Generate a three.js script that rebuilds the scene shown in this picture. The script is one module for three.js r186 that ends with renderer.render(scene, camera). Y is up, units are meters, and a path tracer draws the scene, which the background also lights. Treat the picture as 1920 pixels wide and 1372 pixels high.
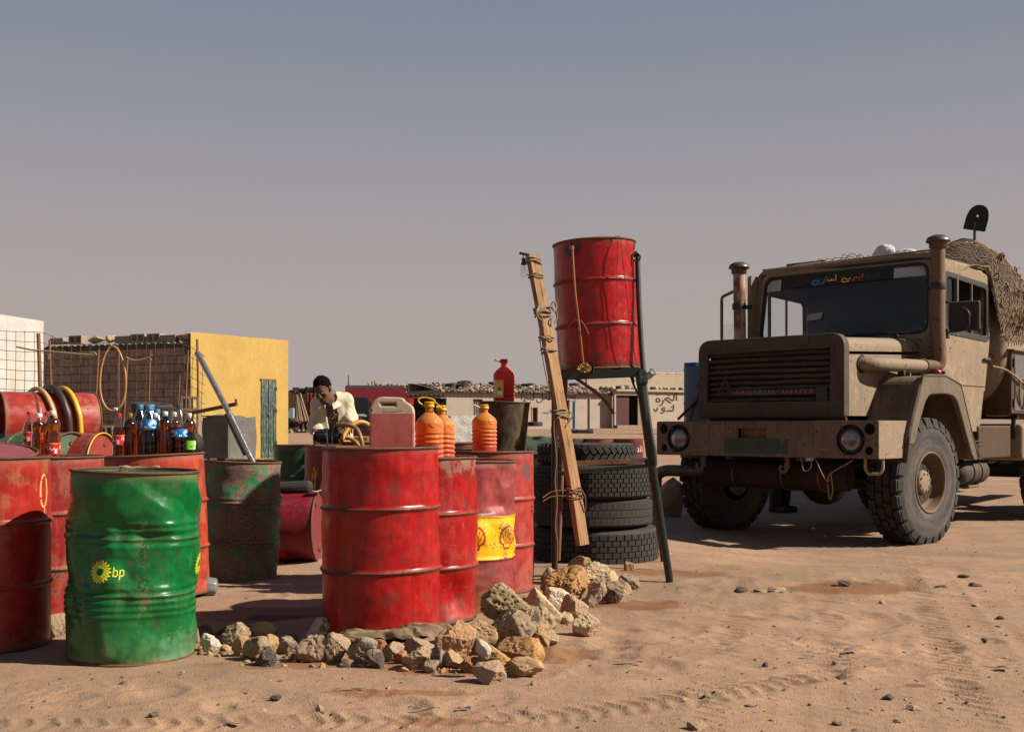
import * as THREE from 'three';
import { mergeGeometries, mergeVertices, toCreasedNormals } from 'three/addons/utils/BufferGeometryUtils.js';
import { RoundedBoxGeometry } from 'three/addons/geometries/RoundedBoxGeometry.js';
import { ImprovedNoise } from 'three/addons/math/ImprovedNoise.js';
import { FontLoader } from 'three/addons/loaders/FontLoader.js';
import { TextGeometry } from 'three/addons/geometries/TextGeometry.js';

// ---------------------------------------------------------------- camera, sky, sun, exposure
const FOC = 2100, EYE = 1.05, HZ = 800, CX = 960;           // a level camera with the lens shifted, 1920 x 1372 frame
const EXPO = 1.85;                                              // exposed a little up, for the ground and the drums
const scene = new THREE.Scene();
const camera = new THREE.PerspectiveCamera(2 * Math.atan(800 / FOC) * 180 / Math.PI, 1920 / 1600, 0.1, 1500);
camera.position.set(0, EYE, 0);
camera.lookAt(0, EYE, -10);
camera.setViewOffset(1920, 1600, 0, 0, 1920, 1372);
camera.updateProjectionMatrix();
scene.add(camera);
const SUN_EL = 38 * Math.PI / 180, SUN_AZ = 9 * Math.PI / 180;   // from the right, a little in front of the photographer
const sunDir = new THREE.Vector3(Math.cos(SUN_EL) * Math.cos(SUN_AZ), Math.sin(SUN_EL), Math.cos(SUN_EL) * Math.sin(SUN_AZ));
{
  const w = 1024, h = 512, d = new Float32Array(w * h * 4);
  const stops = [[-90, .20, .155, .125], [-4, .30, .24, .21], [0, .435, .368, .345], [4, .425, .368, .352], [8, .392, .355, .350], [12, .340, .326, .342], [16, .280, .288, .328], [21, .214, .242, .316], [30, .145, .182, .278], [45, .090, .130, .230], [90, .055, .090, .180]];
  for (let j = 0; j < h; j++) for (let i = 0; i < w; i++) {
    const el = ((j + .5) / h - .5) * Math.PI, az = ((i + .5) / w - .5) * 2 * Math.PI, e = el * 180 / Math.PI;
    let k = 0; while (k < stops.length - 2 && e > stops[k + 1][0]) k++;
    const a = stops[k], b = stops[k + 1], t = Math.min(1, Math.max(0, (e - a[0]) / (b[0] - a[0]))), s = t;
    const x = Math.cos(el) * Math.cos(az), y = Math.sin(el), z = Math.cos(el) * Math.sin(az);
    const c = x * sunDir.x + y * sunDir.y + z * sunDir.z, glow = .35 * Math.pow(Math.max(0, c), 8);   // dust lit round the sun
    const o = (j * w + i) * 4;
    const warm = .10 * Math.max(0, x) * Math.max(0, 1 - Math.abs(e) / 30);
    const q = 1 / EXPO; d[o] = q * (a[1] + (b[1] - a[1]) * s + glow * .42 + warm * .1); d[o + 1] = q * (a[2] + (b[2] - a[2]) * s + glow * .38 - warm * .05); d[o + 2] = q * (a[3] + (b[3] - a[3]) * s + glow * .34 - warm * .15); d[o + 3] = 1;
  }
  const t = new THREE.DataTexture(d, w, h, THREE.RGBAFormat, THREE.FloatType);
  t.mapping = THREE.EquirectangularReflectionMapping; t.magFilter = t.minFilter = THREE.LinearFilter; t.needsUpdate = true;
  scene.background = t; scene.environment = t;
}
const sun = new THREE.DirectionalLight(new THREE.Color(1, .90, .76), 5);
sun.position.copy(sunDir).multiplyScalar(60).add(new THREE.Vector3(0, 0, -12));
sun.target.position.set(0, 0, -12);
sun.castShadow = true; sun.shadow.mapSize.set(4096, 4096); sun.shadow.radius = 1.3;
Object.assign(sun.shadow.camera, { left: -34, right: 34, top: 34, bottom: -34, near: 1, far: 160 });
scene.add(sun, sun.target);
const renderer = new THREE.WebGLRenderer({ antialias: true });
renderer.toneMapping = THREE.LinearToneMapping; renderer.toneMappingExposure = EXPO;
renderer.shadowMap.enabled = true; renderer.setSize(1024, 731);

// ---------------------------------------------------------------- numbers and noise
const { PI, sin, cos, sqrt, abs, min, max, floor, exp, atan2, pow, hypot } = Math;
const lerp = (a, b, t) => a + (b - a) * t, clamp = (x, a = 0, b = 1) => x < a ? a : x > b ? b : x;
const sstep = (a, b, x) => { const t = clamp((x - a) / (b - a)); return t * t * (3 - 2 * t); };
const gauss = (x, s) => exp(-(x * x) / (2 * s * s));
const mix3 = (a, b, t) => [lerp(a[0], b[0], t), lerp(a[1], b[1], t), lerp(a[2], b[2], t)];
function rng(seed) { let s = seed >>> 0; return () => { s = (s + 0x6D2B79F5) >>> 0; let t = Math.imul(s ^ (s >>> 15), 1 | s); t = (t + Math.imul(t ^ (t >>> 7), 61 | t)) ^ t; return ((t ^ (t >>> 14)) >>> 0) / 4294967296; }; }
const IN = new ImprovedNoise(), n3 = (x, y, z) => IN.noise(x + 100.3, y + 71.7, z + 33.1);
function fbm(x, y, z, o = 4) { let s = 0, a = .5, f = 1; for (let i = 0; i < o; i++) { s += a * n3(x * f, y * f, z * f + i * 7.3); f *= 2.03; a *= .5; } return s; }
function ridge(x, y, z, o = 3) { let s = 0, a = .5, f = 1; for (let i = 0; i < o; i++) { s += a * (1 - 2 * abs(n3(x * f, y * f, z * f + i * 5.1))); f *= 2.1; a *= .5; } return s; }
// noise that repeats every p cells, for tiling textures
function h2(i, j, s) { let h = Math.imul(i, 374761393) ^ Math.imul(j, 668265263) ^ Math.imul(s + 11, 2147483647 - 1274126177); h = Math.imul(h ^ (h >>> 13), 1274126177); return ((h ^ (h >>> 16)) >>> 0) / 4294967296; }
function tn(x, y, p, s) {
  const i = floor(x), j = floor(y), u = x - i, v = y - j, a = u * u * u * (u * (u * 6 - 15) + 10), b = v * v * v * (v * (v * 6 - 15) + 10);
  const g = (di, dj) => { const an = h2((i + di + p * 64) % p, (j + dj + p * 64) % p, s) * 6.2832; return cos(an) * (u - di) + sin(an) * (v - dj); };
  return lerp(lerp(g(0, 0), g(1, 0), a), lerp(g(0, 1), g(1, 1), a), b) * 1.5;
}
function tf(u, v, p, s, o = 4) { let r = 0, a = .5; for (let k = 0; k < o; k++) { r += a * tn(u * p, v * p, p, s + k * 17); p *= 2; a *= .5; } return r; }

// ---------------------------------------------------------------- textures
const toS = x => { x = clamp(x); return 255 * (x <= .0031308 ? 12.92 * x : 1.055 * pow(x, 1 / 2.4) - .055); };
const LUT = new Uint8Array(4097); for (let i = 0; i <= 4096; i++) LUT[i] = toS(i / 4096) + .5;
// fn(u, v, o): o[0..2] linear colour, o[3] roughness, o[4] height 0..1; v runs upwards
function tex(w, h, fn, { rough = true, bump = false, wrap = THREE.RepeatWrapping, color = true } = {}) {
  const C = color && new Uint8Array(w * h * 4), R = rough && new Uint8Array(w * h * 4), B = bump && new Uint8Array(w * h * 4), o = [1, 1, 1, .8, .5];
  for (let j = 0; j < h; j++) for (let i = 0; i < w; i++) {
    o[3] = .8; o[4] = .5; fn((i + .5) / w, (j + .5) / h, o, i, j);
    const q = (j * w + i) * 4;
    if (C) { for (let k = 0; k < 3; k++) C[q + k] = LUT[clamp(o[k]) * 4096 | 0]; C[q + 3] = 255; }
    if (R) { R[q] = R[q + 1] = R[q + 2] = clamp(o[3]) * 255; R[q + 3] = 255; }
    if (B) { B[q] = B[q + 1] = B[q + 2] = clamp(o[4]) * 255; B[q + 3] = 255; }
  }
  const mk = (a, srgb) => { if (!a) return null; const t = new THREE.DataTexture(a, w, h, THREE.RGBAFormat); t.wrapS = t.wrapT = wrap; t.magFilter = THREE.LinearFilter; t.minFilter = THREE.LinearMipmapLinearFilter; t.generateMipmaps = true; if (srgb) t.colorSpace = THREE.SRGBColorSpace; t.needsUpdate = true; return t; };
  return { map: mk(C, true), roughnessMap: mk(R), bumpMap: mk(B) };
}
const lin = (r, g, b) => new THREE.Color().setRGB(r, g, b);
function std(c, o = {}) { const { t, phys, ...rest } = o; const p = { color: lin(...(min(...c) > .99 ? c : c.map(q => q * .73))), roughness: .8, ...rest }; if (t) { p.map = t.map; if (t.roughnessMap) { p.roughnessMap = t.roughnessMap; p.roughness = rest.roughness ?? 1; } if (t.bumpMap) { p.bumpMap = t.bumpMap; p.bumpScale = rest.bumpScale ?? .003; } } return phys ? new THREE.MeshPhysicalMaterial(p) : new THREE.MeshStandardMaterial(p); }

// grime that multiplies a paint colour: 1 m tile
const T_grime = tex(1024, 1024, (u, v, o) => {
  const a = tf(u, v, 4, 1, 5), b = tf(u, v, 13, 2, 4), c = tf(u, v, 40, 3, 3), st = tf(u, v * .12, 24, 9, 3);
  let k = .92 + a * .34 + b * .16 + st * .18; const spot = sstep(.30, .42, b * .7 + c * .7 + a * .2);
  o[0] = lerp(k, .34, spot * .8); o[1] = lerp(k * .98, .22, spot * .8); o[2] = lerp(k * .95, .13, spot * .8); o[3] = .62 - a * .3 + spot * .25; o[4] = .5 + a * .3 - spot * .3 + c * .1;
}, { bump: true });
const T_rust = tex(512, 512, (u, v, o) => {
  const a = tf(u, v, 5, 21, 5), b = tf(u, v, 17, 22, 4), c = tf(u, v, 60, 23, 2);
  const k = clamp(.5 + a * .9 + b * .5); o[0] = lerp(.035, .21, k) + c * .03; o[1] = lerp(.022, .085, k) + c * .015; o[2] = lerp(.018, .032, k); o[3] = .85; o[4] = .5 + b * .6 + c * .4;
}, { bump: true, rough: false });
const T_plaster = tex(1024, 1024, (u, v, o) => {
  const a = tf(u, v, 3, 31, 5), b = tf(u, v, 20, 32, 4), st = tf(u, v * .1, 30, 33, 4), c = tf(u, v, 90, 34, 2);
  let k = .95 + a * .14 + b * .08 + st * .16 * sstep(-.2, .4, a); k += (c > .42 ? -.12 : 0);
  o[0] = k; o[1] = k * (1 + a * .03); o[2] = k * (1 + a * .08); o[3] = .92; o[4] = .5 + a * .5 + b * .35 + c * .2;
}, { bump: true, rough: false });
const T_concrete = tex(512, 512, (u, v, o) => {
  const a = tf(u, v, 4, 41, 5), b = tf(u, v, 40, 42, 3), k = .9 + a * .35 + b * .25; o[0] = k; o[1] = k; o[2] = k; o[3] = .95; o[4] = .5 + b * .7 + a * .3;
}, { bump: true, rough: false });
const T_wood = tex(512, 1024, (u, v, o) => {
  const w = tf(u, v * .2, 6, 51, 4) * .6, r = sin((u * 14 + w * 6) * PI * 2 * .5) * .5 + .5, f = tf(u, v * .06, 64, 52, 3), k = .75 + .25 * r + f * .35, dk = sstep(.25, .5, tf(u, v, 7, 53, 4));
  o[0] = k * (1 - .35 * dk); o[1] = k * (.97 - .4 * dk); o[2] = k * (.92 - .45 * dk); o[3] = .8; o[4] = .5 + f * .7 + r * .15;
}, { bump: true, rough: false });
const T_cloth = tex(512, 512, (u, v, o) => { const a = tf(u, v, 5, 61, 5), w = (sin(u * 2 * PI * 90) + sin(v * 2 * PI * 90)) * .06, k = .93 + a * .3 + w; o[0] = k; o[1] = k; o[2] = k * .98; o[3] = .95; o[4] = .5 + a * .6 + w * 2; }, { bump: true, rough: false });
const T_rubber = tex(512, 512, (u, v, o) => { const a = tf(u, v, 4, 71, 5), b = tf(u, v, 30, 72, 3), d = clamp(.35 + a * .9 + b * .4); o[0] = lerp(.018, .085, d); o[1] = lerp(.018, .068, d); o[2] = lerp(.019, .054, d); o[3] = .82; o[4] = .5 + b * .5; }, { bump: true, rough: false });

// ---------------------------------------------------------------- geometry helpers
const V = (x, y, z) => new THREE.Vector3(x, y, z);
const P = (px, py, D) => V((px - CX) * D / FOC, EYE - (py - HZ) * D / FOC, -D);   // the point at depth D (metres along the view axis) on the ray of a pixel of the 1920 x 1372 frame
const PX = (px, D) => (px - CX) * D / FOC;
function tg(g, x = 0, y = 0, z = 0, rx = 0, ry = 0, rz = 0, s = 1) { const m = new THREE.Matrix4().compose(V(x, y, z), new THREE.Quaternion().setFromEuler(new THREE.Euler(rx, ry, rz, 'YXZ')), Array.isArray(s) ? V(...s) : V(s, s, s)); g.applyMatrix4(m); return g; }
const box = (w, h, d, x = 0, y = 0, z = 0, rx = 0, ry = 0, rz = 0) => tg(new THREE.BoxGeometry(w, h, d), x, y, z, rx, ry, rz);
const rbox = (w, h, d, r, x = 0, y = 0, z = 0, rx = 0, ry = 0, rz = 0) => tg(new RoundedBoxGeometry(w, h, d, 2, min(r, w / 2.01, h / 2.01, d / 2.01)), x, y, z, rx, ry, rz);
function rod(a, b, r, n = 8, r2 = r) { const d = b.clone().sub(a), L = d.length(), g = new THREE.CylinderGeometry(r2, r, L, n, 1); g.applyQuaternion(new THREE.Quaternion().setFromUnitVectors(V(0, 1, 0), d.normalize())); g.translate(...a.clone().add(b).multiplyScalar(.5).toArray()); return g; }
const tube = (pts, r, seg = 32, n = 8, closed = false, tension = .5) => new THREE.TubeGeometry(new THREE.CatmullRomCurve3(pts, closed, 'catmullrom', tension), seg, r, n, closed);
function cylX(r, L, n = 24, x = 0, y = 0, z = 0, r2 = r) { return tg(tg(new THREE.CylinderGeometry(r2, r, L, n), 0, 0, 0, 0, 0, -PI / 2), x, y, z); }   // along +x
function cylZ(r, L, n = 24, x = 0, y = 0, z = 0, r2 = r) { return tg(tg(new THREE.CylinderGeometry(r2, r, L, n), 0, 0, 0, PI / 2), x, y, z); }
const cylY = (r, L, n = 24, x = 0, y = 0, z = 0, r2 = r) => tg(new THREE.CylinderGeometry(r2, r, L, n), x, y, z);
const lathe = (pts, n = 32) => new THREE.LatheGeometry(pts.map(p => new THREE.Vector2(...p)), n);
function boxUV(g, s = 1) {                                    // uv in metres from the side a face looks to
  g = g.index ? g.toNonIndexed() : g; const p = g.attributes.position, n = g.attributes.normal, uv = new Float32Array(p.count * 2);
  for (let i = 0; i < p.count; i++) { const a = abs(n.getX(i)), b = abs(n.getY(i)), c = abs(n.getZ(i)); let u, v; if (b > a && b > c) { u = p.getX(i); v = p.getZ(i); } else if (a > c) { u = p.getZ(i); v = p.getY(i); } else { u = p.getX(i); v = p.getY(i); } uv[2 * i] = u * s; uv[2 * i + 1] = v * s; }
  g.setAttribute('uv', new THREE.BufferAttribute(uv, 2)); return g;
}
function merge(gs) {
  gs = gs.flat(Infinity).filter(Boolean).map(g => g.index ? g.toNonIndexed() : g);
  for (const g of gs) { if (!g.attributes.normal) g.computeVertexNormals(); for (const k of Object.keys(g.attributes)) if (!['position', 'normal', 'uv', 'color'].includes(k)) g.deleteAttribute(k); if (!g.attributes.uv) g.setAttribute('uv', new THREE.BufferAttribute(new Float32Array(g.attributes.position.count * 2), 2)); }
  if (gs.some(g => g.attributes.color)) for (const g of gs) if (!g.attributes.color) g.setAttribute('color', new THREE.BufferAttribute(new Float32Array(g.attributes.position.count * 3).fill(1), 3));
  return gs.length === 1 ? gs[0] : mergeGeometries(gs);
}
function roundPoly(pts, r) { const s = new THREE.Shape(), n = pts.length, at = (a, b, d) => { const L = hypot(b[0] - a[0], b[1] - a[1]), t = min(.49, d / L); return [lerp(a[0], b[0], t), lerp(a[1], b[1], t)]; }; for (let i = 0; i < n; i++) { const p = pts[i], a = pts[(i + n - 1) % n], b = pts[(i + 1) % n], rr = p[2] ?? r, q0 = at(p, a, rr), q1 = at(p, b, rr); if (i) s.lineTo(...q0); else s.moveTo(...q0); if (rr > 0) s.quadraticCurveTo(p[0], p[1], ...q1); } s.closePath(); return s; }
function extrude(shape, depth, bevel = 0, seg = 10) { return new THREE.ExtrudeGeometry(shape, { depth, bevelEnabled: bevel > 0, bevelSize: bevel, bevelThickness: bevel, bevelSegments: 2, curveSegments: seg }); }
function gridGeo(nu, nv, fn, closeU = false) {               // fn(u, v) -> [x, y, z]; uv = u, v
  const pos = [], uv = [], ix = [], n = nu + 1;
  for (let j = 0; j <= nv; j++) for (let i = 0; i <= nu; i++) { const p = fn(i / nu, j / nv); pos.push(p[0], p[1], p[2]); uv.push(i / nu, j / nv); }
  for (let j = 0; j < nv; j++) for (let i = 0; i < nu; i++) { const a = j * n + i; ix.push(a, a + 1, a + n + 1, a, a + n + 1, a + n); }
  const g = new THREE.BufferGeometry(); g.setAttribute('position', new THREE.Float32BufferAttribute(pos, 3)); g.setAttribute('uv', new THREE.Float32BufferAttribute(uv, 2)); g.setIndex(ix); g.computeVertexNormals();
  if (closeU) { const N = g.attributes.normal; for (let j = 0; j <= nv; j++) { const a = j * n, b = j * n + nu, v = V(N.getX(a) + N.getX(b), N.getY(a) + N.getY(b), N.getZ(a) + N.getZ(b)).normalize(); N.setXYZ(a, v.x, v.y, v.z); N.setXYZ(b, v.x, v.y, v.z); } }
  return g;
}
function warp(g, fn) { const p = g.attributes.position, v = V(0, 0, 0); for (let i = 0; i < p.count; i++) { v.fromBufferAttribute(p, i); fn(v); p.setXYZ(i, v.x, v.y, v.z); } g.computeVertexNormals(); return g; }
function paint(g, fn) { const p = g.attributes.position, n = g.attributes.normal, c = new Float32Array(p.count * 3); for (let i = 0; i < p.count; i++) { const k = fn(p.getX(i), p.getY(i), p.getZ(i), n, i); c[3 * i] = k[0]; c[3 * i + 1] = k[1]; c[3 * i + 2] = k[2]; } g.setAttribute('color', new THREE.BufferAttribute(c, 3)); return g; }

// ---------------------------------------------------------------- naming
const taken = {};
function numbered(n) { const k = taken[n] = (taken[n] ?? -1) + 1; return k ? `${n}_${String(k).padStart(3, '0')}` : n; }
const finish = m => { m.castShadow = m.receiveShadow = true; return m; };
function tag(o, label, category, group) { o.userData.label = label; o.userData.category = category; if (group) o.userData.group = group; return o; }
function thing(name, label, category, pos = [0, 0, 0], ry = 0, group) { const o = new THREE.Group(); o.name = numbered(name); scene.add(o); o.position.set(...(pos.isVector3 ? pos.toArray() : pos)); o.rotation.y = ry; return tag(o, label, category, group); }
function part(parent, name, geos, mat, extra) { const m = finish(new THREE.Mesh(Array.isArray(geos) ? merge(geos) : geos, mat)); m.name = name; parent.add(m); if (extra) Object.assign(m.userData, extra); return m; }
function solo(name, label, category, geos, mat, group) { const m = finish(new THREE.Mesh(Array.isArray(geos) ? merge(geos) : geos, mat)); m.name = numbered(name); scene.add(m); return tag(m, label, category, group); }
function struct(name, geos, mat) { const m = finish(new THREE.Mesh(Array.isArray(geos) ? merge(geos) : geos, mat)); m.name = name; m.userData.kind = 'structure'; scene.add(m); return m; }
function copy(src, label, pos, ry = src.rotation.y, group = src.userData.group) { const c = src.clone(); c.name = numbered(src.name.replace(/_\d\d\d$/, '')); c.userData = { ...src.userData, label }; if (group) c.userData.group = group; scene.add(c); c.position.set(...(pos.isVector3 ? pos.toArray() : pos)); c.rotation.y = ry; return c; }
// ---------------------------------------------------------------- ground
// height of the ground (metres) at x and distance d in front of the camera
function gh(x, d) {
  let y = 0;
  y += .26 * sstep(0, 1, (d - 11) / 16) + max(0, d - 26) * .0118;
  if (d > 86) y = .26 + 60 * .0118 + (d - 86) * .002;
  y -= .086 * sstep(7.6, 9.6, d) * (1 - sstep(15, 19, d)) * sstep(1.0, 2.6, x);
  y -= .06 * gauss(x + 2.0, .8) * gauss(d - 8.3, .8);
  y += .05 * gauss(x - .32, .35) * gauss(d - 7.9, .35) + .03 * gauss(x + .48, .3) * gauss(d - 6.0, .3);
  y += .012 * n3(x * .7, d * .7, 1.5);
  return y;
}
const GP = (px, py, dy = 0) => { let D = FOC * EYE / (py - HZ); for (let k = 0; k < 6; k++) D = FOC * (EYE - gh(PX(px, D), D)) / (py - HZ); return V(PX(px, D), gh(PX(px, D), D) + dy, -D); };
const tracks = [];                                            // tyre prints pressed into the sand: [from, to, half width, depth]
for (const [a, b, c, d, hw, dp] of [[-60, 1362, 620, 1356, .10, .010], [620, 1356, 1000, 1349, .10, .010], [1000, 1349, 1300, 1310, .10, .010], [1300, 1310, 1560, 1262, .10, .010], [-80, 1298, 240, 1288, .11, .010], [640, 1302, 900, 1296, .07, .008], [1700, 1040, 1900, 1380, .17, .008], [1560, 1060, 1640, 1380, .16, .006], [1420, 1080, 1360, 1380, .14, .005], [1800, 1060, 2080, 1300, .17, .007], [1250, 1200, 1900, 1240, .13, .005], [1330, 1010, 1560, 1240, .18, .006]]) tracks.push([GP(a, b), GP(c, d), hw, dp]);
const prints = []; { const r = rng(77); for (const [cx, cy, sx, sy, n] of [[1180, 1215, 120, 40, 16], [1060, 1240, 90, 35, 12], [700, 1310, 300, 22, 10], [1500, 1200, 330, 90, 30], [560, 1110, 160, 40, 14], [1290, 1120, 60, 40, 8], [1700, 1150, 200, 70, 14], [300, 1320, 200, 30, 7]]) for (let k = 0; k < n; k++) { const p = GP(cx + (r() * 2 - 1) * sx, cy + (r() * 2 - 1) * sy); prints.push([p.x, p.z, r() * 6.28, .05 + r() * .06, .004 + r() * .007]); } }
function fine(x, z) {
  const d = -z; let y = 0;
  const near = 1 - sstep(9, 16, d);
  if (d > 30 || d < 2) return .02 * n3(x * .5, 0, z * .5);
  y += .010 * fbm(x * 1.6, 3.3, z * 1.6, 3) + .0034 * n3(x * 6, 9, z * 6) + .0026 * n3(x * 17, 2, z * 17) +   .0013 * near * n3(x * 38, 5, z * 38) * sstep(-.2, .5, n3(x * 1.3, 6, z * 1.3));
  const lump = n3(x * 9, 21, z * 9) * .5 + n3(x * 23, 22, z * 23) * .5; y += .011 * max(0, lump - .34) * near * (x > .2 ? 1.4 : .8);
  if (near > 0) {
    for (const [a, b, hw, dp] of tracks) {
      const dx = b.x - a.x, dz = b.z - a.z, L = hypot(dx, dz), t = ((x - a.x) * dx + (z - a.z) * dz) / (L * L); if (t < -.02 || t > 1.02) continue;
      const q = ((x - a.x) * dz - (z - a.z) * dx) / L; if (abs(q) > hw * 1.5) continue;
      const s = t * L, e = 1 - sstep(hw * .7, hw * 1.15, abs(q)), wob = n3(x * 3, 40, z * 3);
      const ph = ((s + abs(q) * .55 + 100) / .085) % 1;
      y += e * dp * (-.35 + 1.2 * (ph < .45 ? sin(ph / .45 * PI) : 0)) * sstep(-.45, .1, wob) + dp * .35 * gauss(abs(q) - hw * 1.2, .02);
    }
    for (const [fx, fz, fa, fr, fd] of prints) {
      const dx = x - fx, dz = z - fz; if (dx * dx + dz * dz > .12) continue;
      const u = (dx * cos(fa) + dz * sin(fa)) / (fr * 1.9), v = (-dx * sin(fa) + dz * cos(fa)) / fr, q = u * u + v * v;
      y += -fd * exp(-q * q) + fd * .4 * gauss(sqrt(q) - 1.35, .22);
    }
  }
  return y;
}
const groundY = (x, z) => gh(x, -z) + fine(x, z);
// damp and oily patches: [px, py, half width m, half depth m, colour factor, ragged]
const stains = [];
for (const [a, b, w, h, c, k] of [[1590, 1103, .50, .30, [.70, .50, .30], 1], [1205, 1135, .36, .20, [.68, .47, .27], 1.4], [1265, 1075, .45, .22, [.78, .55, .38], 1.5], [1140, 1052, .5, .16, [.74, .55, .36], 1.5], [1050, 1228, .22, .16, [.74, .56, .36], 1.5], [520, 1158, .22, .12, [.30, .22, .19], 1.4], [500, 1152, .5, .3, [.62, .48, .40], 1.2], [760, 1300, .35, .06, [.74, .55, .40], 1.3], [850, 1355, .25, .05, [.70, .54, .38], 1.6], [700, 1245, .9, .12, [.78, .56, .40], 1.5], [870, 1255, .4, .12, [.72, .48, .32], 1.4], [1715, 1286, .05, .03, [.6, .42, .3], 1], [1510, 1280, .1, .05, [.7, .55, .4], 1], [1000, 1130, .5, .3, [.74, .5, .35], 1.4], [880, 1130, .35, .2, [.70, .50, .34], 1.4], [600, 1000, 1.2, .8, [.85, .72, .62], 1], [1550, 985, 1.2, .5, [.72, .66, .6], 1]]) { const p = GP(a, b); stains.push([p.x, p.z, w, h, c, k]); }
{
  const xs = [], zs = [];
  for (let x = -4.2; x <= 4.6; x += .0165) xs.push(x);
  for (let s = .03, x = 4.6; x < 420; s *= 1.12) { x += s; xs.push(x); xs.unshift(-x + .4); }
  for (let d = 3.3; d < 5.6; d += .0125) zs.push(-d); for (let d = 5.6; d < 8.6; d += .018) zs.push(-d); for (let d = 8.6, s = .022; d < 520; s *= 1.022) { zs.push(-d); d += s; }
  for (let s = .05, d = 3.3; d > -60; s *= 1.25) { d -= s; zs.unshift(-d); }
  const nx = xs.length, nz = zs.length, pos = new Float32Array(nx * nz * 3), uv = new Float32Array(nx * nz * 2), col = new Float32Array(nx * nz * 3), ix = [];
  for (let j = 0; j < nz; j++) for (let i = 0; i < nx; i++) {
    const x = xs[i], z = zs[j], d = -z, q = j * nx + i; let y = gh(x, max(d, 0)) + fine(x, z);
    pos[3 * q] = x; pos[3 * q + 1] = y; pos[3 * q + 2] = z; uv[2 * q] = x / 2.2; uv[2 * q + 1] = z / 2.2;
    let c = [1, 1, 1]; const a = fbm(x * .45, 11, z * .45, 3), b = fbm(x * 2.3, 15, z * 2.3, 3);
    const k = 1 + a * .45 + b * .34; c = [k, k * (1 - a * .06), k * (1 - a * .1 - b * .06)];
    if (d < 20) for (const [sx, sz, w, h, sc, rg] of stains) { const u = (x - sx) / w, v = (z - sz) / h; if (u * u + v * v > 5) continue; const e = 1 - sstep(.65, 1.05, sqrt(u * u + v * v) + rg * .55 * fbm(x * 5, sx, z * 5, 4)); if (e > 0) c = mix3(c, [c[0] * sc[0], c[1] * sc[1], c[2] * sc[2]], e); }
    if (d > 40) { const f = sstep(40, 90, d); c = mix3(c, [.92, .84, .78], f); }
    col[3 * q] = c[0]; col[3 * q + 1] = c[1]; col[3 * q + 2] = c[2];
  }
  for (let j = 0; j < nz - 1; j++) for (let i = 0; i < nx - 1; i++) { const a = j * nx + i; ix.push(a, a + 1, a + nx, a + 1, a + nx + 1, a + nx); }
  const g = new THREE.BufferGeometry(); g.setAttribute('position', new THREE.BufferAttribute(pos, 3)); g.setAttribute('uv', new THREE.BufferAttribute(uv, 2)); g.setAttribute('color', new THREE.BufferAttribute(col, 3)); g.setIndex(ix); g.computeVertexNormals();
  if (g.attributes.normal.getY(0) < 0) { g.index.array.reverse(); g.computeVertexNormals(); }
  const T_sand = tex(2048, 2048, (u, v, o) => {
    const a = tf(u, v, 6, 81, 5), b = tf(u, v, 60, 82, 3), c = tf(u, v, 300, 83, 2), s = h2(floor(u * 1024), floor(v * 1024), 5);
    const k = .93 + a * .24 + b * .24 + c * .34, dk = b * .6 + c * .9 > .45 ? .58 : 1, lt = s > .9965 ? 1.5 : 1;
    o[0] = .246 * k * dk * lt; o[1] = .150 * k * dk * lt * (1 - a * .04); o[2] = .088 * k * (dk < 1 ? .62 : 1) * lt * (1 - a * .08); o[3] = .95; o[4] = clamp(.5 + b * .45 + c * .5);
  }, { bump: true, rough: false });
  struct('ground', g, std([1, 1, 1], { t: T_sand, vertexColors: true, roughness: .96, bumpScale: .0045 }));
}
{ // low stony ridge on the horizon
  const g = gridGeo(160, 6, (u, v) => { const x = lerp(-420, 420, u), z = -330 - v * 60, y = 1.0 + (11.2 + 1.2 * n3(x * .02, 2, 0) + .7 * n3(x * .09, 4, 0)) * sstep(0, .5, v) * (1 - .25 * sstep(.6, 1, v)) * (.45 + .55 * sstep(320, 20, abs(x + 60))); return [x, y + .5 * n3(x * .13, v * 5, 7), z]; });
  struct('hills', g, std([.26, .175, .125], { roughness: 1, side: THREE.DoubleSide }));
}
// ---------------------------------------------------------------- oil drums
const RUST = [.085, .042, .024], SOOT = [.03, .024, .02], DUST = [.36, .23, .15];
const M_rim = std([1, 1, 1], { t: T_rust, metalness: .2, roughness: .7 });
const M_black = std([.012, .011, .011], { roughness: .9 }), M_darksteel = std([.05, .052, .05], { roughness: .55, metalness: .4 });
function logoCanvas(w, h, draw) { const c = document.createElement('canvas'); c.width = w; c.height = h; const x = c.getContext('2d'); draw(x); return x.getImageData(0, 0, w, h).data; }
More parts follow.
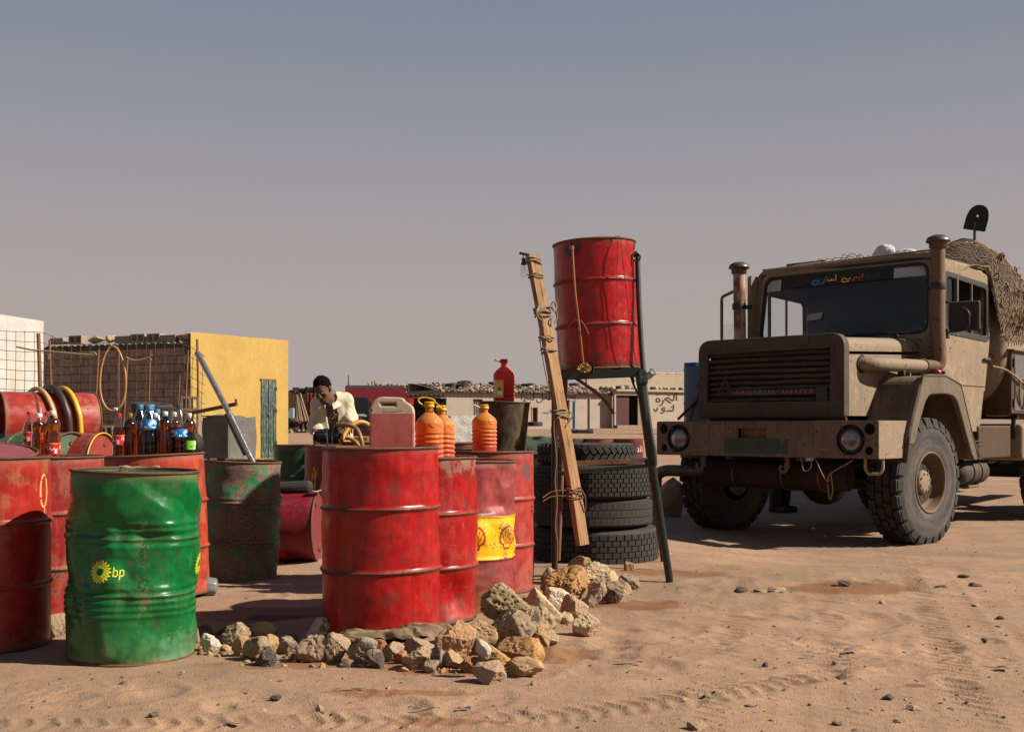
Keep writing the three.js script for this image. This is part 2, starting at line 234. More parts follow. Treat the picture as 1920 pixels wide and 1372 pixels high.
// paint of a drum: seamless round the drum, v upwards
function drumPaint(o) {
  const w = o.tw ?? 1024, h = w / 2 | 0, r = rng(o.seed * 97 + 5), sc = new Float32Array(w * h), S = o.seed * 3.7, hoops = o.hoops ?? [.335, .665];
  const N = (o.scratch ?? 140);
  for (let k = 0; k < N; k++) { let x = r() * w, y = r() * h, a = r() < .6 ? (r() - .5) * .5 : r() * 6.28; const L = 8 + r() * r() * 90 * w / 1024, st = .25 + r() * .75, cv = (r() - .5) * .04; for (let i = 0; i < L; i++) { x += cos(a); y += sin(a); a += cv; const q = ((y | 0) + h) % h * w + ((x | 0) + w) % w; sc[q] = max(sc[q], st * sin(i / L * PI)); } }
  const L = o.logo ? logoCanvas(w, h, x => o.logo(x, w, h)) : null, SC = o.deep ?? .56, dp = c => c && c.map(q => q * SC), base = dp(o.color), b2 = dp(o.color2 ?? o.color.map(c => c * .7)), fadeC = dp(o.fadeColor ?? [.5, .14, .10]);
  return tex(w, h, (u, v, c, i, j) => {
    const p = (u - .5) * 2 * PI, X = sin(p) * 1.8 + S, Z = cos(p) * 1.8, Y = v * 5.4;
    const a = fbm(X * .9, Y * .9, Z * .9, 4), b = fbm(X * 3.1, Y * 2.6, Z * 3.1, 4), f = n3(X * 14, Y * 14, Z * 14), st = fbm(X * 7, Y * .8, Z * 7, 3);
    let k = mix3(base, b2, clamp(.5 + a * 1.3 + st * .35)); const sh = 1 + b * .50 + f * .10 + st * .18; k = [k[0] * sh, k[1] * sh, k[2] * sh];
    if (o.fade) { const e = sstep(.02, .30, a * .8 + b * .6 + st * .35 + f * .12 + .02) * o.fade; k = mix3(k, fadeC, e); }
    if (L) { const q = ((h - 1 - j) * w + i) * 4, al = L[q + 3] / 255; if (al > 0) { const wr = o.logoWear ? 1 - sstep(.5 - o.logoWear, .62 - o.logoWear * .6, b * .9 + f * .35 + .25) : 1 - .25 * sstep(.15, .5, f * .6 + b); const s2 = 1 + b * .15; k = mix3(k, [pow(L[q] / 255, 2.2) * s2, pow(L[q + 1] / 255, 2.2) * s2, pow(L[q + 2] / 255, 2.2) * s2], al * wr); } }
    let hp = 0; for (const hv of hoops) hp = max(hp, gauss(v - hv, .006) * (o.hoopRust ?? .8) * sstep(-.5, .3, b + f * .4 + .25), .45 * gauss(v - hv + .013, .012) * (o.hoopRust ?? .8) * sstep(-.3, .5, b));
    const rs = (o.rust ?? .2), m1 = sstep(.62 - rs, .74 - rs, b * .7 + a * .55 + f * .28), edge = max(gauss(v - 1, .016), .8 * gauss(v, .02)) * sstep(-.3, .4, b + .1);
    const chip = sstep(.40, .50, f * .75 + b * .45) * (.3 + rs);
    let ru = max(hp, m1, edge * .9, chip * .85);
    const drip = sstep(.22, .5, fbm(X * 9, Y * .35, Z * 9, 3) + .25 * b) * (.25 + .5 * sstep(.25, 1, v)); k = mix3(k, k.map(q => q * .5), drip * (o.drip ?? .7));
    const gr = sstep(.13, .36, fbm(X * 2.2 + 40, Y * 1.6, Z * 2.2, 4) + .25 * f); k = mix3(k, [.045, .028, .022], gr * (o.grime ?? .52));
    const rc = mix3(o.rustColor ?? RUST, SOOT, clamp(.35 + f * .7 + a * .6)); k = mix3(k, rc, clamp(ru));
    k = mix3(k, dp(o.scratchColor ?? [.55, .28, .22]), sc[j * w + i] * .75 * (1 - ru));
    const du = clamp((o.dust ?? .35) * (exp(-v / .07) * (.55 + b) + .22 * sstep(.05, .5, a + st * .4) + .35 * gauss(v - .985, .02))); k = mix3(k, DUST, du);
    if (o.over) k = o.over(u, v, k, a, b, f) ?? k;
    c[0] = k[0]; c[1] = k[1]; c[2] = k[2]; c[3] = clamp(lerp(o.gloss ?? .36, .86, clamp(ru + du * .8)) + b * .12);
  }, { rough: w >= 1024 });
}
// flat facets with creases between them, as sheet metal crumples; closes round the drum
function facet(u, v, nu, nv, s) { const x = ((u % 1) + 1) % 1 * nu, y = v * nv, i = floor(x), j = floor(y), a = x - i, b = y - j, q = (di, dj) => h2((i + di) % nu, j + dj + 3, s) * 2 - 1; return a + b < 1 ? q(0, 0) + (q(1, 0) - q(0, 0)) * a + (q(0, 1) - q(0, 0)) * b : q(1, 1) + (q(0, 1) - q(1, 1)) * (1 - a) + (q(1, 0) - q(1, 1)) * (1 - b); }
function lay(t, mid, dir, roll = 0) { const d = dir.clone().normalize(), L = t.userData.len; t.quaternion.setFromUnitVectors(V(0, 1, 0), d).multiply(new THREE.Quaternion().setFromAxisAngle(V(0, 1, 0), roll)); t.position.copy(mid).addScaledVector(d, -L / 2); }
function drumShape(o) {
  const hoops = o.hoops ?? [.335, .665], S = o.seed * 5.3, lo = o.low ? 1 : 0, dents = o.dents ?? [];
  const rad = (u, v) => {
    const p = (u - .5) * 2 * PI; let R = o.r * (1 + (o.bulge ?? .015) * sin(PI * clamp(v)) );
    for (const hv of hoops) R += (o.hoopH ?? .011) * gauss(v - hv, .0085) + (o.sideRib ?? 0) * (gauss(v - hv - .035, .008) + gauss(v - hv + .035, .008));
    for (const q of o.ribs ?? []) R += q[1] * gauss(v - q[0], .009);
    const e = sstep(0, .06, v) * sstep(1, .94, v), e2 = .25 + .75 * e;
    for (const [du, dv, su, sv, dp, sharp] of dents) { let dd = u - du; dd -= Math.round(dd); const q = (dd / su) ** 2 + ((v - dv) / sv) ** 2; R -= dp * (sharp ? max(0, 1 - sqrt(q)) * (q < 1 ? 1 : 0) : exp(-q)) * (sharp ? 1 : e2); }
    if (o.facet) { const wv = .06 * n3(u * 9 + S, v * 5, 3.1); R += o.facet * e * facet(u + wv * .5, v + wv, o.fu ?? 11, o.fv ?? 6, o.seed); }
    const x = sin(p) * 1.2 + S, z = cos(p) * 1.2, y = v * 3.4;
    if (o.crumple) R += o.crumple * e * (ridge(x * 1.1, y * 1.0, z * 1.1, 3) - .15);
    R += (o.wave ?? .004) * fbm(x * 1.3, y * 1.1, z * 1.3, 3) * (.4 + .6 * e);
    return R;
  };
  return rad;
}
const drumGroup = 'oil drums set out as a roadside fuel stand';
function drum(o) {
  const rad = drumShape(o), hoops = o.hoops ?? [.335, .665], nu = o.nu ?? 128, vs = [];
  for (let i = 0; i <= (o.nv ?? 64); i++) vs.push(i / (o.nv ?? 64)); for (const hv of hoops) for (let k = -7; k <= 7; k++) vs.push(hv + k * .004); vs.sort((a, b) => a - b);
  const H = o.h, sx = o.sx ?? 1, yoff = (u, v) => v * H + (o.crumple ? .25 * o.crumple * n3(sin(u * 6.283) * 1.5 + o.seed, v * 3, cos(u * 6.283) * 1.5) * sstep(0, .2, v) : 0);
  const at = (u, v, k = 1, dy = 0) => { const p = (u - .5) * 2 * PI, R = rad(u, v) * k; return [sin(p) * R * sx, yoff(u, v) + dy, cos(p) * R]; };
  const body = gridGeo(nu, vs.length - 1, (u, t) => at(u, vs[Math.round(t * (vs.length - 1))]), true);
  { const uv = body.attributes.uv, n = nu + 1; vs.forEach((v, j) => { for (let i = 0; i < n; i++) uv.setY(j * n + i, v); }); }
  const t = thing(o.name ?? 'oil_drum', o.label, 'oil drum', o.pos, 0, o.group); t.userData.len = H; t.rotation.set(o.rx ?? 0, o.ry ?? 0, o.rz ?? 0, 'YXZ');
  const pt = drumPaint(o), mat = std([1, 1, 1], { t: pt, phys: true, roughness: pt.roughnessMap ? 1 : .55, clearcoat: .04, clearcoatRoughness: .3, specularIntensity: .6, side: THREE.DoubleSide });
  part(t, 'body', body, mat);
  const lidMat = std((o.lidColor ?? o.color.map(c => c * .9 + .02)).map(c => c * .72), { t: T_grime, roughness: .75 });
  const kk = [0, .25, .5, .75, .9, .962, .964, .992], kd = [-.014, -.014, -.013, -.014, -.014, -.014, -.006, -.002];
  for (const top of o.open ? [0] : [1, 0]) { const g = gridGeo(64, 7, (u, s) => { const i = Math.round(s * 7), q = at(u, top ? 1 : 0, kk[i], top ? kd[i] : -kd[i]); q[1] += top ? .004 * n3(q[0] * 7 + o.seed, 1, q[2] * 7) - (o.lidDent ?? 0) * gauss(hypot(q[0] - .05, q[2]), .12) : 0; return q; }); const uv = g.attributes.uv, p = g.attributes.position; for (let i = 0; i < p.count; i++) uv.setXY(i, p.getX(i), p.getZ(i)); part(t, top ? 'lid' : 'base', g, top ? Object.assign(lidMat.clone(), { side: THREE.DoubleSide }) : M_rim); }
  for (const v of [1, 0]) part(t, v ? 'top_rim' : 'bottom_rim', tube(Array.from({ length: 40 }, (_, i) => V(...at(i / 40, v, 1.004, v ? .003 : .006))), .0075, 120, 7, true), o.rimMat ?? M_rim);
  if (!o.open) for (const [a, b, q] of [[.5, .68, .032], [.0, .66, .02]]) { const p = at(a + (o.bung ?? .1), 1, b); part(t, 'bung', lathe([[0, .006], [q * .6, .006], [q * .62, .012], [q, .012], [q, 0]], 20).translate(p[0], p[1] - .014, p[2]), M_rim); }
  return t;
}
const GREEN = [.010, .19, .050];
const at = (px, s, dy = 0) => { const D = FOC / s, x = PX(px, D); return V(x, gh(x, D) + dy, -D); };
function sunflower(x, cx, cy, R, col = '#dcbf1c') { for (const [n, r1, r0, rot] of [[18, R, R * .62, 0], [18, R * .8, R * .5, .17], [14, R * .6, R * .34, 0]]) for (let k = 0; k < n; k++) { const a = k / n * 6.283 + rot; x.save(); x.translate(cx, cy); x.rotate(a); x.beginPath(); x.moveTo(r0 * .8, 0); x.quadraticCurveTo(r0, -R * .26, r1, 0); x.quadraticCurveTo(r0, R * .26, r0 * .8, 0); x.fillStyle = n === 14 ? '#b7c81e' : col; x.fill(); x.lineWidth = R * .03; x.strokeStyle = '#17632d'; x.stroke(); x.restore(); } x.beginPath(); x.arc(cx, cy, R * .26, 0, 7); x.fillStyle = '#123d1e'; x.fill(); }
function shellMark(x, cx, cy, R) {
  const out = () => { x.beginPath(); x.moveTo(cx - R * .38, cy + R * .98); x.lineTo(cx + R * .38, cy + R * .98); x.lineTo(cx + R * .44, cy + R * .62); x.lineTo(cx + R * .72, cy + R * .5); x.bezierCurveTo(cx + R * 1.0, cy + R * .1, cx + R * .75, cy - R * .98, cx, cy - R); x.bezierCurveTo(cx - R * .75, cy - R * .98, cx - R * 1.0, cy + R * .1, cx - R * .72, cy + R * .5); x.lineTo(cx - R * .44, cy + R * .62); x.closePath(); };
  out(); x.fillStyle = '#d9a80f'; x.fill(); x.lineWidth = R * .17; x.lineJoin = 'round'; x.strokeStyle = '#a0262c'; x.stroke();
  x.lineWidth = R * .07; for (const a of [-.62, -.36, -.12, .12, .36, .62]) { x.beginPath(); x.moveTo(cx + a * R * .38, cy + R * .6); x.lineTo(cx + a * R * 1.12, cy - R * (.82 - abs(a) * .55)); x.stroke(); }
}
// the green drum in front
drum({ seed: 1, label: 'dented glossy green oil drum with yellow sunflower emblem in the left foreground', pos: at(245, 405), r: .281, h: .848, rz: -.026, color: [.005, .19, .042], color2: [.004, .145, .036], lidColor: [.02, .10, .05], nu: 220, nv: 150, tw: 2048, gloss: .26, rust: .10, hoopRust: .30, scratch: 60, scratchColor: [.2, .4, .25], dust: .42, hoopH: .009, bulge: .006, hoops: [.36, .655],
  ribs: [[.70, .006], [.735, .006], [.615, .004], [.325, .007], [.29, .007], [.255, .006], [.40, .004]], crumple: .005, wave: .006, facet: .014, fu: 14, fv: 9,
  dents: [[.565, .60, .05, .22, .030], [.50, .70, .07, .06, .030], [.61, .66, .05, .035, .022], [.60, .86, .06, .10, .012], [.53, .42, .035, .16, .022], [.43, .55, .05, .2, .016], [.63, .18, .05, .10, .016], [.55, .2, .08, .08, .014], [.70, .78, .05, .08, .02], [.38, .8, .08, .1, .014], [.515, .655, .02, .05, .02]],
  logo: (x, w, h) => { sunflower(x, w * .467, h * .512, h * .064); x.fillStyle = '#cdbb22'; x.font = `${h * .066 | 0}px sans-serif`; x.save(); x.translate(w * .4985, h * .535); x.scale(.80, 1); x.fillText('bp', 0, 0); x.restore(); sunflower(x, w * .775, h * .50, h * .064); },
  over: (u, v, k, a, b, f) => { const p = sstep(.0, .10, .19 - v + .12 * b + .06 * f) * sstep(.60, .66, u + .04 * b); if (p > 0) k = mix3(k, [.10, .25, .14], p * .38); const e = gauss(u - .573 - .03 * b, .012) * sstep(.05, .3, v) * (v < .75 ? 1 : .2) * sstep(-.05, .25, f * .5 + b); return mix3(k, [.16, .10, .06], clamp(e * .5)); } });
// red drum at the left edge, and the loose lid on it
drum({ seed: 2, label: 'red oil drum cut off by the left edge of the photograph, half in shadow', pos: at(-24, 387), r: .282, h: .905, color: [.50, .034, .020], color2: [.40, .016, .014], rust: .16, fade: .45, fadeColor: [.45, .16, .06], lidColor: [.45, .07, .06], hoopRust: .7,
  logo: (x, w, h) => { x.strokeStyle = 'rgba(190,160,105,.85)'; x.lineWidth = h * .013; x.setLineDash([h * .09, h * .006, h * .05, h * .012]); x.beginPath(); x.ellipse(w * .735, h * .175, w * .016, h * .085, .06, 0, 7); x.stroke(); x.lineWidth = h * .01; x.beginPath(); x.moveTo(w * .737, h * .26); x.lineTo(w * .738, h * .30); x.stroke(); } });
// rusty red drum behind it
drum({ seed: 3, label: 'blotchy rust-stained red drum carrying the four bottles nearest the left edge', pos: at(92, 340), r: .283, h: .885, color: [.46, .03, .028], color2: [.38, .045, .04], rust: .40, rustColor: [.14, .085, .07], fade: .5, lidColor: [.20, .13, .10], hoopRust: .9 });
// squashed drum with the many bottles
drum({ seed: 4, label: 'orange-red squashed drum behind the green sunflower drum, crowded with bottles', pos: at(292, 298, .012), r: .282, h: .87, sx: 1.17, rz: .045, color: [.60, .075, .030], color2: [.50, .045, .022], rust: .20, fade: .35, fadeColor: [.58, .17, .07], dust: .55, lidColor: [.50, .10, .085], hoopRust: .8 });
// rusty drum with traces of green
drum({ seed: 5, label: 'brown rusted drum with flakes of green paint, a silver pipe leaning in it', pos: at(445, 256), r: .284, h: .855, rz: -.035, open: true, color: [.02, .24, .085], color2: [.02, .17, .07], rust: .83, deep: .75, rustColor: [.19, .115, .082], gloss: .42, hoopRust: .5, hoopH: .012, sideRib: .007, dust: .3, nu: 160, nv: 90, crumple: .004, facet: .012, wave: .010, dents: [[.52, .84, .09, .12, .022], [.63, .25, .06, .2, .016], [.46, .18, .1, .1, .014]],
  logo: (x, w, h) => sunflower(x, w * .585, h * .50, h * .058, '#d9c258'), logoWear: .2 });
// big red drum in the middle
drum({ seed: 6, label: 'large clean red oil drum in the middle foreground carrying the pink jerrycan', pos: at(716, 372, .015), r: .287, h: .91, rz: .008, color: [.52, .008, .009], color2: [.42, .012, .013], rust: .10, fade: .22, fadeColor: [.62, .03, .018], gloss: .30, hoopRust: 1.1, bulge: .032, nu: 200, nv: 110, tw: 2048, scratch: 420, scratchColor: [.72, .16, .10], dust: .14, lidColor: [.42, .10, .07], wave: .010, hoops: [.345, .68], dents: [[.585, .80, .07, .07, .010], [.56, .32, .06, .18, .007], [.66, .2, .06, .1, .008], [.48, .55, .05, .10, .006], [.61, .60, .04, .09, .009], [.44, .85, .06, .06, .006]], facet: .004, fu: 12, fv: 7,
  over: (u, v, k, a, b, f) => mix3(k, [.06, .03, .025], .6 * sstep(.34, .62, gauss(v - .965, .035) * .5 + b * .75 + f * .2 - .35 * sstep(.48, .6, u))) });
drum({ seed: 7, label: 'red drum with scraped grey top edge just right of the big clean red drum', pos: at(793, 350, 0), r: .284, h: .85, rz: .0, color: [.52, .008, .009], color2: [.40, .011, .013], rust: .14, gloss: .28, fade: .12, scratch: 260, hoopRust: .8, bulge: .03, dust: .2, nu: 160, nv: 100, lidColor: [.38, .08, .06], dents: [[.615, .17, .055, .10, .045], [.70, .1, .05, .1, .03], [.62, .78, .08, .1, .012], [.66, .52, .04, .1, .012]], facet: .005, fu: 12, fv: 7,
  over: (u, v, k, a, b, f) => mix3(k, [.16, .12, .09], .8 * sstep(.30, .55, gauss(v - .97, .06) * .5 + b * .8 + f * .25)) });
// crumpled drum with the yellow band
drum({ seed: 8, label: 'crumpled pinkish red drum with a yellow band and red scallop emblem', pos: at(868, 325, 0), r: .284, h: .845, color: [.44, .075, .075], color2: [.33, .05, .06], rust: .12, gloss: .5, hoopRust: .35, hoopH: .008, hoops: [.36, .645], nu: 200, nv: 120, crumple: .008, facet: .022, fu: 12, fv: 7, wave: .010, rz: -.02, dust: .35, lidColor: [.3, .07, .06], dents: [[.62, .82, .04, .16, .035], [.66, .70, .06, .06, .02], [.72, .88, .06, .08, .025]],
  logo: (x, w, h) => { x.fillStyle = '#d6a40e'; x.fillRect(0, h * .355, w, h * .285); for (let k = 0; k < 8; k++) shellMark(x, w * (.050 + k * .122), h * .497, h * .076); }, logoWear: .02,
  over: (u, v, k, a, b, f) => mix3(k, [.20, .075, .03], .9 * sstep(.0, .12, .30 - v + .16 * b) * sstep(.66, .55, u + .1 * a)) });
drum({ seed: 9, label: 'faded red drum with a dark scuff near its rim, carrying the metal bucket', pos: at(918, 290), r: .284, h: .885, color: [.52, .055, .042], color2: [.46, .035, .03], rust: .13, gloss: .5, fade: .55, fadeColor: [.52, .13, .09], scratch: 300, hoopRust: .8, dust: .3, lidColor: [.40, .17, .10], 
  over: (u, v, k, a, b, f) => mix3(k, [.07, .06, .055], .9 * sstep(.34, .48, gauss(u - .655, .035) * gauss(v - .87, .07) * .55 + b * .7 + f * .15)) });
// drums behind
drum({ seed: 10, tw: 512, nu: 80, nv: 40, label: 'dark green drum in shade beside the pump drum in the background row', pos: at(569, 194), r: .284, h: .87, color: [.012, .10, .035], rust: .34, lidColor: [.25, .26, .2] });
const pumpDrum = drum({ seed: 11, tw: 512, nu: 80, nv: 40, label: 'maroon drum under the electric fuel pump with yellow chalk marks on it', pos: at(632, 210), r: .284, h: .885, color: [.33, .022, .022], color2: [.22, .02, .02], rust: .25, lidColor: [.2, .06, .05], logo: (x, w, h) => { x.strokeStyle = '#c79a2a'; x.lineWidth = 4; x.beginPath(); x.moveTo(w * .40, h * .20); x.lineTo(w * .412, h * .33); x.lineTo(w * .404, h * .42); x.moveTo(w * .424, h * .22); x.lineTo(w * .408, h * .33); x.moveTo(w * .39, h * .26); x.lineTo(w * .39, h * .36); x.stroke(); } });
drum({ seed: 12, tw: 512, nu: 80, nv: 40, label: 'bright red drum with a yellow dusty lid behind the pink jerrycan', pos: at(690, 200), r: .284, h: .905, color: [.50, .03, .024], rust: .2, lidColor: [.62, .42, .16] });
// drum lying down behind the middle
{ const t = drum({ seed: 13, tw: 1024, nu: 128, label: 'crimson drum lying on its side behind the rusty drum', pos: [0, 0, 0], r: .284, h: .88, color: [.30, .018, .034], color2: [.24, .012, .022], rust: .16, fade: .35, fadeColor: [.34, .05, .06], dust: .2, lidColor: [.30, .05, .06], over: (u, v, k, a, b, f) => mix3(k, [.52, .03, .018], .8 * sstep(.1, .4, gauss(v - .55, .16) * .7 * sstep(.3, .7, .5 + .5 * cos((u - .62) * 6.28)) + b * .4 - .15)) });
  const D = 9.12, c = P(598, 988, D); lay(t, V(c.x - .44, gh(c.x - .44, D) + .284, c.z - .03), V(1, 0, .06), 1.2); }
// the heap of lying drums on the left
const heap = [];
for (const [px, py, D, nx, nz, seed, col, lab, lid] of [[133, 869, 10.3, .91, .41, 14, [.05, .19, .08], 'green drum lying with its dusty end showing, under the open red drum', [.13, .19, .12]], [192, 869, 10.5, .98, .17, 15, [.40, .03, .022], 'red drum lying in the heap, its end edged with bright yellow', [.44, .06, .045]]]) {
  const t = drum({ seed, tw: 512, nu: 80, nv: 40, label: lab, pos: [0, 0, 0], r: .285, h: .86, color: col, rust: .2, fade: .3, fadeColor: [.25, .2, .12], dust: .5, lidColor: lid, ...(seed === 15 ? { rimMat: std([.62, .40, .03], { roughness: .6 }) } : {}) });
  const c = P(px, py, D), n = V(nx, 0, nz).normalize(); lay(t, c.addScaledVector(n, -.43), n, .5); heap.push(t);
}
for (const [dx, dz] of [[-.30, -.16], [.26, .02]]) { const t = copy(heap[0], dx < 0 ? 'weathered drum in the lower row of the heap, the left one' : 'weathered drum in the lower row of the heap, the right one', [0, 0, 0], 0, 'lower drums of the heap'); t.quaternion.copy(heap[0].quaternion); t.position.copy(heap[0].position).add(V(dx + .2, -.42, dz)); }
{ // the large red drum across the heap
  const t = drum({ seed: 17, label: 'open red drum lying across the heap with three hoses over it', pos: [0, 0, 0], r: .287, h: .88, open: true, color: [.48, .045, .03], color2: [.42, .03, .025], rust: .26, fade: .45, fadeColor: [.42, .16, .09], hoopRust: .8, dust: .4 });
  const c = P(88, 791, 10.9); lay(t, c, V(-.8, 0, .6), .4);
}
// ---------------------------------------------------------------- bottles, jugs, cans
const M_pet = new THREE.MeshPhysicalMaterial({ color: lin(.93, .95, .95), transmission: 1, thickness: 0, roughness: .08, ior: 1.45, specularIntensity: 1 });
const M_petBlue = new THREE.MeshPhysicalMaterial({ color: lin(.72, .85, .93), transmission: 1, thickness: 0, roughness: .1, ior: 1.45 });
const liquid = (c, d) => new THREE.MeshPhysicalMaterial({ color: lin(1, .95, .9), transmission: 1, thickness: .06, roughness: .05, ior: 1.36, attenuationColor: lin(...c), attenuationDistance: d });
const L_amber = liquid([.52, .14, .02], .060), L_dark = liquid([.36, .10, .025], .040), L_red = liquid([.42, .06, .02], .035);
const capMat = {}; const cap = c => capMat[c] ??= std({ red: [.5, .015, .015], white: [.72, .70, .66], blue: [.06, .26, .46], gold: [.30, .16, .035], dark: [.04, .06, .07], yellow: [.75, .42, .01] }[c], { roughness: .4 });
function labelTex(w, h, draw) { const c = document.createElement('canvas'); c.width = w; c.height = h; draw(c.getContext('2d'), w, h); const t = new THREE.CanvasTexture(c); t.colorSpace = THREE.SRGBColorSpace; t.magFilter = THREE.LinearFilter; return t; }
const wavy = (x, y, w, n) => { x.beginPath(); x.moveTo(y[0], y[1]); for (let i = 1; i <= n; i++) x.lineTo(y[0] + w * i / n, y[1] + (i % 2 ? -1 : 1) * w * .05); x.stroke(); };
const LBL = {
  red: labelTex(512, 128, (x, w, h) => { x.fillStyle = '#a3121d'; x.fillRect(0, 0, w, h); for (let k = 0; k < 3; k++) { const o = k * 171; x.strokeStyle = '#f0e2dc'; x.lineWidth = 6; x.beginPath(); x.moveTo(o + 20, 70); x.bezierCurveTo(o + 30, 20, o + 60, 30, o + 50, 62); x.bezierCurveTo(o + 60, 110, o + 90, 60, o + 82, 44); x.bezierCurveTo(o + 90, 90, o + 120, 90, o + 128, 50); x.stroke(); x.fillStyle = '#d9a21e'; x.fillRect(o + 10, 8, 150, 7); x.fillStyle = '#eee'; x.fillRect(o + 132, 66, 30, 48); x.fillStyle = '#334'; for (let i = 0; i < 7; i++) x.fillRect(o + 135 + i * 4, 68, 2, 44); } }),
  blue: labelTex(512, 128, (x, w, h) => { x.fillStyle = '#1b5f9c'; x.fillRect(0, 0, w, h); for (let k = 0; k < 3; k++) { const o = k * 171; x.fillStyle = '#7fc0dd'; x.beginPath(); x.ellipse(o + 105, 66, 56, 52, 0, 0, 7); x.fill(); x.fillStyle = '#0d3f86'; x.beginPath(); x.moveTo(o + 70, 96); x.lineTo(o + 100, 52); x.lineTo(o + 140, 98); x.fill(); x.strokeStyle = '#c83a34'; x.lineWidth = 9; x.beginPath(); x.moveTo(o + 66, 48); x.bezierCurveTo(o + 85, 14, o + 110, 20, o + 124, 34); x.lineTo(o + 142, 30); x.stroke(); x.fillStyle = '#e8eef2'; x.fillRect(o + 8, 92, 10, 24); x.fillRect(o + 26, 96, 8, 20); } }),
  green: labelTex(512, 128, (x, w, h) => { x.fillStyle = '#63b81f'; x.fillRect(0, 0, w, h); for (let k = 0; k < 3; k++) { const o = k * 171; x.fillStyle = '#e9efe2'; x.beginPath(); x.arc(o + 100, 38, 28, 0, 7); x.fill(); x.strokeStyle = '#3b8ac0'; x.lineWidth = 7; x.beginPath(); x.arc(o + 100, 38, 18, .5, 5.2); x.stroke(); x.fillStyle = '#7a1c22'; x.beginPath(); x.ellipse(o + 34, 84, 22, 9, .2, 0, 7); x.fill(); x.fillStyle = '#e8e3c0'; x.beginPath(); x.arc(o + 84, 104, 16, 0, 7); x.fill(); x.fillStyle = '#b03b2e'; x.beginPath(); x.arc(o + 128, 92, 9, 0, 7); x.fill(); } }),
};
const M_lbl = Object.fromEntries(Object.entries(LBL).map(([k, t]) => [k, new THREE.MeshStandardMaterial({ map: t, roughness: .45 })]));
const inset = (pts, d) => pts.map(([r, y]) => [max(0, r - d), y]);
const PROFILES = {   // radius, height for a 0.3 m bottle; k = body radius
  waist: [[0, .004], [.026, .004], [.037, .008], [.040, .025], [.039, .045], [.0405, .08], [.041, .12], [.039, .15], [.0345, .172], [.0350, .185], [.040, .205], [.0405, .222], [.036, .242], [.026, .26], [.0155, .272], [.0135, .282], [.0135, .292]],
  coke: [[0, .004], [.024, .004], [.035, .010], [.038, .03], [.036, .05], [.0375, .09], [.0385, .12], [.0385, .175], [.037, .195], [.030, .222], [.021, .25], [.0148, .272], [.0135, .282], [.0135, .292]],
  cone: [[0, .004], [.028, .004], [.040, .010], [.042, .03], [.0405, .034], [.042, .045], [.042, .07], [.0405, .075], [.042, .085], [.042, .112], [.041, .116], [.041, .165], [.042, .17], [.041, .19], [.036, .215], [.027, .243], [.0175, .27], [.0138, .282], [.0138, .292]],
  ring: [[0, .004], [.028, .004], [.040, .008], [.041, .02], ...Array.from({ length: 14 }, (_, i) => [.040 + (i % 2 ? .0016 : 0), .028 + i * .0085]), [.041, .15], [.037, .175], [.036, .183], [.0405, .205], [.0405, .222], [.035, .243], [.025, .258], [.017, .268], [.0160, .292]],
};
function bottle(px, yTop, yBase, base, o) {
  const D = base.D, s = FOC / D, H = (yBase - yTop) / s, k = H / .305, w = (o.w ?? 1) * 1.14, X = PX(px, D);
  const pr = PROFILES[o.shape].map(([r, y]) => [r * k * w, y * k]), fill = o.fill * k * .3, mat = o.blue ? M_petBlue : M_pet;
  const t = thing('bottle', o.label, 'bottle', [X, base.y, -D], o.ry ?? 0, 'bottles of fuel standing on the drums');
  part(t, 'shell', lathe(pr, 36), mat);
  const inn = inset(pr, .0022 * k).filter(p => p[1] <= fill); const rIn = y => { for (let i = 1; i < pr.length; i++) if (pr[i][1] >= y && pr[i][1] > pr[i - 1][1]) { const q = (y - pr[i - 1][1]) / (pr[i][1] - pr[i - 1][1]); return lerp(pr[i - 1][0], pr[i][0], q) - .0022 * k; } return .01; };
  inn[0] = [0, .0065 * k]; if (inn[1]) inn[1][1] = .0065 * k; inn.push([rIn(fill), fill], [0, fill]); part(t, 'liquid', lathe(inn, 36), o.liq);
  const rn = pr[pr.length - 1][0] + .0022; part(t, 'cap', merge([lathe([[rn, .287 * k], [rn + .0008, .289 * k], [rn + .0008, .305 * k], [rn - .001, .308 * k], [0, .309 * k]], 28), lathe([[rn - .001, .279 * k], [rn + .002, .279 * k], [rn + .002, .283 * k], [rn - .001, .283 * k]], 24)]), cap(o.cap));
  if (o.lbl) { const [y0, y1] = o.band, pts = []; for (let i = 0; i <= 6; i++) { const y = lerp(y0, y1, i / 6) * k; pts.push([rIn(y) + .0022 * k + .0009, y]); } part(t, 'label', lathe(pts, 36), M_lbl[o.lbl]); }
  return t;
}
const deckB = { D: 6.15, y: .8735 }, deckC = D => ({ D, y: .860 });
bottle(55, 765, 852, { D: 6.22, y: .8735 }, { shape: 'coke', fill: .80, liq: L_amber, cap: 'red', lbl: 'red', band: [.105, .180], ry: 2.6, label: 'amber bottle with red cap and red label, leftmost bottle of all' });
bottle(72, 768, 853, { D: 6.1, y: .8735 }, { shape: 'ring', w: 1.02, fill: .84, liq: L_amber, cap: 'white', label: 'ribbed unlabelled amber bottle with wide white cap, at the left' });
bottle(87, 765, 851, { D: 6.30, y: .8735 }, { shape: 'coke', w: .8, fill: .70, liq: L_amber, cap: 'red', label: 'red capped bottle mostly hidden between two white capped bottles at the left' });
bottle(98, 762, 852, { D: 6.13, y: .8735 }, { shape: 'waist', fill: .86, liq: L_amber, cap: 'white', lbl: 'red', band: [.030, .105], ry: 1.1, label: 'waisted amber bottle with white cap and low red label, right of the left four' });
bottle(222, 772, 856, { D: 6.93, y: .851 }, { shape: 'coke', fill: .72, liq: L_dark, cap: 'red', lbl: 'red', band: [.095, .165], ry: .5, label: 'red capped bottle with red label, leftmost on the crowded drum' });
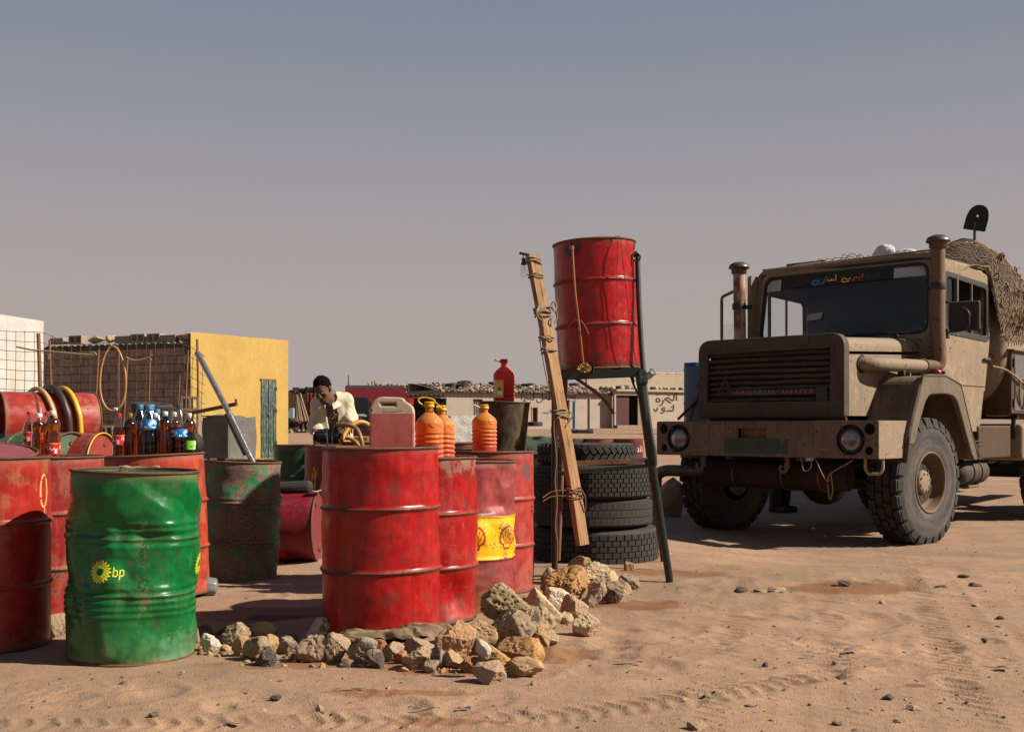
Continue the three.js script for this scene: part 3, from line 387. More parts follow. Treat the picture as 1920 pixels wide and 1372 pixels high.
bottle(243, 770, 854, { D: 6.96, y: .8535 }, { shape: 'waist', fill: .88, liq: L_dark, cap: 'gold', label: 'dark brown waisted bottle with gold cap, no label' });
bottle(262, 752, 850, { D: 7.12, y: .8555 }, { shape: 'cone', fill: .72, liq: L_amber, cap: 'blue', blue: 1, label: 'blue capped amber bottle behind the gold capped one' });
bottle(279, 755, 853, { D: 6.94, y: .857 }, { shape: 'cone', w: 1.04, fill: .54, liq: L_dark, cap: 'blue', blue: 1, lbl: 'blue', band: [.170, .225], ry: -.4, label: 'half-empty large bottle with blue cap and blue label, front of the crowded drum' });
bottle(283, 752, 849, { D: 7.2, y: .857 }, { shape: 'cone', fill: .6, liq: L_amber, cap: 'blue', blue: 1, label: 'blue capped bottle half hidden behind the large blue labelled bottle' });
bottle(290, 769, 851, { D: 7.06, y: .8585 }, { shape: 'waist', fill: .84, liq: L_amber, cap: 'white', lbl: 'green', band: [.03, .10], ry: 1.0, label: 'small white capped bottle wedged behind the large blue labelled bottle' });
bottle(294, 762, 850, { D: 7.16, y: .859 }, { shape: 'cone', fill: .6, liq: L_amber, cap: 'blue', blue: 1, label: 'blue capped clear-shouldered bottle, rightmost blue cap' });
bottle(309, 768, 853, { D: 6.95, y: .861 }, { shape: 'waist', fill: .86, liq: L_amber, cap: 'white', label: 'unlabelled waisted amber bottle with white cap in the middle of the crowd' });
bottle(326, 768, 850, { D: 7.15, y: .862 }, { shape: 'waist', fill: .84, liq: L_amber, cap: 'white', label: 'white capped bottle mostly hidden left of the dark capped bottle' });
bottle(335, 753, 850, { D: 7.0, y: .864 }, { shape: 'cone', fill: .58, liq: L_dark, cap: 'dark', lbl: 'blue', band: [.115, .165], ry: .2, label: 'half-empty bottle with dark cap and blue label low on it' });
bottle(354, 770, 849, { D: 7.04, y: .868 }, { shape: 'waist', fill: .86, liq: L_amber, cap: 'white', lbl: 'green', band: [.045, .11], ry: .2, label: 'white capped bottle with bright green label, right end of the crowd' });
// big oil jugs
const M_jug = (c, tr = .58) => new THREE.MeshPhysicalMaterial({ color: lin(...c), transmission: tr, thickness: 0, roughness: .7, clearcoat: .3, clearcoatRoughness: .2, specularIntensity: .6, vertexColors: true, side: THREE.DoubleSide });
const J_orange = M_jug([.74, .135, .005]), J_red = M_jug([.55, .025, .020]);
function jug(px, D, y, W, H, o) {
  const R = W / 2, t = thing('oil_jug', o.label, 'jug', [PX(px, D), y, -D], o.ry ?? 0, 'large plastic jugs of fuel'), nu = 96, nv = 110;
  const prof = v => { const q = v; let r = q < .03 ? lerp(.72, .95, sqrt(q / .03)) : q < .12 ? .97 : q < .58 ? .985 : q < .70 ? .985 - .03 * sstep(.58, .70, q) : q < .90 ? lerp(.955, .31, pow((q - .70) / .2, 1.65)) : .29; return r; };
  const g = gridGeo(nu, nv, (u, v) => {
    const p = u * 2 * PI; let r = prof(v) * R;
    if (v > .14 && v < .60) r += R * .045 * sin((v - .14) / .46 * PI * 2 * 5.5 + .9 * sin(p * 2 + .6)) * sstep(.14, .2, v) * sstep(.60, .54, v);
    if (v > .64 && v < .84) { const a = abs(((p / (2 * PI) * 9) % 1) - .5) * 2, edge = .66 + .075 * sqrt(max(0, 1 - a * a)) + .05; r += R * .05 * (1 - sstep(0, .02, abs(v - (.66 + .09 * a * a)))) + R * .03 * sstep(.0, .05, v - (.66 + .09 * a * a)) * sstep(.84, .78, v); }
    if (v < .10) r -= R * .05 * pow(max(0, cos(p * 6)), 6) * sstep(.10, .02, v);
    if (o.square) { const sq = 1 / max(abs(cos(p)), abs(sin(p))); r *= lerp(1, min(sq, 1.16), o.square * sstep(.85, .6, v)); }
    return [sin(p) * r, v * H * .93, cos(p) * r];
  }, true);
  paint(g, (x, yy) => { const v = yy / (H * .93); return v > o.fill ? [.92, 1.9, 3].map((k, i) => k * (o.top?.[i] ?? 1)) : mix3([.85, .50, 1], [1.05, 1.75, 1.2], sstep(.05, o.fill * 1.05, v + .06 * n3(x * 30, v * 4, 1))); });
  part(t, 'body', g, o.mat);
  part(t, 'cap', [lathe([[R * .36, H * .915], [R * .38, H * .92], [R * .38, H * .945], [R * .33, H * .95], [R * .33, H * .992], [R * .30, H], [0, H]], 28), ...Array.from({ length: 20 }, (_, i) => box(.003, H * .035, .004, sin(i * .314) * R * .335, H * .972, cos(i * .314) * R * .335, 0, i * .314))], o.cap);
  const hx = o.hdir ?? -1; part(t, 'handle', o.up ? tube([V(-R * .30, H * .925, 0), V(-R * .72, H * .99, .01), V(-R * .75, H * 1.04, .01), V(-R * .35, H * 1.065, 0), V(R * .3, H * 1.03, 0), V(R * .42, H * .985, 0), V(R * .75, H * .93, .02), V(R * .5, H * .915, .03)], .0042, 40, 7) : tube([V(hx * R * .25, H * .925, .008), V(hx * R * .60, H * .955, .012), V(hx * R * .85, H * .975, .004), V(hx * R * .80, H * .985, -.006), V(hx * R * .3, H * .945, -.012)], .0042, 24, 7), o.hmat ?? cap('yellow'));
  if (o.label2) part(t, 'label', gridGeo(12, 1, (u, v) => { const p = lerp(-1.35, -.15, u), r = R * (.985 * lerp(1, min(1 / max(abs(cos(p)), abs(sin(p))), 1.16), .5) + .052); return [sin(p) * r, H * lerp(.16, .54, v), cos(p) * r]; }), new THREE.MeshStandardMaterial({ side: THREE.DoubleSide, roughness: .5, map: labelTex(128, 192, (x, w, h) => { x.fillStyle = '#c99a2c'; x.fillRect(0, 0, w, h); x.fillStyle = '#c9b49a'; x.fillRect(0, h * .08, w * .45, h * .84); x.fillStyle = '#8c2a22'; x.fillRect(w * .05, h * .14, w * .22, h * .7); x.fillStyle = '#2d3f7c'; x.fillRect(w * .62, h * .42, w * .22, h * .16); x.fillStyle = '#e5d7bd'; x.fillRect(w * .55, h * .64, w * .36, h * .2); }) }));
  return t;
}
jug(805, 5.93, .838, .150, .345, { mat: J_orange, fill: .74, cap: cap('yellow'), up: true, label: 'orange jug with looped yellow handle beside the pink jerrycan' });
jug(828, 6.16, .838, .146, .33, { mat: J_orange, fill: .68, cap: cap('yellow'), ry: 1.3, label: 'orange jug half hidden behind the one with looped handle' });
jug(908, 7.10, .876, .158, .315, { mat: J_orange, fill: .72, cap: cap('yellow'), ry: .35, label: 'orange jug with yellow cap standing in front of the metal bucket' });
jug(936, 7.30, .874, .140, .19, { mat: J_orange, fill: .9, cap: cap('yellow'), ry: .35, label: 'small orange jug hidden behind the one before the bucket' });
// metal bucket on the right drum and the red jug on it
{
  const D = 7.36, t = thing('bucket', 'tall rusty metal bucket on the faded red drum, behind the orange jug', 'bucket', [PX(944, D), .874, -D]); t.rotation.z = -.03;
  const T = tex(512, 256, (u, v, o) => { const p = u * 6.283, a = fbm(cos(p) * 2, v * 2.5, sin(p) * 2, 4), b = fbm(cos(p) * 7, v * 6, sin(p) * 7, 4); const k = clamp(.5 + a * .9 + b * .8); o[0] = lerp(.025, .115, k); o[1] = lerp(.022, .075, k); o[2] = lerp(.017, .038, k); }, { rough: false });
  const g = gridGeo(72, 30, (u, v) => { const p = u * 2 * PI, r = lerp(.142, .163, v) + .003 * n3(cos(p) * 1.5, v * 3, sin(p) * 1.5) + .003 * gauss(v - .06, .012); return [sin(p) * r, v * .335, cos(p) * r]; }, true);
  part(t, 'body', [g, lathe([[0, .012], [.14, .012]], 48), tube(Array.from({ length: 30 }, (_, i) => V(sin(i * .2094) * .164, .335, cos(i * .2094) * .164)), .005, 90, 6, true)], std([1, 1, 1], { t: T, roughness: 1, metalness: .3, side: THREE.DoubleSide }));
  part(t, 'lid', lathe([[0, .318], [.157, .318], [.160, .330]], 48), std([.05, .035, .025], { side: THREE.DoubleSide }));
}
jug(945, 7.40, 1.192, .142, .305, { mat: J_red, fill: .78, square: .5, cap: std([.35, .02, .02], { roughness: .5 }), ry: .1, label2: true, top: [1.3, 2.2, 1.6], label: 'tall red jug with yellow label on top of the metal bucket' });
// jerrycan
{
  const D = 5.66, s = FOC / D, W = .205, H = .292, Dp = .15, t = thing('jerrycan', 'square jerrycan of pink fuel with red cap on the big clean red drum', 'jerrycan', [PX(736, D), .901, -D], .06);
  const sh = roundPoly([[-W / 2, 0, .03], [W / 2, 0, .03], [W / 2, H * .80, .03], [W * .44, H * .865, .012], [W * .30, H * .93, .01], [W * .285, H * .94, .01], [W * .25, H * .985, .015], [-W * .35, H, .04], [-W * .5, H * .84, .03]], .02);
  const hole = new THREE.Path(); { const a = -W * .33, b = W * .14, c = H * .835, d = H * .945; hole.moveTo(a + .01, c); hole.lineTo(b - .01, c); hole.quadraticCurveTo(b, c, b, c + .01); hole.lineTo(b, d - .01); hole.quadraticCurveTo(b, d, b - .01, d); hole.lineTo(a + .02, d); hole.quadraticCurveTo(a, d, a, d - .012); hole.closePath(); } sh.holes.push(hole);
  const g = extrude(sh, Dp - .02, .008, 8).translate(0, 0, -(Dp - .02) / 2); const T = tex(512, 512, (u, v, o) => {
    const a = tf(u, v, 4, 91, 5), b = tf(u, v, 14, 92, 4), st = tf(u, v * .2, 30, 93, 3), lv = .735 + .004 * a; const wet = v < lv;
    let c = wet ? mix3([.42, .065, .055], [.56, .17, .14], clamp(.45 + a * .8 + b * .3 + (v - .4) * .3)) : [.58, .47, .33];
    if (wet && v > lv - .012) c = [.5, .07, .06]; const sm = sstep(.18, .4, b * .8 + a * .4) * (wet ? .55 : .18); c = mix3(c, [.22, .09, .075], sm);
    if (!wet) { const rib = abs(((u * 20) % 1) - .5) < .12 && v > .765 && v < .84; if (rib) c = c.map(k => k * .8); if (abs(v - .772 - .012 * sin(u * 9)) < .006 && u > .35 && u < .8) c = [.09, .08, .13]; if (hypot((u - .10) * 1, v - .79) < .03 + b * .03) c = [.07, .06, .10]; }
    o[0] = c[0]; o[1] = c[1]; o[2] = c[2]; 
  }, { rough: false });
  { const p = g.attributes.position, uv = g.attributes.uv; for (let i = 0; i < p.count; i++) uv.setXY(i, clamp((p.getX(i) + p.getZ(i) * .3) / W + .5, .01, .99), clamp(p.getY(i) / H, .01, .99)); }
  part(t, 'body', g, new THREE.MeshPhysicalMaterial({ map: T.map, roughness: .6, transmission: .42, thickness: 0, clearcoat: .3, clearcoatRoughness: .3, side: THREE.DoubleSide }));
  part(t, 'cap', [cylY(.024, .03, 28, W * .39, H * .945, 0), ...Array.from({ length: 18 }, (_, i) => box(.003, .028, .004, W * .39 + sin(i * .349) * .0245, H * .945, cos(i * .349) * .0245, 0, i * .349))], cap('red'));
}
// loose lid leaning on the left drum
{ const t = thing('tray', 'loose pink round metal tray lying tilted on the drum at the left edge', 'tray', [PX(-24, 5.43) - .02, .925, -5.5]); t.rotation.set(.13, 0, -.10);
  part(t, 'plate', [lathe([[0, .012], [.19, .012], [.205, .002], [.214, .002]], 64)], std([.28, .05, .05], { t: T_grime, roughness: .5, side: THREE.DoubleSide })); part(t, 'rim', tube(Array.from({ length: 36 }, (_, i) => V(sin(i * .1745) * .216, .008, cos(i * .1745) * .216)), .0075, 100, 7, true), M_rim); }
// rag of cardboard and rust on the lids
{ const g = warp(new THREE.BoxGeometry(.17, .006, .04, 14, 1, 4), v => { v.y += .012 * n3(v.x * 20, 3, v.z * 30); v.z += .012 * n3(v.x * 15, 8, 0); }); const D = 5.06; tg(g, PX(256, 5.0), .868, -5.04, 0, .1); solo('cardboard_scrap', 'torn strip of cardboard on the rim of the green sunflower drum', 'cardboard', g, std([.46, .33, .20], { t: T_cloth })); }
// three hoses over the lying red drum
{ const base = P(88, 791, 10.9), ax = V(-.8, 0, .6).normalize(), across = V(.6, 0, .8);
  const hose = (t, name, label, c, r, tw) => { const pts = []; for (let k = 0; k <= 12; k++) { const a = lerp(-1.5, 1.75, k / 12) ; const p = base.clone().addScaledVector(ax, t - tw * a).addScaledVector(across, sin(a) * (.30 + r)); p.y += cos(a) * (.30 + r) - (k > 11 ? .12 : 0); pts.push(p); } solo(name, label, 'hose', tube(pts, r, 60, 10), std(c, { roughness: .5 })); };
  hose(.10, 'hose', 'tan hose draped over the open red drum, leftmost of three', [.55, .33, .15], .022, .06); hose(-.02, 'hose', 'thick brown hose between two yellow hoses over the open red drum', [.045, .022, .016], .034, .06); hose(-.14, 'hose', 'bright yellow hose over the open red drum, rightmost of three', [.62, .40, .02], .027, .05); }
const M_gum = std([.016, .015, .014], { roughness: .7 }), M_under = std([.030, .022, .017], { t: T_grime, roughness: .9 }), M_brown = std([.085, .045, .025], { t: T_grime, roughness: .8 }), M_chrome = std([.55, .55, .55], { metalness: 1, roughness: .25 });
// ---------------------------------------------------------------- drum on its stand
const M_pipe = std([.022, .036, .034], { t: T_grime, roughness: .5, metalness: .3 }), M_rustbar = std([1, 1, 1], { t: T_rust, roughness: .85 }), M_rope = std([.30, .215, .13], { roughness: .95 }), M_cord = std([.20, .085, .035], { roughness: .8 });
const SD = 7.72, SX = PX(1124, SD), SY = 1.436;
const standDrum = drum({ seed: 21, label: 'red oil drum raised high on the pipe stand', pos: [SX, SY, -SD], r: .281, h: .868, rz: .042, ry: .0, color: [.52, .009, .010], color2: [.44, .008, .010], rust: .08, fade: .22, fadeColor: [.52, .06, .045], gloss: .28, bulge: .008, hoopRust: .9, hoops: [.345, .69], scratch: 240, nu: 160, nv: 90, dust: .1, wave: .006,
  over: (u, v, k, a, b, f) => mix3(mix3(k, [.03, .015, .012], .9 * sstep(.30, .5, gauss(u - .40, .04) * gauss(v - .93, .05) * .7 + b * .4)), [.05, .02, .016], .7 * sstep(.35, .6, gauss(v - .0, .06) * .7 + b * .5)) });
{
  const t = thing('drum_stand', 'dark green pipe and angle iron stand under the raised red drum', 'stand', [SX, 0, -SD]);
  const c = [[-.27, .26], [.29, .26], [-.27, -.30], [.29, -.30]], q = (x, y, z) => V(x, y, z);
  const top = 1.40, L = (x, y, D) => V(PX(x, D) - SX, EYE - (y - HZ) * D / FOC, SD - D);
  part(t, 'leg', rod(L(1040, 704, 7.46), L(1040, 1085, 7.52), .022, 14), M_pipe);
  part(t, 'leg', [rod(L(1199, 706, 7.44), L(1256, 1090, 7.58), .026, 14), rbox(.075, .10, .075, .02, L(1204, 708, 7.44).x, L(1204, 708, 7.44).y, L(1204, 708, 7.44).z)], M_pipe);
  part(t, 'leg', rod(L(1060, 704, 8.02), L(1046, 1050, 8.1), .02, 10), M_rustbar);
  part(t, 'leg', rod(L(1196, 704, 8.02), L(1244, 1052, 8.15), .02, 10), M_rustbar);
  const bar = (a, b, h, d, m = M_pipe, n = 'rail') => { const v = b.clone().sub(a), g = box(v.length(), h, d); g.applyQuaternion(new THREE.Quaternion().setFromUnitVectors(V(1, 0, 0), v.clone().normalize())); g.translate(...a.clone().add(b).multiplyScalar(.5).toArray()); return part(t, n, boxUV(g), m); };
  const f0 = L(1046, 705, 7.43), f1 = L(1206, 697, 7.43), b0 = L(1058, 706, 8.03), b1 = L(1202, 700, 8.03);
  bar(f0, f1, .052, .006); bar(f0.clone().add(V(0, .023, -.025)), f1.clone().add(V(0, .023, -.025)), .006, .05); bar(b0, b1, .05, .006); bar(f0, b0, .05, .006); bar(f1, b1, .05, .006); bar(f0.clone().lerp(f1, .36).add(V(0, .02, -.02)), b0.clone().lerp(b1, .36).add(V(0, .02, 0)), .008, .06); bar(f0.clone().lerp(f1, .7).add(V(0, .02, -.02)), b0.clone().lerp(b1, .7).add(V(0, .02, 0)), .008, .06);
  bar(L(1078, 869, 7.98), L(1222, 862, 8.02), .035, .03, M_rustbar); bar(L(1046, 888, 7.50), L(1224, 872, 7.50), .028, .03);
  part(t, 'bracket', [box(.006, .07, .05, L(1113, 690, 7.42).x, L(1113, 690, 7.42).y, L(1113, 690, 7.42).z), rbox(.05, .03, .06, .008, L(1215, 865, 7.5).x, L(1215, 865, 7.5).y, L(1215, 865, 7.5).z)], M_pipe);
  part(t, 'brace', tube([L(1078, 708, 7.5), L(1110, 730, 7.5), L(1133, 750, 7.48), L(1152, 776, 7.46)], .011, 24, 8), M_rustbar);
  part(t, 'brace', tube([L(1184, 704, 7.6), L(1190, 722, 7.58), L(1204, 752, 7.55)], .012, 16, 8), M_pipe);
}
{ const q = (x, y, D = 7.43) => P(x, y, D);
  solo('sight_tube', 'amber sight tube tied down the front of the raised red drum', 'tube', [tube([q(1073, 462, 7.43), q(1078, 540, 7.40), q(1086, 610, 7.40), q(1094, 684, 7.41)], .0075, 40, 8), cylY(.016, .03, 12, ...q(1072, 465, 7.43).toArray())], std([.30, .10, .018], { roughness: .4 }));
  const v = thing('tap', 'brass tap at the foot of the raised red drum', 'tap', q(1096, 690, 7.40)); part(v, 'flange', tg(cylZ(.042, .012, 20), 0, 0, 0, 0, 0, 0, [1.15, .75, 1]), std([.40, .24, .06], { roughness: .5, metalness: .5, t: T_grime })); part(v, 'valve', [cylZ(.016, .05, 14, .006, 0, .03), rbox(.02, .045, .02, .005, .006, .012, .04)], std([.24, .14, .04], { roughness: .45, metalness: .6 }));
  solo('wire', 'thin wire bowed across the front of the raised red drum', 'wire', tube([q(1062, 634, 7.40), q(1066, 612, 7.39), q(1080, 600, 7.38), q(1092, 604, 7.38), q(1104, 626, 7.40)], .0028, 30, 5), std([.35, .12, .10]));
  solo('wire', 'black wire running down the right side of the raised red drum', 'wire', [tube([q(1148, 446, 7.45), q(1162, 443, 7.45), q(1166, 470, 7.42), q(1176, 560, 7.42), q(1186, 640, 7.43), q(1196, 692, 7.45)], .0022, 40, 5), tube([q(1158, 447, 7.44), q(1157, 520, 7.42), q(1158, 640, 7.43)], .0018, 20, 5)], M_black);
  solo('hose', 'stiff black hose hanging down beside the raised red drum', 'hose', [tube([q(1189, 478, 7.6), q(1197, 475, 7.6), q(1196, 496, 7.58), q(1199, 580, 7.55), q(1206, 690, 7.5), q(1217, 790, 7.46), q(1226, 845, 7.45), q(1228, 872, 7.46)], .0175, 60, 10), tube(Array.from({ length: 16 }, (_, i) => { const p = q(1193, 482, 7.58); return p.add(V(cos(i * .42) * .025, sin(i * .42) * .03, i * .002)); }), .006, 40, 6), tube([q(1188, 470, 7.6), q(1192, 452, 7.62), q(1186, 456, 7.65)], .003, 16, 5)], std([.014, .022, .021], { roughness: .45 })); }
// plank with the bulb
{
  const a = P(998, 478, 7.34), b = P(1093, 1022, 7.16), L = a.distanceTo(b), t = thing('wooden_post', 'leaning rough wooden post tied to the drum stand', 'wooden post', b); t.quaternion.setFromUnitVectors(V(0, 1, 0), a.clone().sub(b).normalize()); t.quaternion.multiply(new THREE.Quaternion().setFromAxisAngle(V(0, 1, 0), .62));
  const g = boxUV(warp(new THREE.BoxGeometry(.076, L, .046, 2, 24, 2).translate(0, L / 2, 0), v => { v.x += .006 * n3(v.y * 3, v.x * 9, 1) + .012 * sin(v.y / L * PI) ; v.z += .005 * n3(v.y * 4, 5, v.z * 9); })); part(t, 'timber', g, std([.36, .195, .085], { t: T_wood, bumpScale: .006 }));
  const loop = (y, n, r, s) => { const pts = [], R = rng(s); for (let i = 0; i <= n * 10; i++) { const an = i / 10 * 6.283, sq = 1 / pow(pow(abs(cos(an)), 6) + pow(abs(sin(an)), 6), 1 / 6); pts.push(V(cos(an) * sq * .049, y + (i / (n * 10) - .5) * n * .016 + (R() - .5) * .022, sin(an) * sq * .033)); } return tube(pts, r, n * 40, 6); };
  const rp = n => thing('rope', n, 'rope', [0, 0, 0]);
  const rope = (label, gs, m = M_rope) => { const r = thing('rope', label, 'rope', [0, 0, 0]); r.position.copy(t.position); r.quaternion.copy(t.quaternion); part(r, 'coil', gs, m); return r; };
  const end = (y, x, z, l, s) => { const R = rng(s); return tube([V(x, y, z), V(x * 1.3 + (R() - .5) * .05, y - l * .3, z + .02), V(x * 1.2 + (R() - .5) * .08, y - l * .7, z + .03 * R()), V(x + (R() - .5) * .08, y - l, z)], .0045, 14, 5); };
  rope('rope wound round the top of the leaning post under the bulb', [loop(L - .04, 2.5, .0045, 1), loop(L - .14, 2, .004, 2)]);
  rope('knotted rope high on the leaning post with frayed ends', [loop(L - .38, 4, .0065, 4), end(L - .36, .05, .03, .11, 5), end(L - .36, .06, .02, .13, 6), end(L - .36, -.05, .04, .10, 7), end(L - .37, -.05, .04, .08, 8), tube([V(.05, L - .35, .04), V(.075, L - .33, .05), V(.085, L - .37, .045), V(.06, L - .39, .045), V(.05, L - .36, .05)], .007, 24, 6)]);
  rope('rope crossed round the middle of the leaning post beside the raised drum', [loop(L - .56, 2, .005, 9), loop(L - .64, 2, .005, 10), end(L - .62, -.045, .03, .12, 11)]);
  rope('rope binding the leaning post to the stand just below the drum', [loop(L - 1.06, 4, .0055, 12), end(L - 1.05, .045, .03, .1, 13), tube([V(0, L - 1.0, -.03), V(.09, L - .97, -.06), V(.12, L - 1.02, -.08), V(.05, L - 1.06, -.03)], .005, 20, 6)]);
  rope('red cord binding the leaning post to the lower rail of the stand', [loop(L - 1.58, 5, .0045, 14), end(L - 1.57, .045, .03, .14, 15), tube([V(-.04, L - 1.56, .02), V(-.14, L - 1.55, -.04), V(-.21, L - 1.58, -.06)], .004, 12, 5), tube([V(-.04, L - 1.60, .02), V(-.14, L - 1.58, -.04), V(-.21, L - 1.60, -.06)], .004, 12, 5)], M_cord);
  const bd = thing('light_bulb', 'bare glass light bulb hanging from the top of the leaning post', 'light bulb', P(982, 500, 7.36)), u = FOC / 7.36;
  part(bd, 'glass', lathe([[.011, .022], [.012, .010], [.020, -.008], [.0265, -.030], [.0275, -.042], [.024, -.056], [.015, -.066], [0, -.070]], 28), new THREE.MeshPhysicalMaterial({ color: lin(.95, .95, .95), transmission: 1, thickness: 0, roughness: .03, ior: 1.5 }));
  part(bd, 'socket', lathe([[0, .058], [.012, .056], [.0145, .05], [.0145, .028], [.0175, .026], [.0175, .012], [0, .012]], 20), std([.02, .02, .02], { roughness: .4 })); part(bd, 'filament', [rod(V(-.003, .012, 0), V(-.006, -.022, 0), .001, 5), rod(V(.003, .012, 0), V(.006, -.022, 0), .001, 5), rod(V(-.006, -.022, 0), V(.006, -.022, 0), .0006, 5)], M_darksteel);
  solo('lamp_arm', 'short iron rod tied across the post top holding the bulb', 'rod', [rod(P(974, 474, 7.36), P(1004, 481, 7.34), .009, 8), tube([P(982, 476, 7.36), P(981, 482, 7.36), P(982, 488, 7.36)], .003, 8, 5)], M_darksteel);
  solo('wire', 'thin wire hanging in a bow left of the leaning post', 'wire', tube([P(1012, 615, 7.34), P(1013, 640, 7.34), P(1019, 680, 7.34), P(1027, 718, 7.34), P(1036, 740, 7.3)], .003, 30, 5), M_darksteel);
  solo('cable', 'tan cable wound down the left leg of the stand', 'cable', tube([P(1042, 740, 7.42), P(1038, 800, 7.42), P(1043, 860, 7.42), P(1040, 900, 7.42), P(1044, 940, 7.42), P(1041, 985, 7.42), P(1045, 1020, 7.42), P(1043, 1062, 7.44)], .006, 60, 6), M_cord);
}
// ---------------------------------------------------------------- tyres
const M_rub = std([.72, .72, .72], { t: T_rubber, roughness: .85 }), M_rubDark = std([.5, .5, .5], { t: T_rubber, roughness: .8 });
function tyreGeo(R, W, rim, n = 72, groove = .012) { const h = W / 2; return lathe([[rim, -h * .72], [rim + .015, -h * .82], [lerp(rim, R, .3), -h * .96], [lerp(rim, R, .6), -h], [lerp(rim, R, .86), -h * .93], [R - groove * 1.5, -h * .82], [R - groove, -h * .78], [R - groove, h * .78], [R - groove * 1.5, h * .82], [lerp(rim, R, .86), h * .93], [lerp(rim, R, .6), h], [lerp(rim, R, .3), h * .96], [rim + .015, h * .82], [rim, h * .72], [rim - .002, 0], [rim, -h * .72]], n); }
function treadGeo(R, W, rows, n, o = {}) {                    // rows of rubber blocks on a tyre whose axis is y
  const out = [], h = W * .78, bw = h / rows, gh_ = o.groove ?? .012;
  for (let r = 0; r < rows; r++) for (let k = 0; k < n; k++) { const a = (k + (r % 2 ? .5 : 0) + (o.skew ?? 0) * r) / n * 2 * PI, L = 2 * PI * R / n * (o.fill ?? .8); const g = box(L, bw * (o.wide ?? .86), gh_ * 1.7, 0, 0, 0, 0, 0, (o.tilt ?? 0) * (r % 2 ? 1 : -1)); tg(g, sin(a) * (R - gh_ * .85), (r + .5) * bw - h / 2, cos(a) * (R - gh_ * .85), 0, a); out.push(g); }
  return merge(out);
}
{ const D = 8.94, x = PX(1117, D); let y = gh(x, D) - .02;
  for (const [R, W, dx, dz, rows, n, o, lab, m] of [[.50, .285, 0, 0, 5, 48, { fill: .84, groove: .010 }, 'bottom tyre of the stack behind the stand, wider than the rest', M_rub], [.472, .225, -.025, .02, 3, 64, { fill: .95, wide: .92, groove: .006 }, 'worn smooth tyre, second from the bottom of the stack', M_rub], [.478, .262, -.02, .03, 6, 60, { fill: .80, groove: .013 }, 'blocky tyre third from the bottom of the stack', M_rubDark], [.395, .165, -.07, .02, 2, 44, { fill: .62, tilt: .6, wide: 1.0, groove: .016 }, 'small tyre with zigzag tread on top of the stack', M_rub]]) {
    const t = thing('tyre', lab, 'tyre', [x + dx, y + W / 2, -D + dz], n * 1.7, 'tyres stacked behind the drum stand'); part(t, 'carcass', tyreGeo(R, W, R * .56, 96, o.groove + .002), m); part(t, 'tread', treadGeo(R, W, rows, n, o), m, { kind: 'stuff' }); t.rotation.x = (n % 7 - 3) * .006; y += W; } }
// ---------------------------------------------------------------- rocks
const M_rock = new THREE.MeshStandardMaterial({ color: lin(.74, .715, .68), vertexColors: true, roughness: .95 });
const icoCache = {}; const ico = d => (icoCache[d] ??= mergeVertices((() => { const g = new THREE.IcosahedronGeometry(1, d); g.deleteAttribute('uv'); g.deleteAttribute('normal'); return g; })(), 1e-4)).clone();
const TONE = { tan: [.40, .26, .135], ochre: [.40, .225, .085], pale: [.50, .38, .235], grey: [.34, .25, .165], pink: [.36, .25, .165], dark: [.095, .075, .062], speck: [.31, .24, .17], olive: [.33, .25, .135], orange: [.36, .15, .05], white: [.55, .47, .38], warm: [.42, .24, .12] };
function rockGeo(w, h, d, tone, seed, detail, o = {}) {
  const g = ico(detail), r = rng(seed * 131 + 7), pl = []; const S = seed * 9.17;
  for (let k = 0; k < (o.planes ?? 13); k++) { const n = V(r() * 2 - 1, r() * 1.8 - .8, r() * 2 - 1).normalize(); pl.push([n, (.48 + r() * .30)]); }
  const p = g.attributes.position, v = V(0, 0, 0), pit = (o.pit ?? .4) * .85, pits = new Float32Array(p.count);
  for (let i = 0; i < p.count; i++) {
    v.fromBufferAttribute(p, i); const x = v.x, y = v.y, z = v.z; let R = 1 + .28 * fbm(x * 1.1 + S, y * 1.1, z * 1.1, 3);
    for (const [n, c] of pl) { const q = n.x * x + n.y * y + n.z * z; if (q > .05) R = min(R, (c + .05 * n3(x * 3 + S, y * 3, z * 3)) / q); }
    const a = fbm(x * 3.4 + S, y * 3.4, z * 3.4, 3), b = n3(x * 9 + S, y * 9, z * 9), c = n3(x * 21, y * 21 + S, z * 21); const hole = sstep(.12, .4, n3(x * 6.5 + S, y * 6.5, z * 6.5) + .4 * c);
    R += .045 * a + .020 * b + .014 * c - pit * .085 * hole; pits[i] = hole * pit + max(0, -a) * .6;
    p.setXYZ(i, x * R, y * R, z * R);
  }
  g.computeBoundingBox(); const bb = g.boundingBox, sx = w / (bb.max.x - bb.min.x), sy = h / (bb.max.y - bb.min.y), sz = d / (bb.max.z - bb.min.z);
  g.translate(-(bb.min.x + bb.max.x) / 2, -bb.min.y, -(bb.min.z + bb.max.z) / 2); g.scale(sx, sy, sz); g.computeVertexNormals();
  const c0 = TONE[tone], c1 = TONE[o.tone2 ?? (tone === 'dark' ? 'grey' : tone === 'grey' || tone === 'speck' ? 'dark' : 'grey')];
  const sp = tone === 'speck' || o.tone2 === 'dark' ? .55 : tone === 'dark' ? .4 : .22;
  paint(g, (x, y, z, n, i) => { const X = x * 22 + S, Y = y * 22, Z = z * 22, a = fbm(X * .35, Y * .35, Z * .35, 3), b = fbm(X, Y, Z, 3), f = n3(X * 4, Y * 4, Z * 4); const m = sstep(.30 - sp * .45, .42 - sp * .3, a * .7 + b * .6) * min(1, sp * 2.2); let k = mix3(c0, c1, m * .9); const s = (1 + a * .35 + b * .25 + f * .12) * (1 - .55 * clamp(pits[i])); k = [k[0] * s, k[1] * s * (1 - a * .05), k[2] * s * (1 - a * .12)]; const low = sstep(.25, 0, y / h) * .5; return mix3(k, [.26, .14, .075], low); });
  return g;
}
let rockSeed = 0;
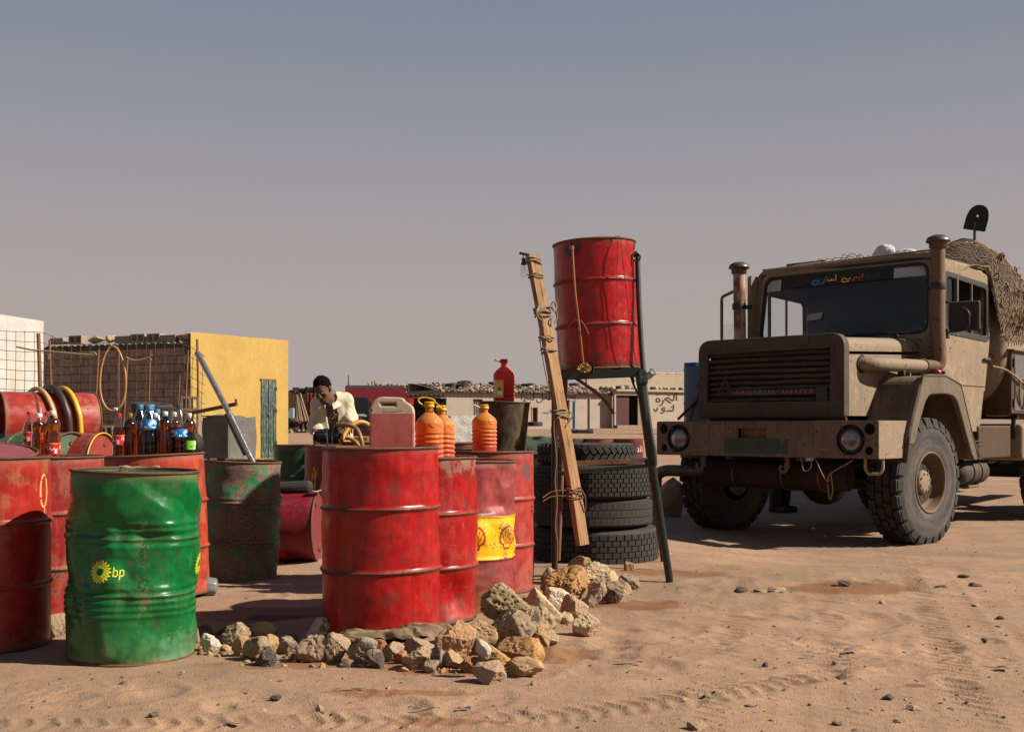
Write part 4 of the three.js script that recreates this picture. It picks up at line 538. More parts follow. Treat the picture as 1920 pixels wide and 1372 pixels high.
function rock(px, base, w, h, tone, label, o = {}) {
  rockSeed++; let D = o.D ?? FOC * EYE / (base - HZ); if (!o.D) for (let k = 0; k < 5; k++) D = FOC * (EYE - gh(PX(px, D), D)) / (base - HZ);
  const s = FOC / D, W = w / s, H = h / s * (o.y ? 1 : 1.22) + .01, dp = W * (o.deep ?? .9), g = rockGeo(W * 1.14, H * 1.06, dp, tone, rockSeed, w > 60 ? 30 : w > 38 ? 22 : 14, o), z = -D - dp * .42, x = PX(px, D);
  const m = solo('rock', label, 'rock', g, M_rock, 'rocks lined up along the edge of the stand'); m.position.set(x, (o.y ?? gh(x, -z)) - (o.y ? 0 : h / s * .20 + .008), z); if (o.rz) m.rotation.z = o.rz; return m;
}
// along the front, from the green drum to the big boulders
rock(366, 1206, 14, 26, 'warm', 'small upright tan stone touching the right side of the green sunflower drum');
rock(379, 1204, 34, 26, 'dark', 'dark slate stone beside the green sunflower drum', { planes: 12 });
rock(384, 1187, 18, 18, 'tan', 'little tan stone above the dark slate stone by the green drum');
rock(411, 1190, 31, 20, 'tan', 'flat-topped tan stone at the back of the row near the green drum');
rock(391, 1222, 38, 28, 'white', 'pale stone with black specks low beside the green drum', { tone2: 'dark', planes: 12 });
rock(437, 1211, 52, 38, 'grey', 'broad grey-tan pitted stone in the left part of the row', { tone2: 'tan', pit: .8 });
rock(491, 1203, 50, 32, 'tan', 'smooth rounded tan stone highest in the left part of the row', { pit: .15 });
rock(452, 1184, 36, 13, 'orange', 'thin orange flake of stone behind the left part of the row', { planes: 14 });
rock(448, 1232, 31, 35, 'warm', 'tan block standing left of the shadowed stone');
rock(477, 1241, 52, 40, 'olive', 'shadowed wedge-shaped stone above the charcoal stone', { tone2: 'dark' });
rock(498, 1250, 44, 32, 'dark', 'charcoal black stone lying lowest in the left part of the row', { planes: 12, pit: .9 });
rock(503, 1228, 36, 33, 'tan', 'tan stone tucked right of the shadowed wedge stone');
rock(544, 1204, 24, 14, 'dark', 'small dark stone at the back left of the pinkish stone', { planes: 12 });
rock(536, 1226, 35, 28, 'speck', 'black and cream speckled stone left of the pinkish stone', { tone2: 'dark' });
rock(582, 1243, 60, 45, 'pink', 'pinkish stone narrowing downwards before the big red drum', { pit: .3 });
rock(597, 1202, 48, 38, 'white', 'black and white stone standing behind the pinkish stone', { tone2: 'dark', planes: 12 });
rock(629, 1242, 44, 50, 'pink', 'upright mottled brown stone right of the pinkish stone', { pit: .7 });
rock(672, 1209, 56, 27, 'ochre', 'ochre humped stone against the foot of the big red drum', { pit: .2 });
rock(676, 1249, 54, 48, 'speck', 'dark streaked stone below the ochre humped stone', { tone2: 'dark', pit: .8 });
rock(702, 1254, 31, 33, 'dark', 'small dark lump at the foot of the dark streaked stone', { planes: 12 });
rock(732, 1242, 42, 32, 'grey', 'tilted grey-tan stone under the folded cloth', { planes: 13 });
rock(708, 1222, 30, 20, 'orange', 'small rusty orange stone between the streaked stone and the cloth');
rock(784, 1229, 54, 28, 'grey', 'flat grey-tan slab below the right end of the cloth', { pit: .2 });
rock(779, 1258, 48, 40, 'pink', 'triangular stone in front of the flat slab', { planes: 14 });
rock(752, 1246, 26, 22, 'orange', 'reddish brown stone beneath the flat slab');
rock(820, 1254, 30, 42, 'speck', 'thin upright dark stone with a white streak', { tone2: 'dark', planes: 13 });
rock(806, 1262, 30, 20, 'grey', 'low grey stone at the foot of the thin upright stone');
rock(852, 1250, 72, 74, 'warm', 'big orange-tan pitted stone left of the boulders', { pit: .35 });
rock(848, 1256, 44, 30, 'tan', 'tan toe-like stone at the foot of the big orange-tan stone');
rock(901, 1222, 58, 40, 'tan', 'rounded tan stone leaning on the grey boulder', { pit: .6, D: 5.1, y: .045 });
rock(955, 1226, 98, 74, 'grey', 'large grey-tan pitted boulder under the topmost boulder', { tone2: 'tan', pit: .7, planes: 7 });
rock(947, 1166, 86, 80, 'olive', 'topmost olive boulder, rough and deeply pitted', { pit: 1.1, planes: 7, D: 5.34, y: .078 });
rock(1013, 1182, 74, 70, 'pale', 'long pale smooth boulder right of the topmost boulder', { pit: .12, planes: 8 });
rock(992, 1196, 40, 54, 'grey', 'grey stone squeezed between the boulders', { tone2: 'dark' });
rock(1012, 1218, 38, 40, 'tan', 'pitted tan stone with a dark hollow right of the grey boulder', { pit: 1 });
rock(1031, 1208, 30, 24, 'pale', 'smooth whitish pebble-like stone at the right of the boulders', { pit: 0, planes: 4 });
rock(977, 1250, 82, 46, 'ochre', 'ochre stone lying slanted below the grey boulder', { pit: .3, planes: 7 });
rock(984, 1271, 66, 31, 'tan', 'flattened tan stone lowest at the right of the pile', { pit: .2 });
rock(920, 1264, 66, 48, 'ochre', 'brownish stone behind the pale forked stone', { pit: .3 });
rock(917, 1284, 58, 35, 'pink', 'pinkish flat-faced stone lowest of the whole pile', { planes: 13, pit: .2 });
rock(912, 1264, 26, 36, 'white', 'pale bone-like forked stone on the pile', { planes: 6, pit: .2, D: 4.66, y: .075, rz: .3 });
rock(880, 1262, 34, 26, 'orange', 'reddish stone between the toe-like stone and the brownish stone');
rock(1100, 1192, 48, 37, 'pale', 'lone pale stone lying apart on the sand right of the pile', { pit: .7 });
// the second heap, at the foot of the stand
rock(1079, 1160, 48, 40, 'pink', 'pinkish domed stone at the near end of the stand heap', { pit: .3 });
rock(1047, 1140, 48, 34, 'white', 'whitish pitted stone below the large ochre stone', { tone2: 'pink', pit: .9 });
rock(1037, 1144, 30, 20, 'grey', 'thin grey flake left of the whitish pitted stone', { planes: 14 });
rock(1060, 1171, 30, 20, 'pale', 'small pale stone half sunk below the pinkish domed stone');
rock(1062, 1132, 86, 62, 'ochre', 'large ochre stone in the stand heap, honeycombed', { pit: 1.1 });
rock(1032, 1096, 34, 28, 'speck', 'black and cream stone by the left leg of the stand', { tone2: 'dark' });
rock(1087, 1072, 40, 26, 'tan', 'tan stone behind the heap against the tyres');
rock(1113, 1094, 58, 34, 'pale', 'pale knobbly stone at the top of the stand heap', { pit: .9 });
rock(1141, 1104, 44, 28, 'pale', 'pale broken stone right of the knobbly one', { planes: 13 });
rock(1161, 1115, 48, 26, 'grey', 'grey block like a broken concrete piece in the stand heap', { planes: 16, pit: .1 });
rock(1181, 1107, 36, 28, 'speck', 'striped dark stone at the right end of the stand heap', { tone2: 'dark' });
rock(1120, 1132, 36, 42, 'grey', 'brown upright stone in front of the knobbly one', { tone2: 'pink' });
rock(1151, 1133, 34, 24, 'dark', 'dark brown wedge at the right foot of the stand heap', { planes: 13, tone2: 'orange' });
rock(1105, 1140, 22, 22, 'speck', 'small two-coloured stone at the front of the stand heap', { tone2: 'dark' });
rock(1181, 1071, 19, 16, 'tan', 'small upright stone in front of the bottom tyre');
// by the left drums
rock(100, 1196, 46, 40, 'pink', 'brown stone in the shadow between the left red drum and the green drum', { pit: .5 });
rock(112, 1172, 38, 22, 'tan', 'tan stone behind the one between the left drums', {});
rock(80, 1178, 30, 20, 'grey', 'small stone at the foot of the left red drum');
// far boulder by the truck wheel
rock(1252, 968, 62, 66, 'pink', 'brown boulder beside the front wheel of the truck', { pit: .2, planes: 5 });
// loose stones and scraps on the open ground
const loose = [[598, 1334, 17, 14, 'grey', 'grey round stone alone on the sand at the bottom centre'], [285, 1346, 18, 12, 'dark', 'dark angular stone on the sand below the green drum'], [515, 1312, 22, 8, 'dark', 'flat dark stone pair on the sand below the rock row'], [1586, 1100, 26, 14, 'dark', 'dark lump in the middle of the orange damp patch'], [1392, 1110, 26, 11, 'dark', 'low brown stone left of the damp patch by the truck'], [1428, 1110, 26, 8, 'grey', 'flat brown stone in the row left of the damp patch'], [1460, 1110, 34, 9, 'grey', 'longest of the low stones left of the damp patch'], [1656, 1133, 12, 10, 'grey', 'small pointed grey stone below the damp patch'], [1596, 1135, 16, 6, 'pale', 'pale flat chip below the damp patch'], [1848, 1202, 14, 6, 'dark', 'small black stone at the right edge of the sand'], [1668, 1313, 24, 10, 'dark', 'brown stone half sunk in the sand at the lower right'], [1718, 1334, 30, 12, 'grey', 'grey crumbly clod at the lower right corner'], [1310, 1371, 40, 20, 'grey', 'grey clod cut by the bottom edge of the photograph'], [1572, 1362, 20, 12, 'dark', 'dark clod near the bottom edge right of centre'], [1330, 1308, 22, 8, 'dark', 'dark flat stone on the tyre print'], [1590, 1285, 16, 6, 'grey', 'small flat stone right of the tyre print'], [1436, 1248, 12, 7, 'dark', 'small dark stone in the middle of the open sand'], [1000, 1285, 12, 9, 'pink', 'small pinkish pebble right of the lowest stone of the pile'], [728, 1293, 12, 7, 'tan', 'tan pebble on the sand below the cloth'], [228, 1284, 16, 6, 'dark', 'thin dark chip below the green drum'], [1832, 1100, 26, 8, 'dark', 'dark flat clod on the ground right of the truck wheel'], [1810, 1083, 22, 7, 'dark', 'small clod behind the flat one right of the truck wheel'], [1770, 1103, 24, 6, 'dark', 'thin dark clod below the front wheel of the truck'], [1833, 1139, 20, 7, 'grey', 'grey flat clod at the right side'], [1880, 1162, 16, 8, 'dark', 'dark clod nearest the right edge']];
for (const [px, b, w, h, tone, lab] of loose) { const m = rock(px, b, w * .9, h * .72, tone, lab, { pit: .3, planes: 14 }); m.name = numbered('stone'); m.userData.category = 'stone'; m.userData.group = 'stones scattered on the sand'; }
{ // rubble chips packed between the stones of the edging
  const r = rng(19), g = rockGeo(1, .7, .9, 'tan', 350, 5, { pit: .2 }), N = 240, im = new THREE.InstancedMesh(g, M_rock, N), M = new THREE.Matrix4(), Q = new THREE.Quaternion(), E = new THREE.Euler(); im.name = 'rubble_chips'; im.userData = { kind: 'stuff', label: 'small tan rubble chips between the edging stones', category: 'rubble' };
  const line = [[368, 1215], [450, 1228], [520, 1238], [620, 1240], [700, 1246], [800, 1252], [880, 1258], [960, 1255], [1010, 1215], [1040, 1180], [1080, 1145], [1130, 1122], [1180, 1105]];
  for (let i = 0; i < N; i++) { const q = r() * (line.length - 1.001), k = floor(q), f = q - k, p = GP(lerp(line[k][0], line[k + 1][0], f) + (r() - .5) * 30, lerp(line[k][1], line[k + 1][1], f) + (r() - .62) * 34); const s = .012 + r() * r() * .05; Q.setFromEuler(E.set(r() * 2, r() * 6.28, r() * 2)); M.compose(V(p.x, groundY(p.x, p.z) - s * .15, p.z), Q, V(s * (1 + r()), s, s * (1 + r()))); im.setMatrixAt(i, M); im.setColorAt(i, lin(...[[1, 1, 1], [.8, .75, .75], [1.1, .85, .6], [.5, .5, .55]][r() * 4 | 0])); }
  im.castShadow = im.receiveShadow = true; scene.add(im);
}
{ // grit and crumbs strewn over the ground
  const r = rng(9), vs = [0, 1, 2].map(k => rockGeo(1, .6, .9, ['grey', 'dark', 'tan'][k], 300 + k, 2, { pit: .2, planes: 9 }));
  const counts = [700, 1900, 900], M = new THREE.Matrix4(), Q = new THREE.Quaternion(), E = new THREE.Euler();
  vs.forEach((g, k) => { const im = new THREE.InstancedMesh(g, M_rock, counts[k]); im.name = numbered('gravel'); im.userData = { kind: 'stuff', label: ['grey grit strewn over the sand', 'dark crumbs of stone and oil-soaked earth strewn over the sand', 'tan crumbs strewn over the sand'][k], category: 'gravel' };
    for (let i = 0; i < counts[k]; i++) { let px, py; const zone = r(); if (zone < .55) { px = 1230 + r() * 700; py = 990 + pow(r(), .8) * 385; } else if (zone < .85) { px = -20 + r() * 1400; py = 1215 + r() * 160; } else { px = 350 + r() * 1000; py = 1060 + r() * 220; } const p = GP(px, py); const s = (.0022 + pow(r(), 8) * .013) * (k === 1 && px > 1400 ? 1.25 : 1); Q.setFromEuler(E.set(r() * .6, r() * 6.28, r() * .6)); M.compose(V(p.x, groundY(p.x, p.z) - s * .12, p.z), Q, V(s * (1 + r()), s * (.5 + r() * .6), s * (1 + r() * .5))); im.setMatrixAt(i, M); }
    im.castShadow = im.receiveShadow = true; scene.add(im); });
}
// scraps of plastic, cloth and a bottle on the ground
function scrap(px, py, w, d, c, label, seed, rot = 0) { const p = GP(px, py), g = warp(new THREE.PlaneGeometry(w, d, 12, 6).rotateX(-PI / 2), v => { const k = 1 - .6 * abs(n3(v.x * 30 + seed, 0, 2)); v.z *= k; v.y += .010 + .012 * n3(v.x * 25 + seed, 1, v.z * 25); }); g.rotateY(rot); const s = solo('scrap', label, 'scrap', g, std(c, { side: THREE.DoubleSide, roughness: .6 })); s.position.set(p.x, groundY(p.x, p.z), p.z); return s; }
scrap(655, 1297, .13, .02, [.06, .065, .08], 'dark strip of plastic on the sand below the cloth', 1, .1); scrap(1180, 1242, .12, .025, [.07, .075, .09], 'dark torn strip on the sand right of the pile', 2, .15); scrap(432, 1362, .07, .03, [.5, .44, .38], 'white chip on the sand at the bottom edge', 3, .1); scrap(870, 1331, .05, .04, [.06, .065, .08], 'dark crumpled scrap near the bottom edge, below the pile', 4); scrap(1497, 1197, .06, .03, [.13, .16, .2], 'bluish scrap in the middle of the open sand', 5); scrap(1516, 1236, .05, .02, [.08, .1, .13], 'blue-grey scrap right of the middle sand', 6); scrap(1248, 788 + 30 + 222, .10, .05, [.5, .43, .36], 'pale paper scrap on the sand before the truck', 7); scrap(800, 1330, .1, .012, [.05, .05, .06], 'curl of dark string on the sand near the bottom edge', 8, .2); scrap(1865, 1258, .12, .03, [.05, .07, .09], 'blue-black strip at the right edge of the sand', 9, -.2); scrap(1594, 1226, .05, .03, [.15, .16, .18], 'grey scrap on the sand at right of centre', 10); scrap(1410, 1322, .04, .03, [.07, .09, .12], 'small bluish scrap by the tyre print', 11);
{ // crumpled clear bottle end
  const p = GP(413, 1117), t = solo('cut_bottle', 'cut-off crumpled plastic bottle lying by the orange-red drum', 'bottle', warp(lathe([[.0, 0], [.03, .0], [.052, .01], [.056, .03], [.055, .07], [.05, .10]], 40), v => { const k = 1 + .12 * n3(v.x * 30, v.y * 20, v.z * 30); v.x *= k; v.z *= k; }), new THREE.MeshPhysicalMaterial({ color: lin(.30, .29, .30), transmission: .6, thickness: 0, roughness: .35, side: THREE.DoubleSide })); t.position.set(p.x - .03, p.y + .05, p.z - .03); t.rotation.set(1.2, 0, 1.1); }
{ // folded cloth lying on the rocks
  const g = gridGeo(120, 28, (u, v) => { const w = .4 + .6 * n3(u * 3, 4, 2) + .5, x = lerp(-.34, .36, u) + .03 * n3(u * 5, v * 3, 1), k = .35 + .65 * exp(-(((u - .52) / .22) ** 2)) + .15 * sin(u * 11), q = (v - .5) * .16 * k; const fold = ridge(u * 5 + v * .8, v * 2.2 - u * 2, 4.4, 3); return [x, .03 + .055 * k * sin(v * PI) + .030 * fold * k + .012 * n3(u * 16, v * 6, 3), q + .03 * n3(u * 7, v * 2, 9)]; });
  const p = GP(778, 1216); const m = solo('cloth', 'twisted sand-coloured cloth lying on the rocks before the big red drum', 'cloth', g, std([.25, .17, .10], { side: THREE.DoubleSide, roughness: .95 })); m.position.set(p.x, p.y + .02, p.z - .02); m.rotation.y = -.05; }
// ---------------------------------------------------------------- buildings
const M_block = [[.40, .28, .205], [.36, .25, .18], [.44, .31, .225]].map(c => std(c, { t: T_concrete, bumpScale: .012 })), M_mortar = std([.15, .10, .072], { t: T_concrete, bumpScale: .01 }), M_wood = std([.2, .13, .08], { t: T_wood });
const blockGeo = [0, 1, 2].map(k => boxUV(warp(new THREE.BoxGeometry(.385, .178, .16, 4, 3, 1), v => { v.x += .006 * n3(v.y * 9, k * 3, v.z * 5); v.y += .005 * n3(v.x * 9, k * 3 + 1, v.z * 5); v.z += .006 * n3(v.x * 7, v.y * 7, k * 5); }), 1.3));
const hollow = (() => { const s = new THREE.Shape([[-.2, -.1], [.2, -.1], [.2, .1], [-.2, .1]].map(p => new THREE.Vector2(...p))); for (const x of [-.095, .095]) s.holes.push(new THREE.Path([[x - .07, -.07], [x - .07, .07], [x + .07, .07], [x + .07, -.07]].map(p => new THREE.Vector2(...p)))); return boxUV(extrude(s, .2, .003).translate(0, .1, -.1)); })();
const wallPts = (a, da, D, L) => V(a + da[0] * L, 0, -(D + da[1] * L));
{ // block building with the yellow end wall
  const C = V(-7.466, 0, -26), db = V(-.92, 0, -.39).normalize(), dy = V(.616, 0, -.788).normalize(), g0 = gh(-7.4, 26) - .05, TOP = 3.17, t = thing('block_building', 'low block-built store with a yellow end wall and narrow green door', 'building', C); const inv = V(0, 0, 0);
  const face = (d, L0, L1, y0, y1, off, th = .04) => { const n = V(-d.z, 0, d.x); if (n.z < 0) n.negate(); const m = d.clone().multiplyScalar((L0 + L1) / 2).addScaledVector(n, off), g = new THREE.BoxGeometry(L1 - L0, y1 - y0, th); boxUV; const gg = boxUV(g); gg.rotateY(atan2(-d.z, d.x)); return gg.translate(m.x, (y0 + y1) / 2, m.z); };
  const front = part(t, 'front_wall', face(db, .02, 7.4, g0 - .3, TOP - .17, -.13, .2), M_mortar);
  const n = V(.39, 0, 1); const nb = V(-db.z, 0, db.x); if (nb.z < 0) nb.negate(); const rot = atan2(-db.z, db.x), r = rng(31);
  for (let j = 0; j < 15; j++) for (let i = 0; i < 12; i++) { const L = .2 + i * .402 + (j % 2 ? .2 : 0), y = g0 + .1 + j * .192; if (y > TOP - .30 || L > 4.9) continue; const m = part(front, 'block', blockGeo[r() * 3 | 0], M_block[r() * 3 | 0]); m.position.copy(db.clone().multiplyScalar(L).addScaledVector(nb, -.085 + r() * .012)); m.position.y = y; m.rotation.y = rot + (r() - .5) * .012; }
  const yw = part(t, 'yellow_wall', (() => { const g = gridGeo(60, 40, (u, v) => { const L = u * 2.93, p = dy.clone().multiplyScalar(L), y = lerp(g0 - .3, TOP + .08 - .02 * u, v) + (v > .99 ? .014 * n3(u * 14, 2, 1) : 0); const nn = V(-dy.z, 0, dy.x); if (nn.z < 0) nn.negate(); const o = .006 * n3(u * 8, v * 8, 1); return [p.x + nn.x * o, y, p.z + nn.z * o]; }); const uv = g.attributes.uv; for (let i = 0; i < uv.count; i++) uv.setXY(i, uv.getX(i) * 1.45, uv.getY(i) * 1.6); return g; })(), std([.52, .335, .075], { t: T_plaster, side: THREE.DoubleSide, bumpScale: .008 }));
  part(t, 'wall_core', [face(dy, 0.0, 2.93, g0 - .3, TOP + .05, -.14, .2), tg(box(.10, TOP - g0 + .3, .10), -.02, (TOP + g0 - .3) / 2 + .0, -.14, 0, .4)], M_mortar);
  const far = dy.clone().multiplyScalar(2.93); part(t, 'rear_wall', face(db, .16, 7.4, g0 - .3, TOP, 0).translate(far.x, 0, far.z), M_mortar); part(t, 'side_wall', face(dy, 0, 2.9, g0 - .3, TOP - .2, 0).translate(db.x * 7.3, 0, db.z * 7.3), M_mortar);
  // roof sheet whose wavy edge shows
  const sheet = gridGeo(240, 6, (u, v) => { const L = lerp(.05, 7.4, u), p = db.clone().multiplyScalar(L).addScaledVector(dy, lerp(-.10, 2.9, v)); return [p.x, TOP - .16 + .018 * sin(L * 2 * PI / .19) + .03 * u - .02 * v, p.z]; }); part(t, 'roof_sheet', sheet, std([.28, .36, .37], { t: T_grime, side: THREE.DoubleSide, roughness: .6 }));
  // green door in a rusty frame
  const ny = V(-dy.z, 0, dy.x); if (ny.z < 0) ny.negate(); const ry = atan2(-dy.z, dy.x), L0 = 2.06, L1 = 2.49, yb = g0 + .03, yt = 2.2, M_door = std([1, 1, 1], { t: tex(256, 512, (u, v, o) => { const a = tf(u, v, 6, 121, 5), b = tf(u, v * .3, 30, 122, 4), w = .75 * sstep(.06, .40, a * .25 + b * .75 + .30 * abs(v - .45) * 1.4 - .04); const k = mix3([.022, .062, .058], [.22, .165, .095], w); o[0] = k[0]; o[1] = k[1]; o[2] = k[2]; o[3] = .8; o[4] = .5 + b * .4; }, { bump: true, rough: false }), bumpScale: .006 });
  const dr = part(t, 'door_frame', [[L0 - .03, L1 + .03, yt, yt + .035], [L1, L1 + .035, yb, yt]].map(([a, b, c, d]) => face(dy, a, b, c, d, .012, .03)), M_rustbar);
  for (const [a, b] of [[L0, (L0 + L1) / 2 - .012], [(L0 + L1) / 2 + .012, L1]]) { const d = part(t, 'door_leaf', face(dy, a, b, yb, yt, .012, .022), M_door); const m = dy.clone().multiplyScalar((a + b) / 2).addScaledVector(ny, .028), ov = Array.from({ length: 24 }, (_, i) => { const q = i / 24 * 2 * PI, e = dy.clone().multiplyScalar(cos(q) * .055); return V(m.x + e.x, 1.02 + .60 * sign2(sin(q)) * pow(abs(sin(q)), .35) , m.z + e.z); }); part(d, 'moulding', tube(ov, .012, 60, 6, true), M_door); }
  part(dr, 'hinge', [.6, 1.4, 1.95].map(y => face(dy, L1 - .02, L1 + .05, y, y + .09, .03, .015)), M_gum); part(dr, 'padlock', rbox(.05, .07, .03, .01, ...dy.clone().multiplyScalar((L0 + L1) / 2).addScaledVector(ny, .05).setY(1.35).toArray(), 0, ry), M_chrome);
  // blocks laid loose along the roof edge
  const labs = ['solid block at the far left of the roof edge by the white wall', 'hollow two-hole block near the left end of the roof edge', 'rounded lump of mortar on the roof edge left of centre', 'pale broken stone beside the mortar lump on the roof edge', 'long solid block at the middle of the roof edge', 'left one of two neighbouring hollow blocks on the roof edge', 'right one of two neighbouring hollow blocks on the roof edge', 'long solid block near the right end of the roof edge', 'pale mortar rubble on the roof edge next to the yellow wall'];
  [[4.15, 's'], [3.55, 'h'], [2.95, 'l'], [2.5, 'p'], [2.08, 's'], [1.62, 'h'], [1.14, 'h'], [.72, 's'], [.28, 'l']].forEach(([L, k], i) => { const p = C.clone().addScaledVector(db, L).addScaledVector(dy, .12), m = solo('loose_block', labs[i], 'block', k === 'h' ? hollow.clone() : k === 's' ? boxUV(rbox(.46, .15 + (i % 3) * .02, .2, .012).translate(0, .08, 0)) : rockGeo(k === 'l' ? .5 : .26, .2, .25, k === 'p' ? 'pale' : 'pink', 400 + i, 8, { pit: .2 }), k === 'h' || k === 's' ? M_block[i % 3] : M_rock, 'blocks laid along the roof edge of the store'); m.position.set(p.x, TOP - .135 + .012 * L, p.z); m.rotation.y = rot + (i % 3 - 1) * .06; });
}
function sign2(x) { return x < 0 ? -1 : 1; }
{ // white wall at the left edge
  const a = V(-8.37, 0, -20), d = V(-.37, 0, .93).normalize(), g0 = gh(-8, 20), L = 9, H = 2.93; const T = tex(1024, 512, (u, v, o) => {
    const p = tf(u, v, 4, 131, 5), b = tf(u, v, 24, 132, 3), st = tf(u * .5, v * .06, 40, 133, 4); let k = .385 + p * .09 + b * .05; const rs = sstep(.02, .42, st + .25 * p) * .16; const sc = tf(u, v, 60, 134, 2) > .48 && b > .05;
    o[0] = k - (sc ? .18 : 0); o[1] = k * .965 - rs * .25 - (sc ? .18 : 0); o[2] = k * .91 - rs * .5 - (sc ? .17 : 0); o[3] = .9; o[4] = .5 + p * .4 + b * .3; }, { bump: true, rough: false });
  const t = thing('white_wall', 'whitewashed wall behind wire mesh at the left edge', 'wall', a); const g = gridGeo(40, 24, (u, v) => { const p = d.clone().multiplyScalar(u * L); return [p.x + .01 * n3(u * 9, v * 5, 2), lerp(g0 - .2, H + .03 * u * L, v) + (v > .98 ? .02 * n3(u * 12, 3, 3) : 0), p.z + .012 * n3(2, v * 7, u * 4)]; }); { const uv = g.attributes.uv; for (let i = 0; i < uv.count; i++) uv.setXY(i, uv.getX(i) * 2, uv.getY(i)); }
  part(t, 'face', g, std([1, 1, 1], { t: T, side: THREE.DoubleSide })); const th = V(-.93, 0, -.37).normalize().multiplyScalar(.12), md = d.clone().multiplyScalar(L / 2).add(th); part(t, 'core', boxUV(tg(new THREE.BoxGeometry(L - .02, H - g0 + .15, .22), md.x, (H + g0 - .2) / 2 - .03, md.z, 0, atan2(-d.z, d.x))), M_mortar);
}
{ // mesh fence with rebar posts
  const D = 18, t = thing('wire_fence', 'sagging wire mesh fence on rusty rebar posts before the block store', 'fence', [0, 0, 0]), r = rng(12), wires = [];
  const q = (px, py, d = D) => P(px, py, d); const top = x => 617 + 26 * sstep(70, 150, x) + 4 * sin(x * .02) + 3 * n3(x * .03, 2, 1) + (x > 350 ? 18 : 0);
  for (let x = -24; x < 386; x += x > 352 ? 9 : 17.5) wires.push(tube([q(x + 2 * n3(x, 1, 1), top(x)), q(x + 3 * n3(x, 2, 5), 690), q(x - 2, 780), q(x, 870)], .0045, 8, 4));
  for (let k = 0; k < 14; k++) { const pts = []; for (let x = -24; x <= 386; x += 34) { const y = top(x) + 2 + k * 18.2 + 2 * n3(x * .05, k, 2); pts.push(q(x, y)); } wires.push(tube(pts, .0045, 40, 4)); }
  part(t, 'wire_mesh', wires, std([.115, .065, .045], { roughness: .8 }), { kind: 'stuff' });
  for (const [x0, y0, x1, y1, w] of [[71, 625, 79, 860, .03], [92, 637, 99, 860, .018], [184, 655, 172, 880, .017], [222, 655, 222, 880, .013], [238, 672, 226, 880, .019], [281, 657, 275, 880, .015], [337, 702, 327, 880, .013], [352, 656, 342, 880, .016], [369, 636, 374, 880, .018]]) part(t, 'post', rod(q(x0, y0, D - .06), q(x1, y1, D - .06), w, 6), M_rustbar);
}
{ const q = (x, y, d = 17.6) => P(x, y, d), ring = Array.from({ length: 26 }, (_, i) => { const a = i / 26 * 2 * PI; return q(211 + 24 * cos(a) + 2 * sin(2 * a), 711 + 59 * sin(a) - (sin(a) > 0 ? 0 : 3), 17.6 - .05 * sin(a)); });
  solo('hose', 'thin orange hose hung in a long loop on the wire fence', 'hose', tube(ring, .016, 90, 8, true), std([.42, .20, .05], { roughness: .5 })); solo('clamp', 'pale clip at the bottom of the hanging orange hose loop', 'clip', rbox(.06, .05, .05, .015, ...q(216, 767, 17.5).toArray()), std([.55, .58, .60]));
  solo('rope', 'pale rope strung across the fence posts at the left', 'rope', [tube([q(30, 650), q(60, 656), q(96, 659), q(140, 663), q(178, 666)], .016, 30, 6), tube([q(178, 664), q(170, 668), q(168, 663), q(176, 661), q(180, 666)], .014, 20, 6), tube([q(88, 660), q(90, 670), q(88, 674), q(91, 668), q(90, 660)], .011, 16, 6)], M_rope); solo('rope', 'short pale rope tied in a sag between two fence posts', 'rope', [tube([q(236, 670), q(248, 675), q(262, 675), q(282, 669)], .016, 24, 6), tube([q(276, 671), q(286, 666), q(279, 668), q(283, 676), q(279, 670)], .013, 20, 6)], M_rope); }
{ // low wall and pillar of hollow blocks, with a tyre on it
  const D = 16, t = thing('block_wall', 'low wall of pale loose concrete blocks under the wire fence', 'wall', [0, 0, 0]), r = rng(44), M = std([.30, .215, .15], { t: T_concrete, bumpScale: .01 }), s = FOC / D;
  for (let j = 0; j < 5; j++) for (let i = 0; i < 9; i++) { const m = part(t, 'block', hollow, M); m.position.set(PX(165 + i * 24 + (j % 2 ? 10 : 0), D) * 1, gh(-5, D) + j * .202, -D - .3 + r() * .03); m.scale.set(.46, 1, .9); m.rotation.y = (r() - .5) * .1; }
  for (let j = 0; j < 7; j++) { const m = part(t, 'block', hollow, M); m.position.set(PX(370, D) + (r() - .5) * .03, gh(-5, D) + j * .202, -D + .35); m.scale.set(.60, 1, .9); m.rotation.y = .1 + (r() - .5) * .1; }
  const ty = thing('tyre', 'dark tyre lying on the low block wall behind the crowded bottles', 'tyre', P(285, 771, 15.9)); part(ty, 'carcass', tyreGeo(.29, .25, .17, 48, .012), M_rub); part(ty, 'tread', treadGeo(.29, .25, 5, 36, { groove: .010 }), M_rub, { kind: 'stuff' }); ty.rotation.set(.12, .4, -.08); ty.position.y -= .01;
  const t2 = thing('tyre', 'small black tyre wedged behind the green labelled bottle', 'tyre', V(PX(361, 7.16), .868 + .072, -7.16)); part(t2, 'carcass', tyreGeo(.072, .06, .04, 40, .004), M_rub); t2.rotation.set(PI / 2, 0, .5);
}
